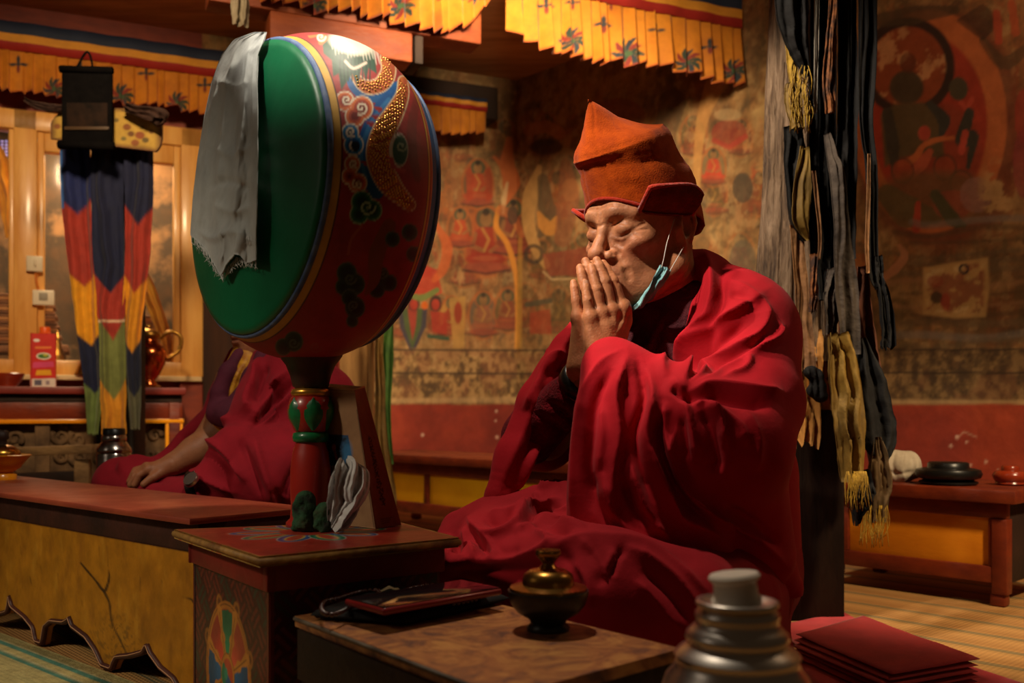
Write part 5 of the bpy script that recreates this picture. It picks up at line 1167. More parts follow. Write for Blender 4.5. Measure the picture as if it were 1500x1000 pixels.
V = drape(V, Qk, [([(352, 60), (338, 140), (328, 240), (320, 335)], .006, 9, 4), ([(368, 58), (364, 150), (354, 250), (346, 360)], .006, 8, 4), ([(334, 84), (316, 160), (304, 250), (294, 340)], .005, 8, 4), ([(374, 90), (375, 200), (371, 300)], .004, 5, 5), ([(318, 218), (345, 228), (374, 214)], .004, 4, 8), ([(308, 276), (338, 266), (370, 280)], -.004, 5, 5), ([(316, 300), (348, 312), (372, 302)], .005, 4, 7), ([(292, 338), (316, 350), (345, 340), (370, 354)], .006, 4, 7), ([(330, 330), (334, 360), (325, 392)], .005, 5, 4), ([(355, 345), (352, 362), (346, 376)], .005, 5, 4), ([(345, 150), (342, 200), (350, 240)], -.004, 5, 5), ([(322, 120), (350, 130), (376, 122)], .003, 4, 9)], 3)
sheet('long_end', V, a, b, an*.0012, M_khata, ks)
m = MB(); r_ = random.Random(4)
def fringe(x0, y0, x1, y1, n, l, base):
    for i in range(n):
        u = i/(n-1); x = x0+(x1-x0)*u+r_.uniform(-1, 1); y = y0+(y1-y0)*u; pts = [rayplane(np.array(x+r_.uniform(-1.5, 1.5)*k), np.array(y+l*k/3*r_.uniform(.8, 1.2)), an, DC+an*(HW+base+.012)) for k in range(4)]
        m.tube(pts, [.0006, .0006, .0005, .0003], 4)
fringe(282, 345, 300, 364, 20, 12, .008); fringe(300, 364, 324, 400, 26, 12, .008); fringe(324, 400, 346, 378, 22, 12, .008); fringe(346, 376, 375, 382, 22, 12, .008); fringe(314, 346, 372, 345, 46, 14, .015)
m.build('fringe', mat('scarf_thread', (200, 200, 198), rough=.7), ks)

# ---- carton behind the post
ct = thing('cardboard_box', 'tall worn brown printed box leaning behind the drum post', 'box', PZ(545, 772, .30))
yA, yB, yC = 1.384, 1.425, 1.452
A0, B0, C0_ = PZ(550, 774, .301), PZ(588, 769, .301), PZ(487, 767, .301); A1, B1, C1 = P(519, 571, A0[1]+.012), P(534, 566, B0[1]+.012), P(462, 566, C0_[1]+.014)
D0 = C0_+(B0-A0); D1 = C1+(B1-A1)
m = MB(); m.bm.verts.ensure_lookup_table(); vs = [m.bm.verts.new(tuple(q)) for q in (A0, B0, D0, C0_, A1, B1, D1, C1)]
for q in ((0, 1, 2, 3), (2, 1, 5, 6), (3, 2, 6, 7), (4, 5, 6, 7)): m.bm.faces.new([vs[i] for i in q])
M_card = mat('brown_card', (150, 112, 78), (126, 90, 62), rough=.75, scale=12, bump=.1); m.build('carton_body', M_card, ct, smooth=False)
V, U, W = quadgrid(C0_, A0, A1, C1, 110, 150); px, py = proj(V); p = Paint(px, py, (158, 118, 82)); p.mix((vnoise(px*.05, py*.04, 2)-.5)*2, (136, 98, 68))
p.poly([(478, 636), (510, 637), (517, 680), (482, 682)], (44, 72, 104), w=1); p.mix(p.cov(p.d_poly([(478, 636), (510, 637), (517, 680), (482, 682)]))*np.clip((vnoise(px*.16, py*.16, 3)-.46)*7, 0, 1), (26, 28, 34)); p.ell(509, 662, 7, 16, (56, 120, 170), a=.7, w=5); p.ell(489, 655, 3, 5, (170, 70, 40)); p.line([(490, 660), (493, 672)], 1.8, (150, 60, 40)); p.line([(523, 600), (548, 772)], .8, (96, 66, 46))
p.line([(452, 572), (519, 574)], 1.2, (190, 150, 100), a=.6)
sheet('picture_side', V, 110, 150, np.array([0, .003, 0]), M_vc if False else mat('printed_card', (235, 235, 235), (255, 255, 255), rough=.7, vcol=True, scale=20), ct, p.c, smooth=False)
V, U, W = quadgrid(A0, B0, B1, A1, 60, 190); p = Paint(U*38, W*205, (152, 86, 52)); p.mix((vnoise(U*9, W*20, 6)-.5)*2, (130, 70, 44)); r_ = random.Random(9)
y_ = 132
while y_ > 34:                                         # column of small cursive strokes down the spine
    x_ = 18+r_.uniform(-1, 1)
    for q in range(3): p.line([(x_+r_.uniform(-4, 4), y_+r_.uniform(-2, 2)), (x_+r_.uniform(-4, 4), y_-r_.uniform(1, 4))], .75, (44, 30, 26))
    y_ -= r_.uniform(3.2, 5)
for q in range(3): p.line([(10, 12-q*3), (27-q*3, 13-q*3)], .5, (60, 40, 34), a=.8)
p.mix((U < .05)*.6, (90, 56, 38))
sheet('text_side', V, 60, 190, np.array([-.002, .003, 0]), MATS['printed_card'], ct, p.c, smooth=False)
MB().tube([C1, A1, B1], .0016, 6).build('torn_rim', mat('pale_card_edge', (196, 160, 112), rough=.8), ct)

# ---- white cloth and two green stubs beside the post
M_silk = mat('white_satin', (206, 204, 202), (186, 184, 184), rough=.38, scale=10, sheen=.2, bump=.06, bscale=40)
ss_ = thing('satin_scarf', 'bunched white satin scarf leaning between the drum post and the brown box', 'scarf', PZ(500, 774, .30))
cloth_strip('satin_fold', [P(507, 673, 1.345), P(511, 684, 1.328), P(512, 715, 1.322), P(506, 745, 1.326), P(498, 768, 1.332), P(494, 774, 1.336)], [.014, .036, .042, .036, .026, .018], M_silk, ss_, folds=1.7, amp=.0065, across=(1, .15, .15), seed=31, wn=60, n=14, th=.0012)
cloth_strip('satin_fold', [P(520, 680, 1.345), P(529, 692, 1.334), P(528, 712, 1.328), P(517, 738, 1.320), P(503, 760, 1.320), P(490, 775, 1.326)], [.010, .022, .026, .022, .016, .010], M_silk, ss_, folds=1.2, amp=.0055, across=(1, .3, .5), seed=34, wn=50, n=14, th=.0012)
cloth_strip('satin_fold', [P(496, 684, 1.340), P(492, 705, 1.330), P(490, 735, 1.330), P(487, 765, 1.334)], [.008, .018, .022, .014], M_silk, ss_, folds=.9, amp=.005, across=(1, .3, -.2), seed=37, wn=40, n=14, th=.0012)
M_moss = mat('mottled_green_felt', (52, 60, 36), (24, 22, 16), rough=.9, scale=26, bump=.8, bscale=60, c3=(38, 74, 46))
for (x0, x1, yt, ybm), lab in (((429, 463, 721, 781), 'taller mottled green felt stub in front of the drum post'), ((457, 491, 738, 781), 'shorter mottled green felt stub right of the taller one')):
    b_ = PZ((x0+x1)/2, ybm-3, .30); yy = b_[1]; r_ = (x1-x0)/2/F*yy; h_ = (ybm-yt)/F*yy
    V = Vol(b_-[r_*1.4, r_*1.4, .004], b_+[r_*1.4, r_*1.4, h_*1.15], .0012); rg = np.random.default_rng(x0)
    V.tube([b_+[0, 0, r_*.8], b_+[r_*.08, 0, h_-r_*.9]], [r_*.95, r_*.9], .004)
    for k in range(40): a_ = rg.uniform(0, 6.28); z_ = rg.uniform(.05, .8)*h_; V.ell(b_+[r_*.86*math.cos(a_), r_*.86*math.sin(a_), z_], rg.uniform(.002, .0035), .006)
    V.plane_cut(b_+[0, 0, .0004], (0, 0, -1)); v, q = V.mesh(); o = obj_np('felt_stub', v, q, M_moss); tag(o, lab, 'stub')

def slab(name, quad, z0, z1, mt, parent, seed=0, wob=.004):
    nu, nv = 30, 30; V, U, W = quadgrid(*[np.r_[q, 0] for q in quad], nu, nv); r = vnoise(V[:, 0]*14+seed*3, V[:, 1]*14, seed)-.5
    e = np.minimum(np.minimum(U, 1-U), np.minimum(W, 1-W)); rnd = np.clip(1-e*14, 0, 1)**2
    top = V.copy(); top[:, 2] = z1+r*wob-rnd*(z1-z0)*.5; bot = V.copy(); bot[:, 2] = z0+r*wob*.6+rnd*(z1-z0)*.4; nV = len(V); Q = grid_faces(nu, nv)
    return obj_np(name, np.vstack([top, bot]), np.vstack([Q, Q[:, ::-1]+nV, rimquads(nu, nv, nV)[:, ::-1]]), mt, parent)
# ---- low table in front
LT = .23
Lc, Rc = PZ(432, 902, LT)[:2], PZ(655, 866, LT)[:2]; FRc = Rc+np.array([.645, -.764])*.40; FLc = Lc+np.array([.62, -.785])*.40
lt = thing('low_table', 'low wooden table with marbled brown top in the foreground', 'table', np.r_[(Lc+Rc+FLc+FRc)/4, 0])
M_marb = mat('marbled_table_top', (190, 134, 78), (96, 62, 50), rough=.40, scale=17, detail=9, c3=(158, 100, 60), bump=.12, bscale=24, contrast=(.36, .66), rvar=.12, distort=2.2)
MB().prism([np.r_[q, LT-.012] for q in (Lc, Rc, FRc, FLc)], (0, 0, .012)).build('top', M_marb, lt, smooth=False)
M_wedge = mat('grey_worn_edge', (124, 112, 96), (74, 58, 46), rough=.6, scale=20, bump=.2)
m = MB(); m.tube([np.r_[FLc, LT-.003], np.r_[Lc, LT-.003]], .0026, 8); m.build('edge_strip', M_wedge, lt)
c_ = (Lc+Rc+FLc+FRc)/4; ii_ = [c_+(q-c_)*.93 for q in (Lc, Rc, FRc, FLc)]
m = MB()
for a, b in zip(ii_, ii_[1:]+ii_[:1]):
    dv = np.array([-(b-a)[1], (b-a)[0]]); dv = dv/np.linalg.norm(dv)*.012; m.box(np.r_[a, LT-.07], np.r_[b-a, 0], np.r_[dv, 0], (0, 0, .058), .001)
m.build('apron', M_dark, lt, auto=40)
for q in ii_:
    d_ = (c_-q)/np.linalg.norm(c_-q); e_ = np.array([-d_[1], d_[0]]); MB().box(np.r_[q-e_*.012, 0], np.r_[d_*.024, 0], np.r_[e_*.024, 0], (0, 0, LT-.013), .002).build('leg', M_dark, lt, auto=40)
# prayer beads
PT = LT+.013
pouch = thing('cloth_pouch', 'flat black cloth pouch under the phone and prayer beads', 'pouch', PZ(600, 880, LT))
slab('pouch_body', [PZ(x, y, PT)[:2] for x, y in ((455, 892), (592, 902), (746, 868), (566, 855))], LT+.0005, PT, mat('black_pouch_cloth', (20, 15, 14), (12, 10, 10), rough=.85, scale=20), pouch, 21, .002)
mala = thing('prayer_beads', 'string of dark wooden prayer beads beside the phone', 'beads', PZ(520, 880, PT))
M_bead = mat('dark_bead', (74, 32, 22), (50, 22, 16), rough=.22, coat=.5, spec=.6)
br = .0029
loop = cat([(556, 868), (552, 864), (535, 865), (515, 870), (496, 876), (478, 880), (471, 888), (474, 897), (485, 900), (497, 897), (513, 889), (532, 880), (548, 873), (557, 868)], 14); tailb = cat([(590, 866), (600, 862), (613, 859), (628, 857), (637, 858), (643, 862)], 14); und = cat([(664, 884), (676, 882), (690, 879), (700, 877)], 10)
def bead_pts(c):
    W_ = np.array([PZ(x, y, PT+br) for x, y in c]); s = np.r_[0, np.cumsum(np.linalg.norm(np.diff(W_, axis=0), axis=1))]; q = np.arange(0, s[-1], br*2.45); return np.stack([np.interp(q, s, W_[:, i]) for i in range(3)], 1)
bp = np.vstack([bead_pts(loop), bead_pts(tailb), bead_pts(und)])
m = MB(); m.ball((0, 0, 0), br, 10, 7); b0 = m.build('bead', M_bead, None)
first = True
for q in bp[:100]:
    o = b0 if first else b0.copy()
    if not first: COL.objects.link(o)
    first = False; o.location = q; o.parent = mala; o.matrix_parent_inverse = Matrix.Translation(-mala.location)
for c in (loop, tailb, und): m = MB(); m.tube(bead_pts(c)[::2], .0006, 5); m.build('cord', mat('red_cord', (90, 40, 30), rough=.8), mala)
m = MB(); r_ = random.Random(3)
for i in range(10): m.tube([PZ(558+r_.uniform(-1, 1), 866, PT+.004), PZ(570, 860+r_.uniform(-2, 2), PT+.008), PZ(583, 863+r_.uniform(-2, 2), PT+.007), PZ(592+r_.uniform(-3, 3), 869+r_.uniform(-2, 2), PT+.002)], .0009, 5)
m.build('tassel', mat('pale_tassel', (150, 130, 96), rough=.9), mala)
# phone
ph = thing('mobile_phone', 'dark mobile phone in a red case lying on beads', 'phone', PZ(640, 880, PT))
zp = PT+.0146; q4 = [PZ(x, y, zp) for x, y in ((562, 891), (737, 861), (689, 850), (552, 873))]
e1 = q4[1]-q4[0]; e2 = q4[3]-q4[0]; e2 = e2-e1*(e2@e1)/(e1@e1); e2 = e2/np.linalg.norm(e2)*.078; o0 = q4[0]
MB().box(o0-[0, 0, .0085], e1, e2, (0, 0, .0085), .004, 4).build('case', mat('red_phone_case', (120, 22, 22), rough=.3, coat=.5), ph, auto=40)
MB().box(o0+e1*.012+e2*.03+[0, 0, -.001], e1*.976, e2*.94, (0, 0, .0018), .0008).build('screen', mat('dark_phone_glass', (22, 20, 22), rough=.08, spec=.8), ph, auto=40)
# tea bowl with lid
c = PZ(803, 922, LT); tb2 = thing('tea_bowl', 'dark wooden tea bowl with a bronze lid on the marbled table', 'bowl', c)
MB().lathe(c, [(0, 0), (.023, 0), (.024, .003), (.019, .008), (.022, .013), (.034, .020), (.041, .029), (.0445, .040), (.0445, .044), (.042, .044), (.038, .03), (0, .02)], 56).build('bowl', M_blk, tb2, auto=70)
M_brz = mat('bronze_lid', (176, 128, 62), (128, 88, 38), rough=.3, metal=1.0, scale=14, rvar=.08)
o = MB().lathe(c+[0, 0, .0432], [(0, .0), (.0410, 0), (.0425, .0015), (.0420, .004), (.032, .006), (.0285, .007), (.0285, .012), (.0265, .018), (.020, .0225), (.012, .024), (.009, .026), (.0065, .030), (.009, .034), (.0135, .0385), (.0145, .042), (.0135, .0445), (.008, .0450), (0, .0448)], 56).build('lid', M_brz, tb2, auto=50); o['label'] = 'bronze lid with a flared knob'
# thermos
c = np.array([.186, .79, 0]); th_ = thing('thermos_flask', 'large shiny steel thermos with white stopper in the front right foreground', 'thermos', c)
zt_ = lambda y: H-(y-HZ)/1772
M_chr = mat('chromed_steel', (222, 214, 206), (200, 190, 180), rough=.30, metal=1.0, scale=6, rvar=.05)
prof = [(0, 0), (.064, 0), (.066, .004), (.066, .15), (.066, zt_(1060)), (.0645, zt_(1020)), (.058, zt_(990)), (.0525, zt_(978)), (.0505, zt_(970)), (.0495, zt_(964)), (.0515, zt_(958)), (.0475, zt_(950)), (.0435, zt_(946)), (.0405, zt_(940)), (.0425, zt_(933)), (.0415, zt_(926)), (.0375, zt_(919)), (.0345, zt_(914)), (.0335, zt_(908)), (.0345, zt_(902)), (.034, zt_(896)), (.0305, zt_(890)), (.0285, zt_(886))]
MB().lathe(c, prof, 72, cap=False).build('body', M_chr, th_, auto=60)
MB().lathe(c, [(.027, zt_(889)), (.0325, zt_(888)), (.0342, zt_(884)), (.0332, zt_(879)), (.0305, zt_(878)), (.0270, zt_(884)), (.022, zt_(886)), (0, zt_(886))], 64, cap=False).build('neck_ring', M_chr, th_)
ax = np.array([-.10, .02, 1.0])
MB().lathe(c+[0, 0, zt_(886)], [(0, 0), (.0205, 0), (.0205, .006), (.0182, .008), (.0176, .019), (.0205, .0215), (.0212, .024), (.0195, .0262), (0, .0266)], 48, axis=ax).build('stopper', mat('white_stopper', (206, 194, 178), rough=.5), th_, auto=50)

# ---- folded robes on the floor, right
M_maroon = mat('folded_maroon_cloth', (176, 38, 42), (150, 28, 34), rough=.85, scale=12, sheen=.2, bump=.15, bscale=70, weave=160)
fr_ = thing('folded_robe', 'square folded maroon robe lying on the striped mat at right', 'robe', PZ(1300, 940, .03)*[1, 1, 0])
base = [np.array(PZ(x, y, .05)[:2]) for x, y in ((1164, 928), (1304, 986), (1434, 964), (1262, 901))]
for k in range(5):
    sh = np.array([.004*math.sin(k*2.1), .004*math.cos(k*1.7)])+(np.array([-.006, -.012])*(4-k)*.5)
    slab('fold', [q+sh for q in base], .012+k*.008, .0205+k*.008, M_maroon, fr_, k)
mt_ = thing('maroon_mat', 'flat maroon cloth spread under the folded robe at the bottom right', 'mat', PZ(1350, 1000, .0)*[1, 1, 0])
slab('cloth', [np.array(PZ(x, y, .01)[:2]) for x, y in ((1150, 952), (1330, 1150), (1640, 1040), (1420, 972))], .001, .011, M_maroon, mt_, 11, .003)
slab('cloth', [np.array(PZ(x, y, .01)[:2]) for x, y in ((1130, 915), (1200, 965), (1300, 925), (1235, 893))], .0012, .010, M_maroon, mt_, 12, .003)

# ---- the old timber pillar, its plinth and hanging cloths
M_old = mat('old_grey_timber', (150, 124, 100), (62, 46, 36), rough=.8, scale=9, detail=12, stretch=(5, 5, .8), bump=1.0, bscale=26, distort=.6, c3=(116, 92, 70))
pil = thing('timber_pillar', 'old cracked grey timber pillar behind the praying person, hung with cloths', 'pillar', (.674, 2.19, 0))
nz_, na = 200, 220; z = np.linspace(.58, ZC+.1, nz_); a = np.arange(na)/na*math.tau; Zg, Ag = np.meshgrid(z, a, indexing='ij')
yz = HZ-(Zg-H)/2.1*F; cxp = np.interp(yz, [-250, 0, 430], [1172, 1168, 1165]); half = np.interp(yz, [-250, 0, 100, 250, 430, 520], [38, 39, 42, 46, 56, 60])
n1 = vnoise(Ag*3.0, Zg*2.0, 3); n2 = vnoise(Ag*9, Zg*1.2, 4)
R_ = half/F*2.19*(1+.05*np.cos(4*Ag+.6)+.14*(n1-.5)+.12*(n2-.5)+.05*(vnoise(Ag*26, Zg*5, 7)-.5)-sum(d_*np.exp(-((Ag-a_-.10*(vnoise(Zg*3+a_, Zg*0, 9)-.5)-.03*np.sin(Zg*4+a_))/w_)**2)*((Zg > z0_) & (Zg < z1_)) for a_, w_, d_, z0_, z1_ in ((4.35, .035, .16, .6, 1.6), (3.95, .03, .14, .6, 1.25), (4.12, .05, .18, 1.15, 1.7), (3.62, .03, .12, .7, 1.5), (4.6, .03, .12, .6, 2.2))))
Vp = np.stack([(cxp-750)/F*2.19+R_*np.cos(Ag), 2.19+R_*np.sin(Ag), Zg], -1).reshape(-1, 3)
obj_np('trunk', Vp, np.array([[i*na+j, i*na+(j+1) % na, (i+1)*na+(j+1) % na, (i+1)*na+j] for i in range(nz_-1) for j in range(na)]), M_old, pil)
M_pl = mat('dark_plinth_timber', (40, 25, 17), (24, 15, 11), rough=.85, spec=.08, scale=5, stretch=(3, 3, .5), bump=.3)
x0 = (1135-750)/F*2.14; x1 = (1238-750)/F*2.14
MB().box((x0, 2.14, 0), (x1-x0, 0, 0), (.0, .2, 0), (0, 0, .645), .006).build('plinth', M_pl, pil, auto=40)
def hang(name, px_pts, widths_px, mt, label, folds=2, amp=.01, seed=0, ragged=0, across=(1, .2, 0), wn=24):
    pts = [P(x, y, d) for x, y, d in px_pts]
    o = cloth_strip(name, pts, [w/F*2.05 for w in widths_px], mt, None, folds=folds, amp=amp, seed=seed, ragged=ragged, across=across, wn=wn)
    return tag(o, label, 'cloth strip', 'cloths hung around the timber pillar')
M_bk = mat('black_cloth', (12, 10, 10), (20, 16, 15), rough=.85, scale=14, bump=.2); M_gy = mat('dusty_grey_cloth', (88, 76, 66), (46, 38, 34), rough=.85, scale=18, bump=.4, bscale=50); M_ol = mat('olive_gold_cloth', (136, 104, 36), (96, 72, 26), rough=.7, scale=10, bump=.2, bscale=50)
M_br = mat('tan_strap', (150, 104, 62), (104, 70, 44), rough=.75, scale=16, bump=.3); M_rs = mat('mottled_brown_cloth', (140, 84, 44), (60, 38, 28), rough=.8, scale=26, bump=.3, contrast=(.42, .56)); M_ye = mat('yellow_rag', (186, 148, 50), (140, 108, 40), rough=.85, scale=30, bump=.5); M_og = mat('ochre_linen', (176, 122, 56), (148, 98, 44), rough=.75, scale=8, bump=.2)
hang('cloth_strip', [(1160, -60, 2.02), (1163, 20, 2.02), (1172, 70, 2.03), (1184, 112, 2.04)], [52, 48, 34, 10], M_bk, 'wide black cloth tied at the very top of the timber pillar', 2, .008, 1)
hang('cloth_strip', [(1158, 60, 2.06), (1162, 100, 2.06), (1166, 140, 2.06)], [14, 16, 12], M_ye, 'short pale yellow strip below the black cloth on the pillar', 1, .004, 2)
hang('cloth_strip', [(1166, 122, 2.05), (1164, 150, 2.04), (1170, 188, 2.03)], [26, 28, 20], M_ol, 'olive rag knotted halfway up the pillar front', 3, .008, 3)
m = MB(); r_ = random.Random(5)
for i in range(46):
    x = 1160+r_.uniform(0, 26); y = 95+r_.uniform(0, 60); l = r_.uniform(25, 60); m.tube(cat([P(x, y, 2.02), P(x+r_.uniform(-6, 6), y+l*.5, 2.0), P(x+r_.uniform(-8, 10), min(y+l, 195), 2.02)], 4), .0009, 4)
o = m.build('thread_fringe', M_ye); tag(o, 'tangle of yellow green threads hanging from the olive rag', 'threads')
hang('cloth_strip', [(1164, 186, 2.05), (1166, 250, 2.05), (1172, 320, 2.04), (1180, 352, 2.03)], [34, 40, 34, 8], M_bk, 'black cloth strip under the yellow threads on the pillar', 2, .01, 4)
hang('cloth_strip', [(1178, 215, 2.03), (1175, 270, 2.02), (1174, 320, 2.01), (1184, 352, 2.02)], [12, 26, 28, 4], M_ol, 'olive gold pointed cloth end halfway down the pillar', 1, .006, 5)
hang('cloth_strip', [(1166, 330, 2.04), (1172, 400, 2.03), (1178, 470, 2.02), (1184, 545, 2.0)], [20, 21, 22, 24], M_br, 'long flat tan strap hanging at the left of the pillar cloths', 1, .004, 6)
hang('cloth_strip', [(1192, 250, 2.0), (1197, 300, 2.0), (1201, 345, 2.0), (1200, 380, 2.0)], [5, 5, 5, 4], M_br, 'thin tan cord strip at the middle of the pillar cloths', 1, .002, 7, wn=8)
hang('cloth_strip', [(1198, -60, 2.04), (1196, 60, 2.03), (1194, 165, 2.03)], [7, 7, 5], mat('pale_grey_strip', (150, 142, 130), (120, 112, 100), rough=.8), 'narrow pale grey strip hanging near the top of the pillar', 1, .003, 8, wn=10)
hang('cloth_strip', [(1206, -60, 2.07), (1206, 60, 2.07), (1204, 190, 2.07), (1208, 330, 2.07), (1210, 440, 2.06)], [46, 44, 40, 40, 30], M_bk, 'wide black cloth hanging down the middle of the pillar', 3, .012, 9)
hang('cloth_strip', [(1222, -60, 2.01), (1219, 40, 2.0), (1215, 110, 2.0), (1217, 165, 2.0)], [12, 14, 20, 12], M_rs, 'mottled brown cloth strip lit at the top of the pillar', 1.5, .006, 10)
hang('cloth_strip', [(1236, -60, 2.04), (1238, 100, 2.03), (1238, 230, 2.03), (1240, 380, 2.04)], [34, 30, 28, 24], M_bk, 'long black cloth to the right of the mottled strip', 2, .012, 11)
hang('cloth_strip', [(1214, 195, 2.0), (1222, 225, 1.99), (1230, 262, 1.98), (1234, 340, 1.98), (1240, 430, 1.98), (1246, 520, 1.99)], [10, 16, 22, 26, 38, 26], M_gy, 'long dusty grey cloth hanging down the right side of the pillar', 1.1, .008, 12)
hang('cloth_strip', [(1225, 395, 2.0), (1219, 440, 1.99), (1216, 490, 2.0)], [20, 26, 16], M_gy, 'short grey cloth end overlapping the long grey one', 2, .008, 13)
hang('cloth_strip', [(1193, 372, 2.0), (1192, 420, 1.99), (1190, 452, 1.99)], [10, 12, 8], M_rs, 'ragged rust brown tassel between the tan strap and grey cloth', 2, .006, 14, ragged=.01)
hang('cloth_strip', [(1269, -60, 2.0), (1270, 80, 2.0), (1268, 180, 2.0), (1277, 250, 2.0), (1278, 330, 2.0), (1280, 400, 2.0), (1290, 420, 2.0)], [28, 28, 24, 20, 17, 17, 20], M_bk, 'rightmost long black cloth with a twist, hanging clear of the pillar', 1.5, .008, 15)
hang('cloth_strip', [(1273, 225, 1.985), (1272, 290, 1.985), (1270, 360, 1.985), (1272, 400, 1.985)], [4, 6, 5, 4], M_br, 'narrow tan edge strip along the rightmost black cloth', 1, .002, 16, wn=8)
hang('cloth_strip', [(1284, 375, 1.997), (1288, 400, 1.995), (1296, 440, 1.99), (1300, 505, 1.99)], [14, 14, 18, 20], M_bk, 'fringed black cloth end at the far right of the bundle', 2, .008, 17, ragged=.012)
hang('cloth_strip', [(1262, 390, 2.03), (1266, 470, 2.03), (1276, 560, 2.03), (1286, 690, 2.03)], [18, 28, 44, 20], mat('rust_brown_cloth', (112, 60, 34), (70, 40, 28), rough=.8), 'rust brown cloth behind the large black hanging end', 2, .01, 18)
hang('cloth_strip', [(1262, 495, 2.0), (1276, 560, 1.99), (1284, 620, 1.99), (1290, 655, 1.99), (1292, 676, 1.99)], [14, 46, 56, 44, 20], M_bk, 'large black cloth end with a rounded bottom right of the gold strip', 1.5, .008, 19)
hang('cloth_strip', [(1226, 488, 1.97), (1236, 545, 1.96), (1246, 620, 1.95), (1252, 705, 1.95)], [30, 46, 44, 30], M_ol, 'broad olive gold cloth hanging low beside the plinth', 2, .010, 20)
m = MB(); r_ = random.Random(8)
for i in range(60):
    x = 1240+r_.uniform(0, 30); m.tube(cat([P(x, 690, 1.94), P(x+r_.uniform(-5, 5), 705, 1.935), P(x+r_.uniform(-8, 8), 700+r_.uniform(12, 50), 1.94)], 4), .0006, 4)
o = m.build('thread_fringe', M_ye); tag(o, 'yellow thread fringe at the bottom of the olive gold cloth', 'threads')
hang('cloth_strip', [(1254, 690, 1.96), (1262, 722, 1.95), (1256, 757, 1.96)], [28, 34, 8], M_bk, 'dark bunched cloth below the gold strip near the floor', 3, .012, 21, ragged=.02)
hang('cloth_strip', [(1284, 640, 1.98), (1290, 700, 1.97), (1288, 758, 1.97)], [10, 36, 28], mat('brown_gauze', (104, 78, 44), (78, 58, 34), rough=.85, alpha=.85), 'brown gauze cloth end hanging in front of the orange panel', 2, .008, 22, ragged=.012)
m = MB(); r_ = random.Random(12)
for i in range(50):
    x = 1262+r_.uniform(0, 38); m.tube(cat([P(x, 740, 1.965), P(x+r_.uniform(-4, 4), 765, 1.965), P(x+r_.uniform(-7, 7), 775+r_.uniform(0, 28), 1.965)], 4), .0006, 4)
o = m.build('thread_fringe', M_ye); tag(o, 'long yellow threads trailing from the brown gauze', 'threads')
hang('cloth_strip', [(1178, 482, 2.10), (1180, 520, 2.09), (1182, 560, 2.10), (1184, 640, 2.10)], [52, 52, 50, 40], M_og, 'ochre linen cloth draped over the plinth at the praying person\'s back', 3, .008, 23, ragged=.03)
hang('cloth_strip', [(1208, 482, 2.14), (1212, 520, 2.125), (1214, 600, 2.13)], [26, 22, 14], M_og, 'narrow ochre linen end hanging beside the tan strap', 2, .008, 24)
V = Vol(P(1192, 560, 2.0)-.06, P(1192, 560, 2.0)+.06, .003)
for k, (x, y) in enumerate(((1188, 545), (1196, 552), (1200, 566), (1192, 572), (1202, 580))): V.ell(P(x, y, 2.0), (.016, .013, .014), .008)
for k in range(5): V.fold([(1182+k*5, 540), (1188+k*4, 560), (1186+k*5, 582)], .003, k=.004, y0=1.9, y1=2.1, sub=(k % 2 == 1))
v, q = V.mesh(); o = obj_np('cloth_knot', v, q, M_bk); tag(o, 'dark cloth knot tied at the end of the tan strap', 'knot')

# ---- striped green rug at the lower left
rg_ = Paint(*np.meshgrid(np.linspace(-1.0, -.004, 240), np.linspace(.12, 1.9, 160), indexing='ij'), (176, 160, 102)); dd, ss = rg_.x, rg_.y
rg_.mix((vnoise(dd*60, ss*12, 3)-.5)*2, (140, 136, 88)); rg_.mix((np.sin(dd*900) > .2)*.25, (112, 110, 74))
for d_ in (-.038, -.072, -.30, -.55, -.80, .10): rg_.mix(np.clip(.5-(np.abs(dd-d_)-.006)*400, 0, 1)*.9, (44, 112, 98)); rg_.mix(np.clip(.5-(np.abs(np.abs(dd-d_)-.0095)-.001)*600, 0, 1)*.8, (168, 160, 120))
Vr = np.zeros((len(dd), 3)); Vr[:, :2] = TR[None]+TA[None]*ss[:, None]+TB[None]*dd[:, None]; Vr[:, 2] = .006
M_rug = mat('woven_rug', (215, 215, 215), (255, 255, 255), rough=.9, vcol=True, scale=40, bump=.5, bscale=150)
o = sheet('rug', Vr, 240, 160, np.array([0, 0, -.005]), M_rug, None, rg_.c, smooth=False); tag(o, 'green striped woven rug under the long yellow fronted table', 'rug')
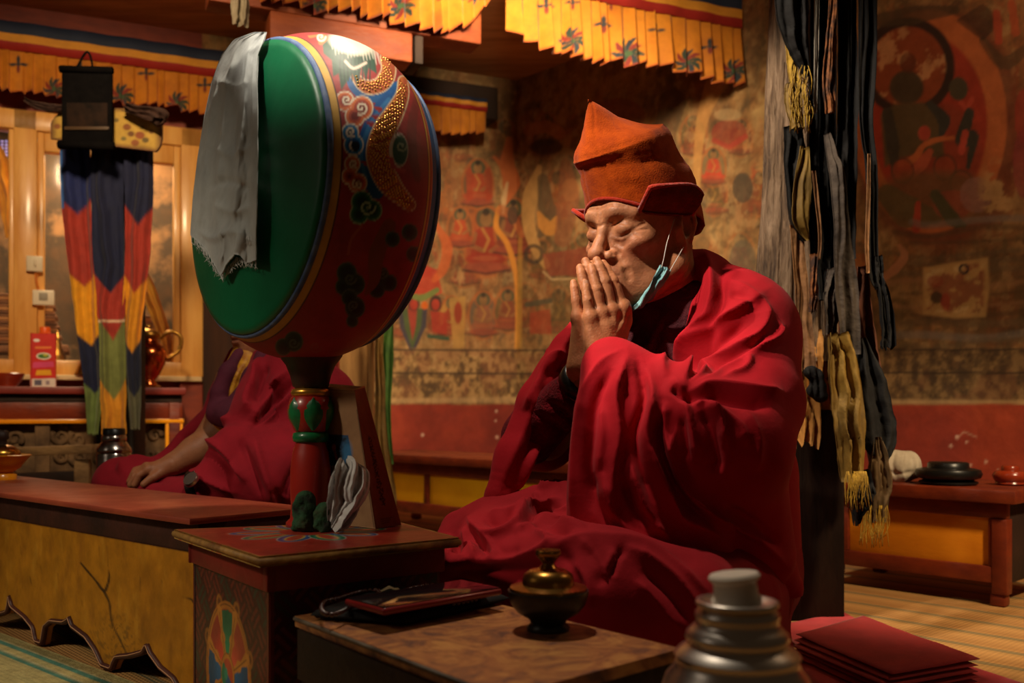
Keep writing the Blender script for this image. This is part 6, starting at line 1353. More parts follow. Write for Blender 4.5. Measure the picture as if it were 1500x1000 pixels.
# ================================================================ THE PRAYING MONK
psi, pit = math.radians(51), math.radians(9)
HF = np.array([-math.sin(psi)*math.cos(pit), -math.cos(psi)*math.cos(pit), -math.sin(pit)])
HU = np.array([-math.sin(psi)*math.sin(pit), -math.cos(psi)*math.sin(pit), math.cos(pit)])
HL = np.array([math.cos(psi), -math.sin(psi), 0.])
HO = np.array([.2205, 1.597, .766])
def hw(v): v = np.asarray(v, float); return HO+v[..., 0:1]*HF+v[..., 1:2]*HL+v[..., 2:3]*HU
def sculpt_head(h=.0018, neck=True):
    V = Vol((-.13, -.115, -.22), (.145, .115, .16), h)
    def E(c, r, k=.012, sub=False, both=False, R=None):
        V.ell(c, r, k, R, sub)
        if both: V.ell((c[0], -c[1], c[2]), r, k, None if R is None else np.asarray(R)*np.array([[1, -1, 1], [-1, 1, -1], [1, -1, 1]]), sub)
    def T(p, r, k=.008, sub=False, both=False, n=6):
        p = np.array(p, float); c = cat(p, n) if len(p) > 2 else p; r = np.interp(np.linspace(0, 1, len(c)), np.linspace(0, 1, len(r)), r) if hasattr(r, '__len__') else r
        if sub: r = np.asarray(r)*.62; k = k*1.15
        V.tube(c, r, k, sub)
        if both: V.tube(c*np.array([1, -1, 1]), r, k, sub)
    def G(lu, r, k=.003, both=True, depth=0.0):
        """a crease cut along the surface, given as (side, up) pairs"""
        for sg in ((1, -1) if both else (1,)):
            c = cat([(l*sg, u) for l, u in lu], 6); o = np.stack([np.full(len(c), .143), c[:, 0], c[:, 1]], 1); t = V.hit(o, np.tile(np.array([-1., 0, 0]), (len(c), 1)), 0, .2)
            if np.isnan(t).any(): continue
            pts = o-np.array([1., 0, 0])*(t-.0006+depth)[:, None]; u = np.linspace(0, 1, len(c)); V.tube(pts, r*np.minimum(1, .35+3*np.minimum(u, 1-u)), k, True)
    E((-.012, 0, .05), (.098, .076, .086), .01); E((.03, 0, .03), (.062, .064, .06), .03); E((.032, 0, -.03), (.062, .060, .080), .03)
    E((.045, 0, -.066), (.045, .045, .042), .025); E((.0795, 0, -.090), (.015, .020, .014), .02)
    T([(-.02, .064, -.03), (.005, .060, -.064), (.045, .040, -.088), (.074, .014, -.097)], [.014, .013, .012, .012], .03, both=True)
    E((.061, .046, -.017), (.024, .020, .015), .02, both=True)                                # cheekbones
    T([(.0895, .007, .031), (.089, .026, .036), (.072, .050, .030)], [.0085, .0080, .006], .014, both=True)   # brow
    E((.1030, .031, .011), (.0140, .016, .009), .012, True, True)                              # eye sockets
    E((.104, .0135, .006), (.010, .006, .009), .010, True, True)
    E((.0775, .0325, .0070), (.0168, .0172, .0140), .003, both=True)                           # closed lids
    T([(.092, 0, .022), (.096, 0, .008), (.107, 0, -.012), (.117, 0, -.026)], [.0074, .0072, .0084, .0116], .008)    # nose
    E((.1155, 0, -.0285), (.012, .0122, .0102), .008); E((.1005, .0160, -.0325), (.0115, .0085, .0085), .0045, both=True)
    E((.1065, .0080, -.042), (.0065, .0042, .004), .002, True, True)
    E((.075, 0, -.058), (.027, .033, .030), .022)                                            # muzzle
    T([(.089, -.026, -.0625), (.0985, -.014, -.0585), (.1045, 0, -.0575), (.0985, .014, -.0585), (.089, .026, -.0625)], [.003, .0048, .005, .0048, .003], .004)
    T([(.088, -.025, -.0665), (.0975, -.012, -.0705), (.1010, 0, -.0715), (.0975, .012, -.0705), (.088, .025, -.0665)], [.003, .0055, .0065, .0055, .003], .004)
    G([(.0165, .0005), (.024, -.0042), (.033, -.0058), (.042, -.0035), (.049, .001)], .0009, .0010)                 # lash line
    G([(.017, .0120), (.028, .0170), (.038, .0160), (.047, .010)], .0014, .003)
    G([(.0165, -.008), (.026, -.0135), (.037, -.0140), (.048, -.008)], .0014, .005); G([(.020, -.014), (.032, -.0200), (.046, -.015)], .0014, .006)
    G([(.0515, .005), (.061, .011)], .0010, .003); G([(.052, .001), (.063, .001)], .0010, .003); G([(.051, -.003), (.061, -.009)], .0010, .003)
    for u in (.0445, .0520, .0585): G([(-.044, u-.004), (-.022, u+.002), (0, u-.0015), (.022, u+.002), (.044, u-.004)], .0016, .004, False)
    G([(.0050, .024), (.0058, .037)], .0014, .004); G([(-.008, .019), (0, .0165), (.008, .019)], .0013, .003, False)
    G([(.0165, -.020), (.0250, -.027), (.0262, -.039)], .0017, .003)
    G([(.023, -.027), (.031, -.042), (.036, -.060), (.037, -.072)], .0015, .010)                                   # smile lines
    G([(-.027, -.0655), (-.014, -.0645), (0, -.0650), (.014, -.0645), (.027, -.0655)], .0019, .0012, False); G([(0, -.045), (0, -.054)], .0016, .003, False); G([(-.014, -.081), (0, -.0825), (.014, -.081)], .003, .006, False)
    E((-.012, .074, .0), (.021, .009, .034), .006, both=True); E((-.010, .080, .004), (.012, .006, .021), .004, True, True); T([(-.005, .081, -.026), (.004, .083, .0), (-.005, .084, .027), (-.024, .085, .026), (-.032, .083, .004), (-.022, .080, -.022)], .0034, .004, both=True); E((.004, .076, -.004), (.006, .006, .008), .004, both=True); E((-.006, .076, -.032), (.009, .005, .009), .004, both=True)
    if neck:
        T([(-.03, 0, -.04), (-.045, 0, -.12), (-.07, 0, -.215)], [.056, .056, .064], .03); T([(-.035, .045, -.06), (.0, .012, -.20)], [.012, .010], .02, both=True); E((.012, 0, -.125), (.012, .012, .014), .02)
    return V
SKIN, SKIN2 = (186, 122, 84), (160, 92, 62)
def head_paint(v):
    f, l, u = v[:, 0], np.abs(v[:, 1]), v[:, 2]; n = vnoise(v[:, 1]*60+9, u*60+9, 3); n2 = vnoise(v[:, 1]*220+9, u*220+f*150, 4)
    c = np.tile(srgb(SKIN), (len(v), 1))
    def m(a, col): nonlocal c; a = np.clip(a, 0, 1)[:, None]; c = c*(1-a)+srgb(col)[None]*a
    m((n-.45)*1.6, SKIN2); m((n2-.55)*1.6, (140, 84, 60))
    m(np.exp(-((f-.06)/.03)**2-((l-.045)/.022)**2-((u+.025)/.02)**2)*.6, (188, 98, 68)); m(np.exp(-((f-.11)/.02)**2-(l/.016)**2-((u+.03)/.014)**2)*.4, (188, 100, 72))
    m(np.exp(-((l/.024)**4)-((u+.065)/.0085)**4)*(f > .085)*.55, (132, 74, 66))
    m(np.exp(-((l-.033)/.02)**4-((u+.0045)/.0022)**2)*(f > .07)*.5, (70, 44, 36))              # lashes
    m(np.exp(-((l-.030)/.021)**4-((u-.037-.0*(l))/.0045)**2)*(f > .07)*.30*(.4+n2), (88, 62, 48))   # thin brows
    m(np.exp(-((l-.034)/.02)**2-((u+.014)/.01)**2)*(f > .06)*.3, (136, 90, 72))
    m((f < .045)*(u > .02)*.0, (90, 70, 60))
    return c
M_skin = mat('weathered_skin', (232, 232, 232), (255, 255, 255), rough=.50, vcol=True, scale=60, bump=.13, bscale=300, sss=.12, spec=.35)

def joint(px, py, y): return P(px, py, y)
def finger(V, pts, rads, k=.004):
    c = cat(pts, 5); r = np.interp(np.linspace(0, 1, len(c)), np.linspace(0, 1, len(pts)), rads); V.tube(c, r, .0025)

def sculpt_hands():
    V = Vol(P(800, 600, 1.50)-[.02, .12, .03], P(940, 360, 1.50)+[.03, .09, .01], .0017)
    dn = HL*1.0
    near = dict(index=[(911, 452, 1.497), (900, 416, 1.4955), (891, 399, 1.4985), (883.5, 386, 1.503)], middle=[(895, 456, 1.487), (887.5, 418, 1.4855), (880, 396, 1.490), (874, 381.5, 1.495)],
                ring=[(879.5, 459, 1.478), (875, 429, 1.4765), (869.5, 406, 1.481), (866, 391, 1.487)], pinky=[(864, 465, 1.469), (861, 444, 1.467), (858.5, 427, 1.470), (856.5, 413.5, 1.4745)])
    RAD = dict(index=[.0098, .0088, .0080, .0066], middle=[.0102, .0092, .0083, .0068], ring=[.0096, .0086, .0078, .0064], pinky=[.0086, .0076, .0069, .0057])
    for side in (0, 1):
        off = -HL*.0255 if side else np.zeros(3); sx = np.array([0, 0, 0.])
        if side: off = off+np.array([0, 0, .002])
        wr = P(884, 535, 1.475)+off if not side else P(872, 538, 1.478)+off
        wr2 = P(872, 560, 1.47) if not side else P(846, 556, 1.515)
        K = {}
        for nm, pp in near.items():
            pts = [joint(*q)+off for q in pp]; K[nm] = pts[0]; finger(V, pts, RAD[nm])
            # nail
            d = (pts[3]-pts[2])/np.linalg.norm(pts[3]-pts[2]); nrm = HL if not side else -HL
            V.ell(pts[3]+nrm*(RAD[nm][3]*1.02)-d*.003, (.0042, .0042, .0042), .001, None, False) if False else None
            for q in (1, 2):                                                                     # creases over the joints
                a = pts[q]+nrm*RAD[nm][q]*1.0; s_ = np.cross(d, nrm); s_ /= np.linalg.norm(s_)
                for e in (-.0018, .0018): V.tube([a-s_*.004+d*e, a+nrm*.0004+d*e, a+s_*.004+d*e], .0003, .0016, True)
        for nm, r0, r1 in (('index', .0128, .0160), ('middle', .0128, .0165), ('ring', .0122, .0160), ('pinky', .0115, .0150)):
            base = wr+(K[nm]-K['middle'])*.42+(K['middle']-wr)*.06; V.tube([K[nm], (K[nm]+base)/2, base], [r0*.84, r0, r1*.92], .010)
        V.tube([(K['index']+K['pinky'])/2+(wr-K['middle'])*.3, wr], [.0155, .019], .014)
        V.tube([wr, wr+(wr2-wr)*.5, wr2], [.0205, .0205, .024], .012)
        nrm = HL if not side else -HL
        for nm in K:                                                                              # knuckles and tendons
            V.ell(K[nm]+nrm*.0040, (.0062, .0062, .0062), .010)
            V.tube([K[nm]+nrm*.0085, K[nm]*.5+wr*.5+nrm*.0130], [.0021, .0014], .005)
        V.tube(cat([K['ring']*.8+wr*.2+nrm*.0128, K['ring']*.5+K['middle']*.1+wr*.4+nrm*.0145, K['middle']*.3+wr*.7+nrm*.0165, wr+nrm*.019], 5), .0016, .003); V.tube(cat([K['index']*.75+wr*.25+nrm*.0125, K['middle']*.5+wr*.5+nrm*.0150, K['ring']*.2+wr*.8+nrm*.0175], 5), .0015, .003)
        # thumb leaving the side of the palm by the wrist, lying along the forefinger side
        tb = wr+(K['index']-wr)*.25+HF*(-.016); V.tube(cat([tb, K['index']*.6+wr*.4-HF*.018, K['index']*.88+wr*.12-HF*.015, K['index']-HF*.009+HU*.006], 4), np.interp(np.linspace(0, 1, 13), [0, .33, .66, 1], [.0140, .0110, .0095, .0078]), .006)
    return V
sv = sculpt_hands(); hv, hq = sv.mesh()
hcol = np.tile(srgb((190, 122, 82)), (len(hv), 1)); n = vnoise(hv[:, 0]*70+3, hv[:, 2]*70, 3); a = np.clip((n-.45)*1.8, 0, 1)[:, None]; hcol = hcol*(1-a)+srgb((160, 92, 58))*a
V = sculpt_head(); fv, fq = V.mesh(2); fcol = head_paint(fv); fvw = hw(fv)
monk = thing('person', 'praying person in crimson robes and tall orange hat, palms together before the mouth', 'person', P(960, 900, 1.62)*[1, 1, 0])
tv = Vol(P(960, 800, 1.66)-[.26, .24, .05], P(960, 430, 1.66)+[.26, .26, .08], .008)
tv.tube([P(962, 440, 1.655), P(985, 540, 1.67), P(1000, 700, 1.68), P(1000, 860, 1.66)], [.062, .105, .115, .12], .05)
tv.tube([P(925, 478, 1.79), P(800, 640, 1.66), P(850, 556, 1.515)], [.05, .042, .025], .03); tv.tube([P(1060, 490, 1.60), P(1070, 655, 1.44), P(880, 556, 1.475)], [.05, .042, .026], .03)
bv, bq = tv.mesh(); bcol = np.tile(srgb((170, 108, 74)), (len(bv), 1))
o = obj_np('body', np.vstack([fvw, hv, bv]), np.vstack([fq, hq+len(fvw), bq+len(fvw)+len(hv)]), M_skin, monk, np.vstack([fcol, hcol, bcol]))
o['label'] = 'weathered face with closed eyes, neck, arms and joined hands'
# finger nails
M_nail = mat('finger_nail', (206, 150, 120), rough=.3)
m = MB()
for (x, y, d), (x2, y2, d2) in (((883.5, 386, 1.503), (891, 399, 1.4985)), ((874, 381.5, 1.495), (880, 396, 1.490)), ((866, 391, 1.487), (869.5, 406, 1.481)), ((856.5, 413.5, 1.4745), (858.5, 427, 1.470))):
    a = P(x, y, d); b = P(x2, y2, d2); dr = (a-b)/np.linalg.norm(a-b); s_ = np.cross(dr, HL); s_ /= np.linalg.norm(s_); c = a+HL*.0052-dr*.0015
    rows = []
    for i in range(5):
        u = -1+i/2; rows.append([m.bm.verts.new(tuple(c+dr*u*.0048+s_*w_*.0042*(1-.15*u*u)+HL*(.0013*(1-w_*w_)))) for w_ in (-1, -.5, 0, .5, 1)])
    for r0, r1 in zip(rows, rows[1:]):
        for j in range(4): m.bm.faces.new([r0[j], r0[j+1], r1[j+1], r1[j]])
m.build('finger_nails', M_nail, monk)

# ---- hat
M_hat = mat('rust_wool_felt', (172, 68, 6), (144, 52, 4), rough=.95, scale=40, bump=.22, bscale=420, sheen=.06, spec=.1)
M_trim2 = mat('hat_red_trim', (176, 48, 22), (150, 36, 18), rough=.9, sheen=.2, spec=.1, bump=.3, bscale=200)
hat = None
nth_, rows = 128, []
th = np.arange(nth_)/nth_*math.tau
ct_, st_ = np.cos(th), np.sin(th)
def ringl(Fc, rF, rL, U, F_extra=0): return np.stack([Fc+rF*ct_, rL*st_, U*np.ones(nth_)], 1)
side = np.abs(st_)
bot = np.stack([.0+np.where(ct_ > 0, .0965, .117)*ct_, .0865*st_, np.where(ct_ > 0, .060*ct_**2+.020*(1-ct_**2), .020-.03*ct_**2)-0*side], 1)
r1 = ringl(.006, np.where(ct_ > 0, .0935, .119), .0835, .078); r2 = ringl(.020, np.where(ct_ > 0, .0865, .106), .079, .115); seam = np.stack([.034+.084*ct_, .071*st_, .150-.028*ct_], 1)
def lerp(a, b, n): return [a*(1-t)+b*t for t in np.arange(n)/n]
inner = bot*np.array([.955, .955, 1])+[0, 0, .004]
R = [inner*np.array([1, 1, 1])+[0, 0, .025]]+lerp(inner, bot, 2)+lerp(bot, r1, 9)+lerp(r1, r2, 8)+lerp(r2, seam, 8)
ridgeU = lambda f: np.interp(f, [-.05, 0, .05, .085, .118], [.176, .181, .192, .206, .216])
for w_ in (np.arange(17)/16):
    f = seam[:, 0]; f2 = f-.022*w_*np.clip((f-.05)/.06, 0, 1); U = seam[:, 2]*(1-w_**1.0)+ridgeU(f)*w_
    R.append(np.stack([f2, seam[:, 1]*(1-w_)**.75+.003*st_*w_, U], 1))
R = np.array(R); nr = len(R)
Vl = R.reshape(-1, 3); bulge = .0022*np.sin(Vl[:, 2]*95+Vl[:, 0]*18)*np.clip((Vl[:, 2]-.07)/.03, 0, 1); n = vnoise(Vl[:, 0]*24+8, Vl[:, 2]*24+Vl[:, 1]*20+8, 5)-.5
k_seam = 3+9+8+8
Vl[:, 1] += np.sign(Vl[:, 1])*(bulge+n*.008); Vl[:, 0] += np.sign(Vl[:, 0])*n*.005
row = np.repeat(np.arange(nr), nth_); gro = np.exp(-((row-k_seam)/.8)**2)*.0026+np.exp(-((row-(3+9+6))/.7)**2)*.0014
nn = np.stack([Vl[:, 0]-.02, Vl[:, 1], 0*Vl[:, 0]], 1); nn /= np.linalg.norm(nn, axis=1)[:, None]+1e-9; Vl = Vl-nn*gro[:, None]
col_ = np.tile(np.arange(nth_), nr); fs = np.exp(-((np.minimum(col_, nth_-col_)-7)/.8)**2)*.0016; Vl = Vl-nn*fs[:, None]
Qh = np.array([[i*nth_+j, i*nth_+(j+1) % nth_, (i+1)*nth_+(j+1) % nth_, (i+1)*nth_+j] for i in range(nr-1) for j in range(nth_)])
hat = obj_np('hat', hw(Vl), Qh, M_hat, monk); hat['label'] = 'tall rust orange felt hat'
def subpart(o): put(o, hat); o.matrix_parent_inverse = Matrix.Identity(4); return o
# put() against a child: world coordinates are kept through the parents' own inverse, so only an identity is needed
b_ = hw(bot[(ct_ > -.05)]); idx = np.nonzero(ct_ > .30)[0]; order = idx[np.argsort(((th[idx]+math.pi) % math.tau))]
m = MB(); m.tube(hw(bot[order]+[.001, 0, -.001]), .0030, 8); o = m.build('brim_piping', M_trim2, None); o.parent = hat
def flap(sg, base, top, name):
    b = cat([(f, sg*l, u) for f, l, u in base], 8); t = cat([(f, sg*l, u) for f, l, u in top], 8); nu = len(b); nv = 14
    W = np.linspace(0, 1, nv); V = b[:, None]*(1-W)[None, :, None]+t[:, None]*W[None, :, None]; V[:, :, 1] += sg*(.006*np.sin(W*math.pi))[None]
    V = V.reshape(-1, 3); off = np.array([-.001, -sg*.0075, -.002])
    o = sheet(name, hw(V), nu, nv, (off[0]*HF+off[1]*HL+off[2]*HU), M_hat if sg < 0 else mat('hat_wool_shaded', (120, 44, 14), (92, 34, 14), rough=.95, scale=40, bump=.5, bscale=260, spec=.1), None); o.parent = hat  # near flap gets a darker wool, its shade put into the colour
    e = np.vstack([b[:1], t, b[-1:]]); m = MB(); m.tube(hw(e+off*.5), .0042, 8); o2 = m.build('flap_piping', M_trim2, None); o2.parent = hat
flap(1, [(.069, .060, .030), (.045, .083, .022), (.0, .0905, .018), (-.022, .090, .018)], [(.078, .098, .062), (.055, .108, .062), (.0, .113, .061), (-.026, .112, .048)], 'side_flap')
flap(-1, [(.069, .060, .034), (.045, .083, .030), (.0, .0905, .024), (-.022, .090, .018)], [(.072, .092, .056), (.050, .104, .056), (.0, .108, .055), (-.022, .107, .048)], 'side_flap')

# ---- face mask hanging from the ear
M_mask = mat('blue_mask_cloth', (126, 170, 172), (104, 150, 156), rough=.75, scale=30, bump=.1); M_cord = mat('white_elastic', (206, 196, 186), rough=.7)
mk = cloth_strip('face_mask', [P(975, 391, 1.505), P(967, 408, 1.505), P(956, 426, 1.512), P(940, 446, 1.53), P(915, 452, 1.56)], [.020, .021, .022, .024, .024], M_mask, monk, folds=1.6, amp=.0032, across=(.8, -.1, .5), seed=4, th=.0015, wn=20)
mk['label'] = 'pale blue face mask pulled under the chin'
for pts in ([P(989, 318, 1.535), P(978, 352, 1.512), P(972, 380, 1.502), P(969, 392, 1.502)], [P(1001, 362, 1.53), P(992, 378, 1.512), P(984, 392, 1.503), P(979, 400, 1.503)]):
    m = MB(); m.tube(cat(pts, 8), .0007, 6); o = m.build('ear_loop', M_cord, None); o.parent = mk

# ---- clothes under the shawl
M_vest = mat('dark_maroon_knit', (84, 22, 30), (56, 14, 22), rough=.9, scale=30, bump=.4, bscale=160, weave=140); M_fleece = mat('maroon_fleece', (124, 14, 28), (92, 8, 18), rough=.95, scale=50, bump=.7, bscale=260, sheen=.04, spec=.1)
V = Vol(P(960, 830, 1.66)-[.26, .26, .06], P(960, 420, 1.66)+[.24, .2, .10], .005)
V.tube([P(960, 462, 1.650), P(965, 560, 1.655), P(985, 700, 1.67), P(990, 830, 1.66)], [.078, .118, .135, .15], .04)
V.tube([P(930, 470, 1.74), P(1020, 470, 1.62)], [.07, .07], .05)
V.tube([hw((-.055+.062*math.cos(a), .064*math.sin(a), -.142-.02*math.cos(a))) for a in np.arange(25)/24*math.tau], .011, .006)
V.fold([(985, 450), (955, 500), (935, 560)], .006, k=.006); V.fold([(975, 470), (950, 530), (940, 580)], .005, off=0, k=.006, sub=True); V.fold([(925, 480), (945, 520), (960, 570)], .005, k=.006)
v, q = V.mesh(); obj_np('vest', v, q, M_vest, monk)
V = Vol(P(760, 700, 1.6)-[.04, .18, .05], P(880, 520, 1.6)+[.06, .15, .03], .0035)
V.tube(cat([P(856, 552, 1.518), P(825, 590, 1.565), P(775, 640, 1.655), P(845, 540, 1.77)], 6), [.031]*3+list(np.linspace(.034, .055, 16)), .01)
for k in range(7): V.fold([(838-k*9, 552+k*9), (852-k*7, 566+k*9), (868-k*5, 590+k*9)], .004, k=.006, y0=1.3, y1=1.8, sub=(k % 2 == 0))
v, q = V.mesh(); obj_np('sweater_sleeve', v, q, M_fleece, monk)
ax_ = P(856, 552, 1.518)-P(836, 578, 1.55); ax_ /= np.linalg.norm(ax_)
MB().lathe(P(851, 558, 1.524), [(.0285, -.012), (.0345, -.012), (.0355, 0), (.0345, .012), (.0290, .013), (.0265, .008)], 40, axis=ax_, cap=False).build('cuff', M_blk, monk)

# ---- shawl
M_robe = mat('crimson_shawl_cotton', (178, 16, 32), (160, 10, 24), rough=.82, scale=9, bump=.06, bscale=160, sheen=.03, spec=.2)
V = Vol((-.09, 1.30, .17), (.52, 1.98, .79), .0032)
# back and shoulders
V.tube([P(1003, 425, 1.68), P(1035, 545, 1.74), P(1045, 700, 1.74), P(1035, 850, 1.70)], [.062, .120, .150, .165], .05)
V.tube(cat([P(915, 470, 1.82), P(975, 415, 1.75), P(1015, 402, 1.665), P(1050, 440, 1.60), P(1086, 478, 1.575)], 5), np.interp(np.linspace(0, 1, 21), [0, .3, .5, .75, 1], [.050, .046, .036, .060, .078]), .03)
V.ell(P(1092, 500, 1.60), (.075, .10, .095), .04)
V.tube([P(1088, 500, 1.575), P(1092, 590, 1.50), P(1070, 655, 1.425)], [.082, .092, .084], .04)
V.tube([P(1070, 655, 1.425), P(985, 600, 1.435), P(915, 556, 1.452)], [.080, .064, .046], .03)
V.tube([P(915, 556, 1.452), P(893, 540, 1.458)], [.046, .040], .02)
# far shoulder and its hanging front edge
V.tube([P(915, 478, 1.82), P(850, 560, 1.76), P(795, 640, 1.70)], [.058, .066, .062], .03)
V.tube(cat([P(866, 455, 1.69), P(838, 500, 1.655), P(800, 560, 1.625), P(768, 630, 1.60), P(742, 690, 1.575), P(722, 738, 1.56)], 5), np.interp(np.linspace(0, 1, 26), [0, .25, .5, .8, 1], [.014, .024, .030, .026, .012]), .02)
# front fall of cloth from the near forearm to the lap
for pts, r in (([(896, 530, 1.450), (866, 600, 1.430), (858, 700, 1.425), (858, 800, 1.43)], [.032, .024, .026, .030]), ([(925, 555, 1.440), (898, 640, 1.418), (892, 720, 1.412), (890, 800, 1.415)], [.036, .034, .036, .040]), ([(965, 590, 1.430), (945, 680, 1.410), (940, 760, 1.405), (955, 825, 1.41)], [.044, .042, .044, .040]),
               ([(1020, 620, 1.425), (1005, 700, 1.430), (1010, 780, 1.435), (1040, 835, 1.44)], [.060, .060, .056, .040]), ([(1075, 660, 1.44), (1080, 740, 1.50), (1100, 810, 1.53), (1140, 860, 1.56)], [.075, .080, .070, .040])):
    V.tube([P(*q) for q in pts], r, .03)
# --- folds
ST = [
 ([(1002, 382), (992, 425), (983, 455), (976, 490), (968, 528), (976, 556)], .010, 8, 10), ([(1032, 366), (1046, 410), (1044, 460), (1030, 482), (1018, 516), (1000, 562)], .016, 12, 6),
 ([(1020, 376), (1018, 412), (999, 444), (995, 490), (1006, 512), (1000, 545)], -.016, 8, 8), ([(1056, 392), (1056, 440), (1046, 480), (1030, 520), (1008, 560)], -.012, 7, 7),
 ([(1000, 572), (1010, 528), (1030, 496), (1056, 474), (1090, 452), (1112, 436)], .017, 7, 15), ([(1003, 570), (1040, 540), (1080, 515), (1110, 494), (1123, 464), (1118, 440)], .014, 6, 12), ([(1008, 572), (1056, 548), (1096, 520), (1128, 504), (1142, 488), (1140, 470)], .011, 5, 9),
 ([(1020, 566), (1066, 536), (1100, 514), (1120, 486)], -.008, 5, 5), ([(1012, 556), (1034, 522), (1062, 496), (1094, 474)], -.010, 6, 6), ([(1056, 560), (1088, 545), (1099, 530), (1096, 522)], .008, 4, 6),
 ([(1006, 577), (1040, 569), (1080, 571), (1120, 576), (1148, 575)], .013, 8, 10), ([(1012, 592), (1045, 584), (1090, 590), (1130, 596)], -.010, 8, 8), ([(984, 570), (1000, 583), (1014, 590)], -.018, 5, 5),
 ([(985, 556), (996, 575), (1004, 590), (1012, 612), (1022, 650), (1022, 680)], .014, 12, 6), ([(1014, 594), (1036, 590), (1056, 616), (1068, 658)], .014, 8, 6), ([(1030, 600), (1042, 630), (1048, 665), (1050, 695)], -.012, 8, 8), ([(1036, 596), (1060, 606), (1084, 625), (1096, 655)], .010, 8, 6), ([(1000, 610), (1004, 640), (1008, 676)], -.008, 5, 5), ([(976, 588), (974, 630), (992, 674)], .012, 12, 7),
 ([(1060, 412), (1092, 424), (1122, 446)], .006, 9, 9), ([(1066, 430), (1090, 440), (1104, 452)], -.006, 6, 6), ([(1090, 600), (1110, 640), (1108, 690)], .008, 12, 8),
 ([(912, 512), (880, 532), (856, 575), (845, 638), (840, 720), (841, 778)], .007, 6, 9), ([(900, 540), (876, 580), (866, 640), (862, 700), (868, 750)], -.009, 7, 7), ([(920, 520), (906, 575), (908, 640), (900, 700), (896, 775)], .014, 15, 7),
 ([(934, 526), (944, 584), (930, 640), (942, 694), (960, 740)], -.013, 7, 7), ([(948, 545), (960, 590), (950, 640), (962, 690), (986, 740), (1020, 765), (1056, 790)], .020, 17, 7), ([(974, 590), (966, 640), (980, 692), (1004, 732), (1042, 764)], -.012, 6, 6), ([(990, 625), (986, 670), (1006, 715), (1040, 750), (1078, 792)], .014, 10, 6),
 ([(884, 690), (896, 740), (925, 775), (960, 790)], .010, 9, 7), ([(912, 700), (930, 745), (958, 770)], -.012, 6, 6), ([(925, 676), (938, 720), (950, 755), (978, 792)], .012, 10, 6), ([(866, 690), (876, 740), (908, 782)], -.008, 7, 7), ([(880, 590), (884, 640), (878, 690)], .006, 8, 8),
 ([(1036, 744), (1070, 765), (1105, 782), (1150, 828)], .013, 7, 11), ([(1058, 742), (1100, 765), (1140, 800)], -.009, 8, 8), ([(848, 786), (900, 791), (960, 800), (1010, 806), (1060, 824), (1096, 833)], .011, 5, 12),
 ([(868, 448), (838, 490), (808, 545), (776, 610), (750, 672), (722, 742)], .010, 9, 9), ([(860, 472), (834, 520), (810, 570), (790, 625), (764, 680)], -.014, 6, 6), ([(852, 500), (818, 558), (802, 590), (784, 650), (758, 700), (722, 746)], .014, 8, 5), ([(838, 518), (808, 528), (785, 570), (768, 604)], .012, 6, 9), ([(828, 535), (804, 552), (790, 590)], -.010, 5, 5)]
v, q = V.mesh(3); v = drape(v, q, [(a_, b_*1.25, c_, d_) for a_, b_, c_, d_ in ST]); o = obj_np('shawl', v, q, M_robe, monk); o['label'] = 'crimson shawl falling over both arms'

# ---- skirt of the robe over the crossed legs
M_skirt = mat('crimson_skirt_cotton', (164, 22, 34), (144, 16, 26), rough=.85, scale=9, bump=.06, bscale=160, sheen=.03, spec=.2)
V = Vol((-.19, 1.16, -.004), (.50, 1.98, .36), .0038)
V.tube([P(930, 800, 1.78), P(810, 815, 1.64), P(715, 815, 1.52)], [.125, .10, .062], .04)
V.tube([P(715, 815, 1.52), P(790, 850, 1.40), P(890, 862, 1.345)], [.058, .068, .078], .04)
V.tube([P(1060, 830, 1.70), P(1040, 880, 1.50), P(1000, 900, 1.34)], [.14, .11, .085], .04)
V.tube([P(1000, 900, 1.34), P(900, 870, 1.34), P(850, 850, 1.37)], [.080, .082, .078], .04)
V.ell(np.array([.14, 1.62, .05]), (.24, .26, .11), .05); V.ell(np.array([.30, 1.62, .05]), (.17, .26, .12), .05)
V.ell(np.array([.10, 1.36, .06]), (.13, .11, .10), .05)
# spread cloth at the far knee
V.ell(P(768, 800, 1.47), (.07, .06, .045), .04); V.ell(P(735, 790, 1.53), (.06, .06, .05), .04)
V.tube(cat([P(636, 836, 1.44), P(690, 826, 1.42), P(760, 820, 1.38), P(800, 808, 1.36)], 6), [.016]*10+[.018]*9, .02)
V.tube([P(650, 800, 1.52), P(672, 775, 1.56), P(720, 770, 1.57)], [.018, .03, .05], .03); V.tube([P(652, 830, 1.49), P(700, 805, 1.52)], [.03, .045], .03); V.tube([P(640, 822, 1.47), P(640, 870, 1.47)], [.02, .02], .03)
V.tube([P(730, 775, 1.55), P(790, 740, 1.55), P(835, 740, 1.52), P(850, 780, 1.47)], [.04, .034, .034, .04], .03)
V.tube([P(802, 706, 1.53), P(822, 700, 1.53), P(838, 730, 1.51)], [.009, .012, .012], .012); V.tube([P(806, 712, 1.53), P(812, 750, 1.525)], [.014, .016], .014); V.tube([P(826, 708, 1.525), P(834, 750, 1.51)], [.012, .016], .014)
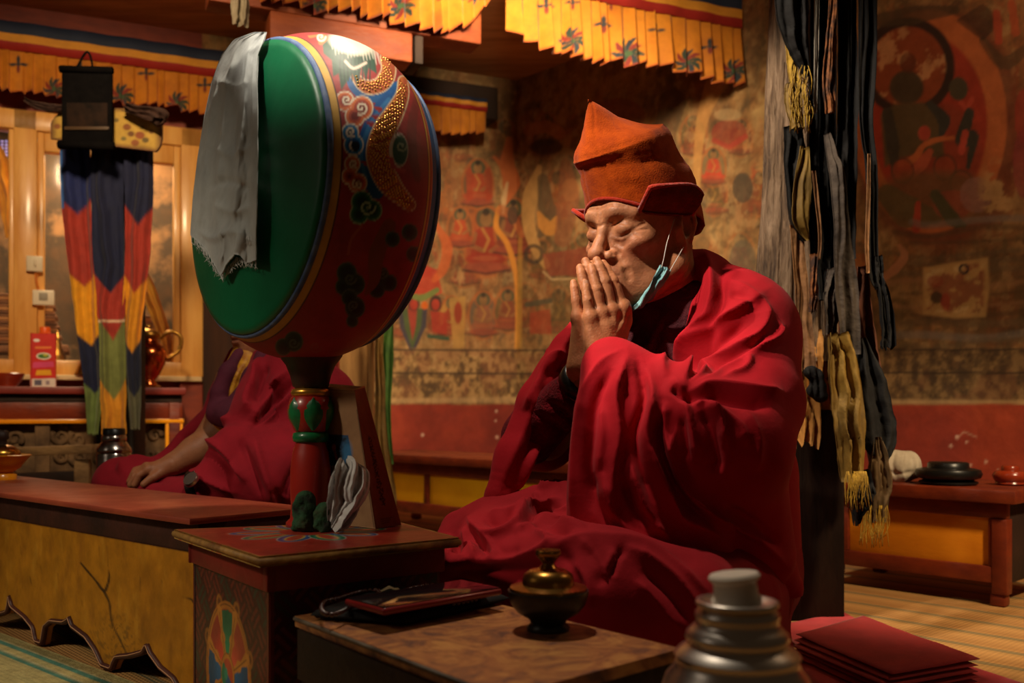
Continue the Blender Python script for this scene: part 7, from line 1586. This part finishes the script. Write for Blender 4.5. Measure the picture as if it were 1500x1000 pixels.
ST = [
 ([(684, 757), (700, 776), (722, 785), (755, 772), (778, 734)], .016, 7, 10), ([(708, 764), (736, 766), (762, 748)], -.012, 6, 6), ([(714, 753), (748, 750), (778, 731)], .010, 5, 7), ([(756, 766), (776, 744), (800, 738), (824, 731)], .014, 5, 9), ([(762, 774), (782, 758), (802, 752), (824, 744)], -.012, 5, 5),
 ([(774, 757), (796, 762), (824, 768), (860, 776)], .014, 5, 9), ([(778, 773), (806, 778), (840, 786)], -.008, 6, 6), ([(758, 789), (772, 775), (796, 784), (810, 800)], .012, 5, 7), ([(786, 720), (792, 738), (800, 752)], .010, 7, 4), ([(806, 744), (820, 753), (840, 742)], .010, 5, 6),
 ([(716, 800), (740, 812), (766, 806)], -.007, 8, 8), ([(682, 772), (690, 800), (702, 820)], .012, 8, 5), ([(694, 774), (706, 800), (720, 818)], -.010, 5, 5), ([(660, 782), (656, 806), (664, 826)], .010, 7, 5), ([(708, 782), (722, 800), (730, 818)], .010, 7, 5), ([(670, 790), (672, 815)], -.008, 5, 5),
 ([(640, 829), (682, 823), (760, 818), (798, 805), (832, 788)], .014, 10, 10), ([(650, 842), (700, 838), (770, 834), (818, 820)], -.010, 8, 8), ([(800, 812), (840, 795), (880, 790), (940, 800), (1000, 840), (1038, 870)], .014, 14, 10), ([(912, 804), (900, 824), (893, 846)], -.010, 5, 5), ([(904, 806), (892, 828), (886, 846)], .009, 5, 8),
 ([(915, 804), (960, 830), (1000, 862), (1034, 908)], .013, 6, 9), ([(862, 800), (880, 830), (880, 862)], -.006, 9, 9), ([(836, 820), (860, 850), (868, 890)], .008, 12, 9), ([(940, 832), (980, 870), (1010, 912)], -.008, 7, 7), ([(930, 850), (965, 885), (1000, 927)], .009, 6, 9), ([(850, 796), (872, 812), (886, 840)], .006, 8, 8), ([(820, 806), (846, 840), (850, 880)], -.006, 8, 8)]
V.plane_cut((0, 0, .0), (0, 0, -1)); v, q = V.mesh(2); v = drape(v, q, ST); v[:, 2] = np.maximum(v[:, 2], .0005); o = obj_np('skirt', v, q, M_skirt, monk); o['label'] = 'crimson lower robe spread over crossed legs'
# ---- hem of the fleece sweater showing at the side, with its ribbed band
V = Vol(P(1085, 860, 1.46)-[.10, .10, .06], P(1085, 860, 1.46)+[.10, .12, .08], .0035)
V.ell(P(1078, 850, 1.425), (.036, .034, .026), .01); v, q = V.mesh(); o = obj_np('sweater_hem', v, q, M_fleece, monk)
m = MB()
for k in range(7): m.tube(cat([P(1030+k*4, 824+k*1, 1.372), P(1042+k*4, 850, 1.362), P(1056+k*4, 890, 1.358)], 6), .0028, 8)
o2 = m.build('ribbed_band', mat('ribbed_dark_cloth', (66, 62, 54), (40, 36, 32), rough=.8), None); o2.parent = o
# ================================================================ THE SECOND PERSON, BEHIND THE LONG TABLE
mk2 = thing('person', 'person in maroon robe and yellow vest behind the long table, head hidden by drum', 'person', P(390, 800, 2.33)*[1, 1, 0])
Y2 = 2.30
# body : head, neck, arms and hands
Vh_ = sculpt_head(.0036); v0, q0 = Vh_.mesh(); c0 = head_paint(v0)
a2 = math.radians(50); G = np.array([-math.sin(a2), -math.cos(a2), -.12]); G /= np.linalg.norm(G); GL = np.cross([0, 0, 1], G); GL /= np.linalg.norm(GL); GU = np.cross(G, GL)
O2 = P(396, 455, 2.36); v0 = O2+v0[:, :1]*G+v0[:, 1:2]*GL+v0[:, 2:3]*GU
V = Vol(P(170, 740, 2.2)-[.02, .10, .02], P(470, 520, 2.2)+[.02, .30, .02], .0045)
V.tube([P(380, 520, 2.36), P(385, 620, 2.35), P(390, 740, 2.35)], [.062, .10, .12], .03); V.tube([P(345, 560, 2.36), P(322, 630, 2.30)], [.05, .042], .03)
V.tube(cat([P(322, 630, 2.30), P(285, 662, 2.25), P(246, 684, 2.215)], 6), np.linspace(.040, .026, 13), .02)
V.tube([P(440, 640, 2.26), P(370, 700, 2.16), P(290, 712, 2.09)], [.04, .036, .027], .02)
vb, qb = V.mesh()
V = Vol(P(180, 735, 2.2)-[.02, .10, .01], P(310, 660, 2.2)+[.02, .12, .02], .0022)
V.tube([P(250, 682, 2.215), P(240, 686, 2.21)], [.026, .024], .01)
W_ = P(242, 686, 2.212)
for k, (x, y, d) in enumerate(((204, 699, 2.185), (198, 700, 2.20), (197, 696, 2.215), (199, 692, 2.23))):
    kn = P(218-k*1.0, 688-k*1.0, 2.188+k*.014); V.tube([W_, kn], [.017, .0125], .008); tip = P(x-7, y+11-k, d-.002); V.tube([kn, P(x, y-3, d), tip], [.0105, .0092, .0075], .004); V.ell(kn+[0, 0, .005], .0085, .004)
V.tube([W_+[.0, -.012, -.004], P(224, 699, 2.175), P(211, 709, 2.170)], [.014, .0105, .0085], .006)
Wb = P(290, 712, 2.09)
V.tube([P(300, 712, 2.10), Wb], [.027, .024], .008)
for k in range(4): kn = P(264, 706+k*2.5, 2.05+k*.012); V.tube([Wb, kn, P(248, 710+k*2, 2.04+k*.012), P(238, 715+k*2, 2.04+k*.012)], [.016, .011, .009, .007], .005)
V.tube([Wb, P(266, 699, 2.05), P(252, 703, 2.04)], [.013, .010, .008], .005)
vh, qh = V.mesh(); c1 = np.tile(srgb((150, 96, 64)), (len(vb), 1)); c2 = np.tile(srgb((150, 94, 62)), (len(vh), 1))
o = obj_np('body', np.vstack([v0, vb, vh]), np.vstack([q0, qb+len(v0), qh+len(v0)+len(vb)]), M_skin, mk2, np.vstack([c0, c1, c2])); o['label'] = 'neck, bare forearm and resting hands'
# vest
M_yv = mat('yellow_brocade_vest', (204, 144, 30), (160, 96, 20), rough=.6, scale=60, detail=3, bump=.2); M_mv = mat('plum_lapel', (92, 26, 46), (70, 18, 36), rough=.85, bump=.15)
V = Vol(P(300, 640, 2.3)-[.02, .16, .02], P(420, 500, 2.3)+[.03, .2, .02], .0045)
V.tube([P(366, 522, 2.33), P(356, 560, 2.31), P(345, 610, 2.31)], [.044, .058, .07], .03); V.fold([(362, 524), (348, 550), (336, 590)], .006, k=.008); V.fold([(356, 540), (350, 560), (340, 586)], .004, k=.006, sub=True)
v, q = V.mesh(); obj_np('vest', v, q, M_yv, mk2)
V = Vol(P(280, 660, 2.3)-[.02, .18, .03], P(430, 505, 2.3)+[.03, .2, .02], .0045)
V.tube(cat([P(350, 519, 2.29), P(334, 545, 2.26), P(322, 575, 2.25), P(316, 605, 2.25)], 6), [.015]*5+[.020]*14, .01); V.tube(cat([P(384, 522, 2.26), P(371, 555, 2.235), P(356, 585, 2.225), P(335, 605, 2.22)], 6), [.018]*5+[.026]*14, .012); V.tube([P(324, 606, 2.24), P(372, 610, 2.20)], [.03, .045], .02)
v, q = V.mesh(); o = obj_np('lapels', v, q, M_mv, mk2); o['label'] = 'plum coloured crossed lapels'
# outer robe
M_rob2 = mat('maroon_wool_robe', (138, 18, 32), (118, 13, 26), rough=.85, scale=9, bump=.06, bscale=160, sheen=.03, spec=.2)
V = Vol((-1.06, 1.93, -.004), (-.30, 2.66, .66), .0048)
V.tube([P(405, 530, 2.42), P(425, 620, 2.42), P(430, 760, 2.40)], [.09, .165, .19], .05); V.tube([P(392, 526, 2.33), P(430, 552, 2.27), P(462, 590, 2.27)], [.045, .075, .09], .04); V.tube([P(462, 590, 2.27), P(455, 660, 2.22), P(400, 705, 2.14)], [.09, .10, .09], .04)
V.tube([P(400, 690, 2.15), P(350, 660, 2.13), P(326, 692, 2.12)], [.10, .060, .050], .04); V.tube([P(395, 528, 2.30), P(372, 580, 2.215), P(368, 625, 2.19)], [.022, .038, .06], .02); V.tube([P(356, 526, 2.40), P(330, 585, 2.36), P(312, 610, 2.33), P(270, 640, 2.33), P(238, 676, 2.30)], [.04, .045, .03, .018, .014], .02); V.tube([P(398, 520, 2.33), P(388, 560, 2.26), P(378, 610, 2.22)], [.03, .042, .05], .03)
V.tube([P(420, 740, 2.38), P(300, 735, 2.32), P(178, 708, 2.31)], [.17, .11, .058], .04); V.tube([P(178, 712, 2.31), P(220, 728, 2.24), P(300, 752, 2.12)], [.058, .055, .07], .04); V.ell(np.array([-.62, 2.32, .10]), (.32, .30, .16), .05)
ST = []
def r2(p, r=.010, k=.009, **kw): ST.append((p, r*1.9, 10, 5))
def g2(p, r=.010, k=.009, **kw): ST.append((p, -r*1.4, 5, 5))
r2([(384, 522), (372, 560), (362, 590), (368, 610)], .014); g2([(392, 535), (382, 565), (376, 600)], .010); r2([(425, 540), (400, 570), (380, 600), (370, 622)], .014); g2([(436, 552), (408, 585), (372, 628)], .012); r2([(440, 565), (420, 590), (372, 632)], .008)
r2([(340, 612), (316, 622), (296, 650), (284, 672)], .012); g2([(306, 655), (326, 672), (352, 705)], .012, .006); r2([(300, 640), (322, 655), (344, 680), (362, 706)], .010); r2([(282, 662), (290, 690), (310, 705), (352, 722)], .012); g2([(352, 640), (372, 690), (390, 730)], .010); r2([(372, 640), (392, 700), (402, 735)], .010); g2([(398, 715), (408, 730), (418, 745)], .010, .006); g2([(435, 680), (420, 712), (415, 730)], .008, .006); r2([(170, 690), (196, 676), (240, 682)], .010); g2([(185, 705), (215, 700), (250, 704)], .006)
V.plane_cut((0, 0, 0), (0, 0, -1)); v, q = V.mesh(2); v = drape(v, q, ST); v[:, 2] = np.maximum(v[:, 2], .0005); obj_np('robe', v, q, M_rob2, mk2)
# wrist watch
wc = P(280, 702, 2.045); ax = np.array([-.93, .1, -.2]); 
wt = MB().lathe(P(286, 711, 2.085), [(.030, -.010), (.033, -.010), (.034, 0), (.033, .010), (.030, .010)], 36, axis=ax, cap=False).build('wristwatch', M_blk, mk2, auto=50)
o = MB().lathe(wc, [(0, -.004), (.017, -.004), (.018, 0), (.016, .005), (0, .005)], 28, axis=(-.35, -.7, .6)).build('watch_case', M_chr, None, auto=50); o.parent = wt
# ================================================================ CAMERA AND LIGHT
cam = bpy.data.cameras.new('camera'); co = bpy.data.objects.new('camera', cam); COL.objects.link(co)
cam.sensor_width = 36; cam.lens = 36*F/1500; cam.shift_y = (HZ-500)/1500; co.location = (0, 0, H); co.rotation_euler = (math.pi/2, 0, 0); cam.clip_start = .05
cam.dof.use_dof = True; cam.dof.focus_distance = 1.57; cam.dof.aperture_fstop = 4.6
SC.camera = co
w = bpy.data.worlds.new('dim_room'); SC.world = w; w.use_nodes = True
w.node_tree.nodes['Background'].inputs[0].default_value = (1.0, .62, .34, 1); w.node_tree.nodes['Background'].inputs[1].default_value = .022
def lamp(kind, name, loc, tgt, power, col, size=.2, spot=60, blend=.5):
    l = bpy.data.lights.new(name, kind); o = bpy.data.objects.new(name, l); COL.objects.link(o)
    o.location = loc; d = Vector(tgt)-Vector(loc); o.rotation_euler = d.to_track_quat('-Z', 'Y').to_euler()
    l.energy = power; l.color = col
    if kind == 'AREA': l.size = size
    elif kind == 'SPOT': l.shadow_soft_size = size; l.spot_size = math.radians(spot); l.spot_blend = blend
    else: l.shadow_soft_size = size
    return o
lamp('SPOT', 'hanging_lamp', (-.20, 1.40, 1.80), (.0, 1.42, .4), 45, (1, .87, .68), .045, 128, .35)
lamp('SPOT', 'monk_key_spot', (-1.2, .60, 2.25), (.115, 1.55, .67), 335, (1, .88, .72), .05, 13.2, .3)  # added off-frame spot on the monk, cone narrowed to miss the drum
lamp('SPOT', 'table_fill_spot', (-2.0, .15, 2.0), (-.72, 1.55, .2), 110, (1, .84, .62), .15, 34, .6)  # unseen spot put in to brighten the long table, its front and rug
lamp('AREA', 'left_fill', (-2.7, .5, 1.7), (.2, 1.6, .5), 1.8, (1, .84, .66), .9)  # soft fill added from the left, its source unseen
lamp('SPOT', 'mural_fill', (.1, 2.5, 2.0), (-.1, 4.6, .9), 215, (1, .79, .52), .15, 95, .8)  # background light added for the mural and the wall beside it
lamp('SPOT', 'right_fill_spot', (1.5, .9, 1.7), (1.22, 2.5, .1), 165, (1, .76, .46), .08, 52, .5)  # extra unseen spot added for the right bench, floor and folded robe
lamp('AREA', 'mural_right_fill', (1.75, 1.9, 2.1), (1.6, 2.9, 1.2), 11, (1, .72, .44), .3)  # second added light, for the upper right of the mural
lamp('SPOT', 'altar_fill_spot', (-.9, 1.7, 2.05), (-1.75, 4.2, .9), 180, (1, .72, .42), .12, 62, .8)  # added spot thrown from off frame at altar, banner and window wall
lamp('SPOT', 'pillar_fill_spot', (-.1, 1.6, 2.1), (.66, 2.1, .8), 85, (1, .84, .64), .05, 30, .4)  # small unseen spot added to brighten the trunk's left side
lamp('AREA', 'backroom_fill', tuple(WP(150, 200, -.35)), tuple(WP(150, 500, -.5)), 24, (1, .72, .42), .5)  # added light so the bundles and scarves behind the glass show
vs = SC.view_settings; SC.display_settings.display_device = 'sRGB'; vs.view_transform = 'Standard'; vs.look = 'None'; vs.exposure = 0.0; vs.gamma = 1; vs.use_curve_mapping = False
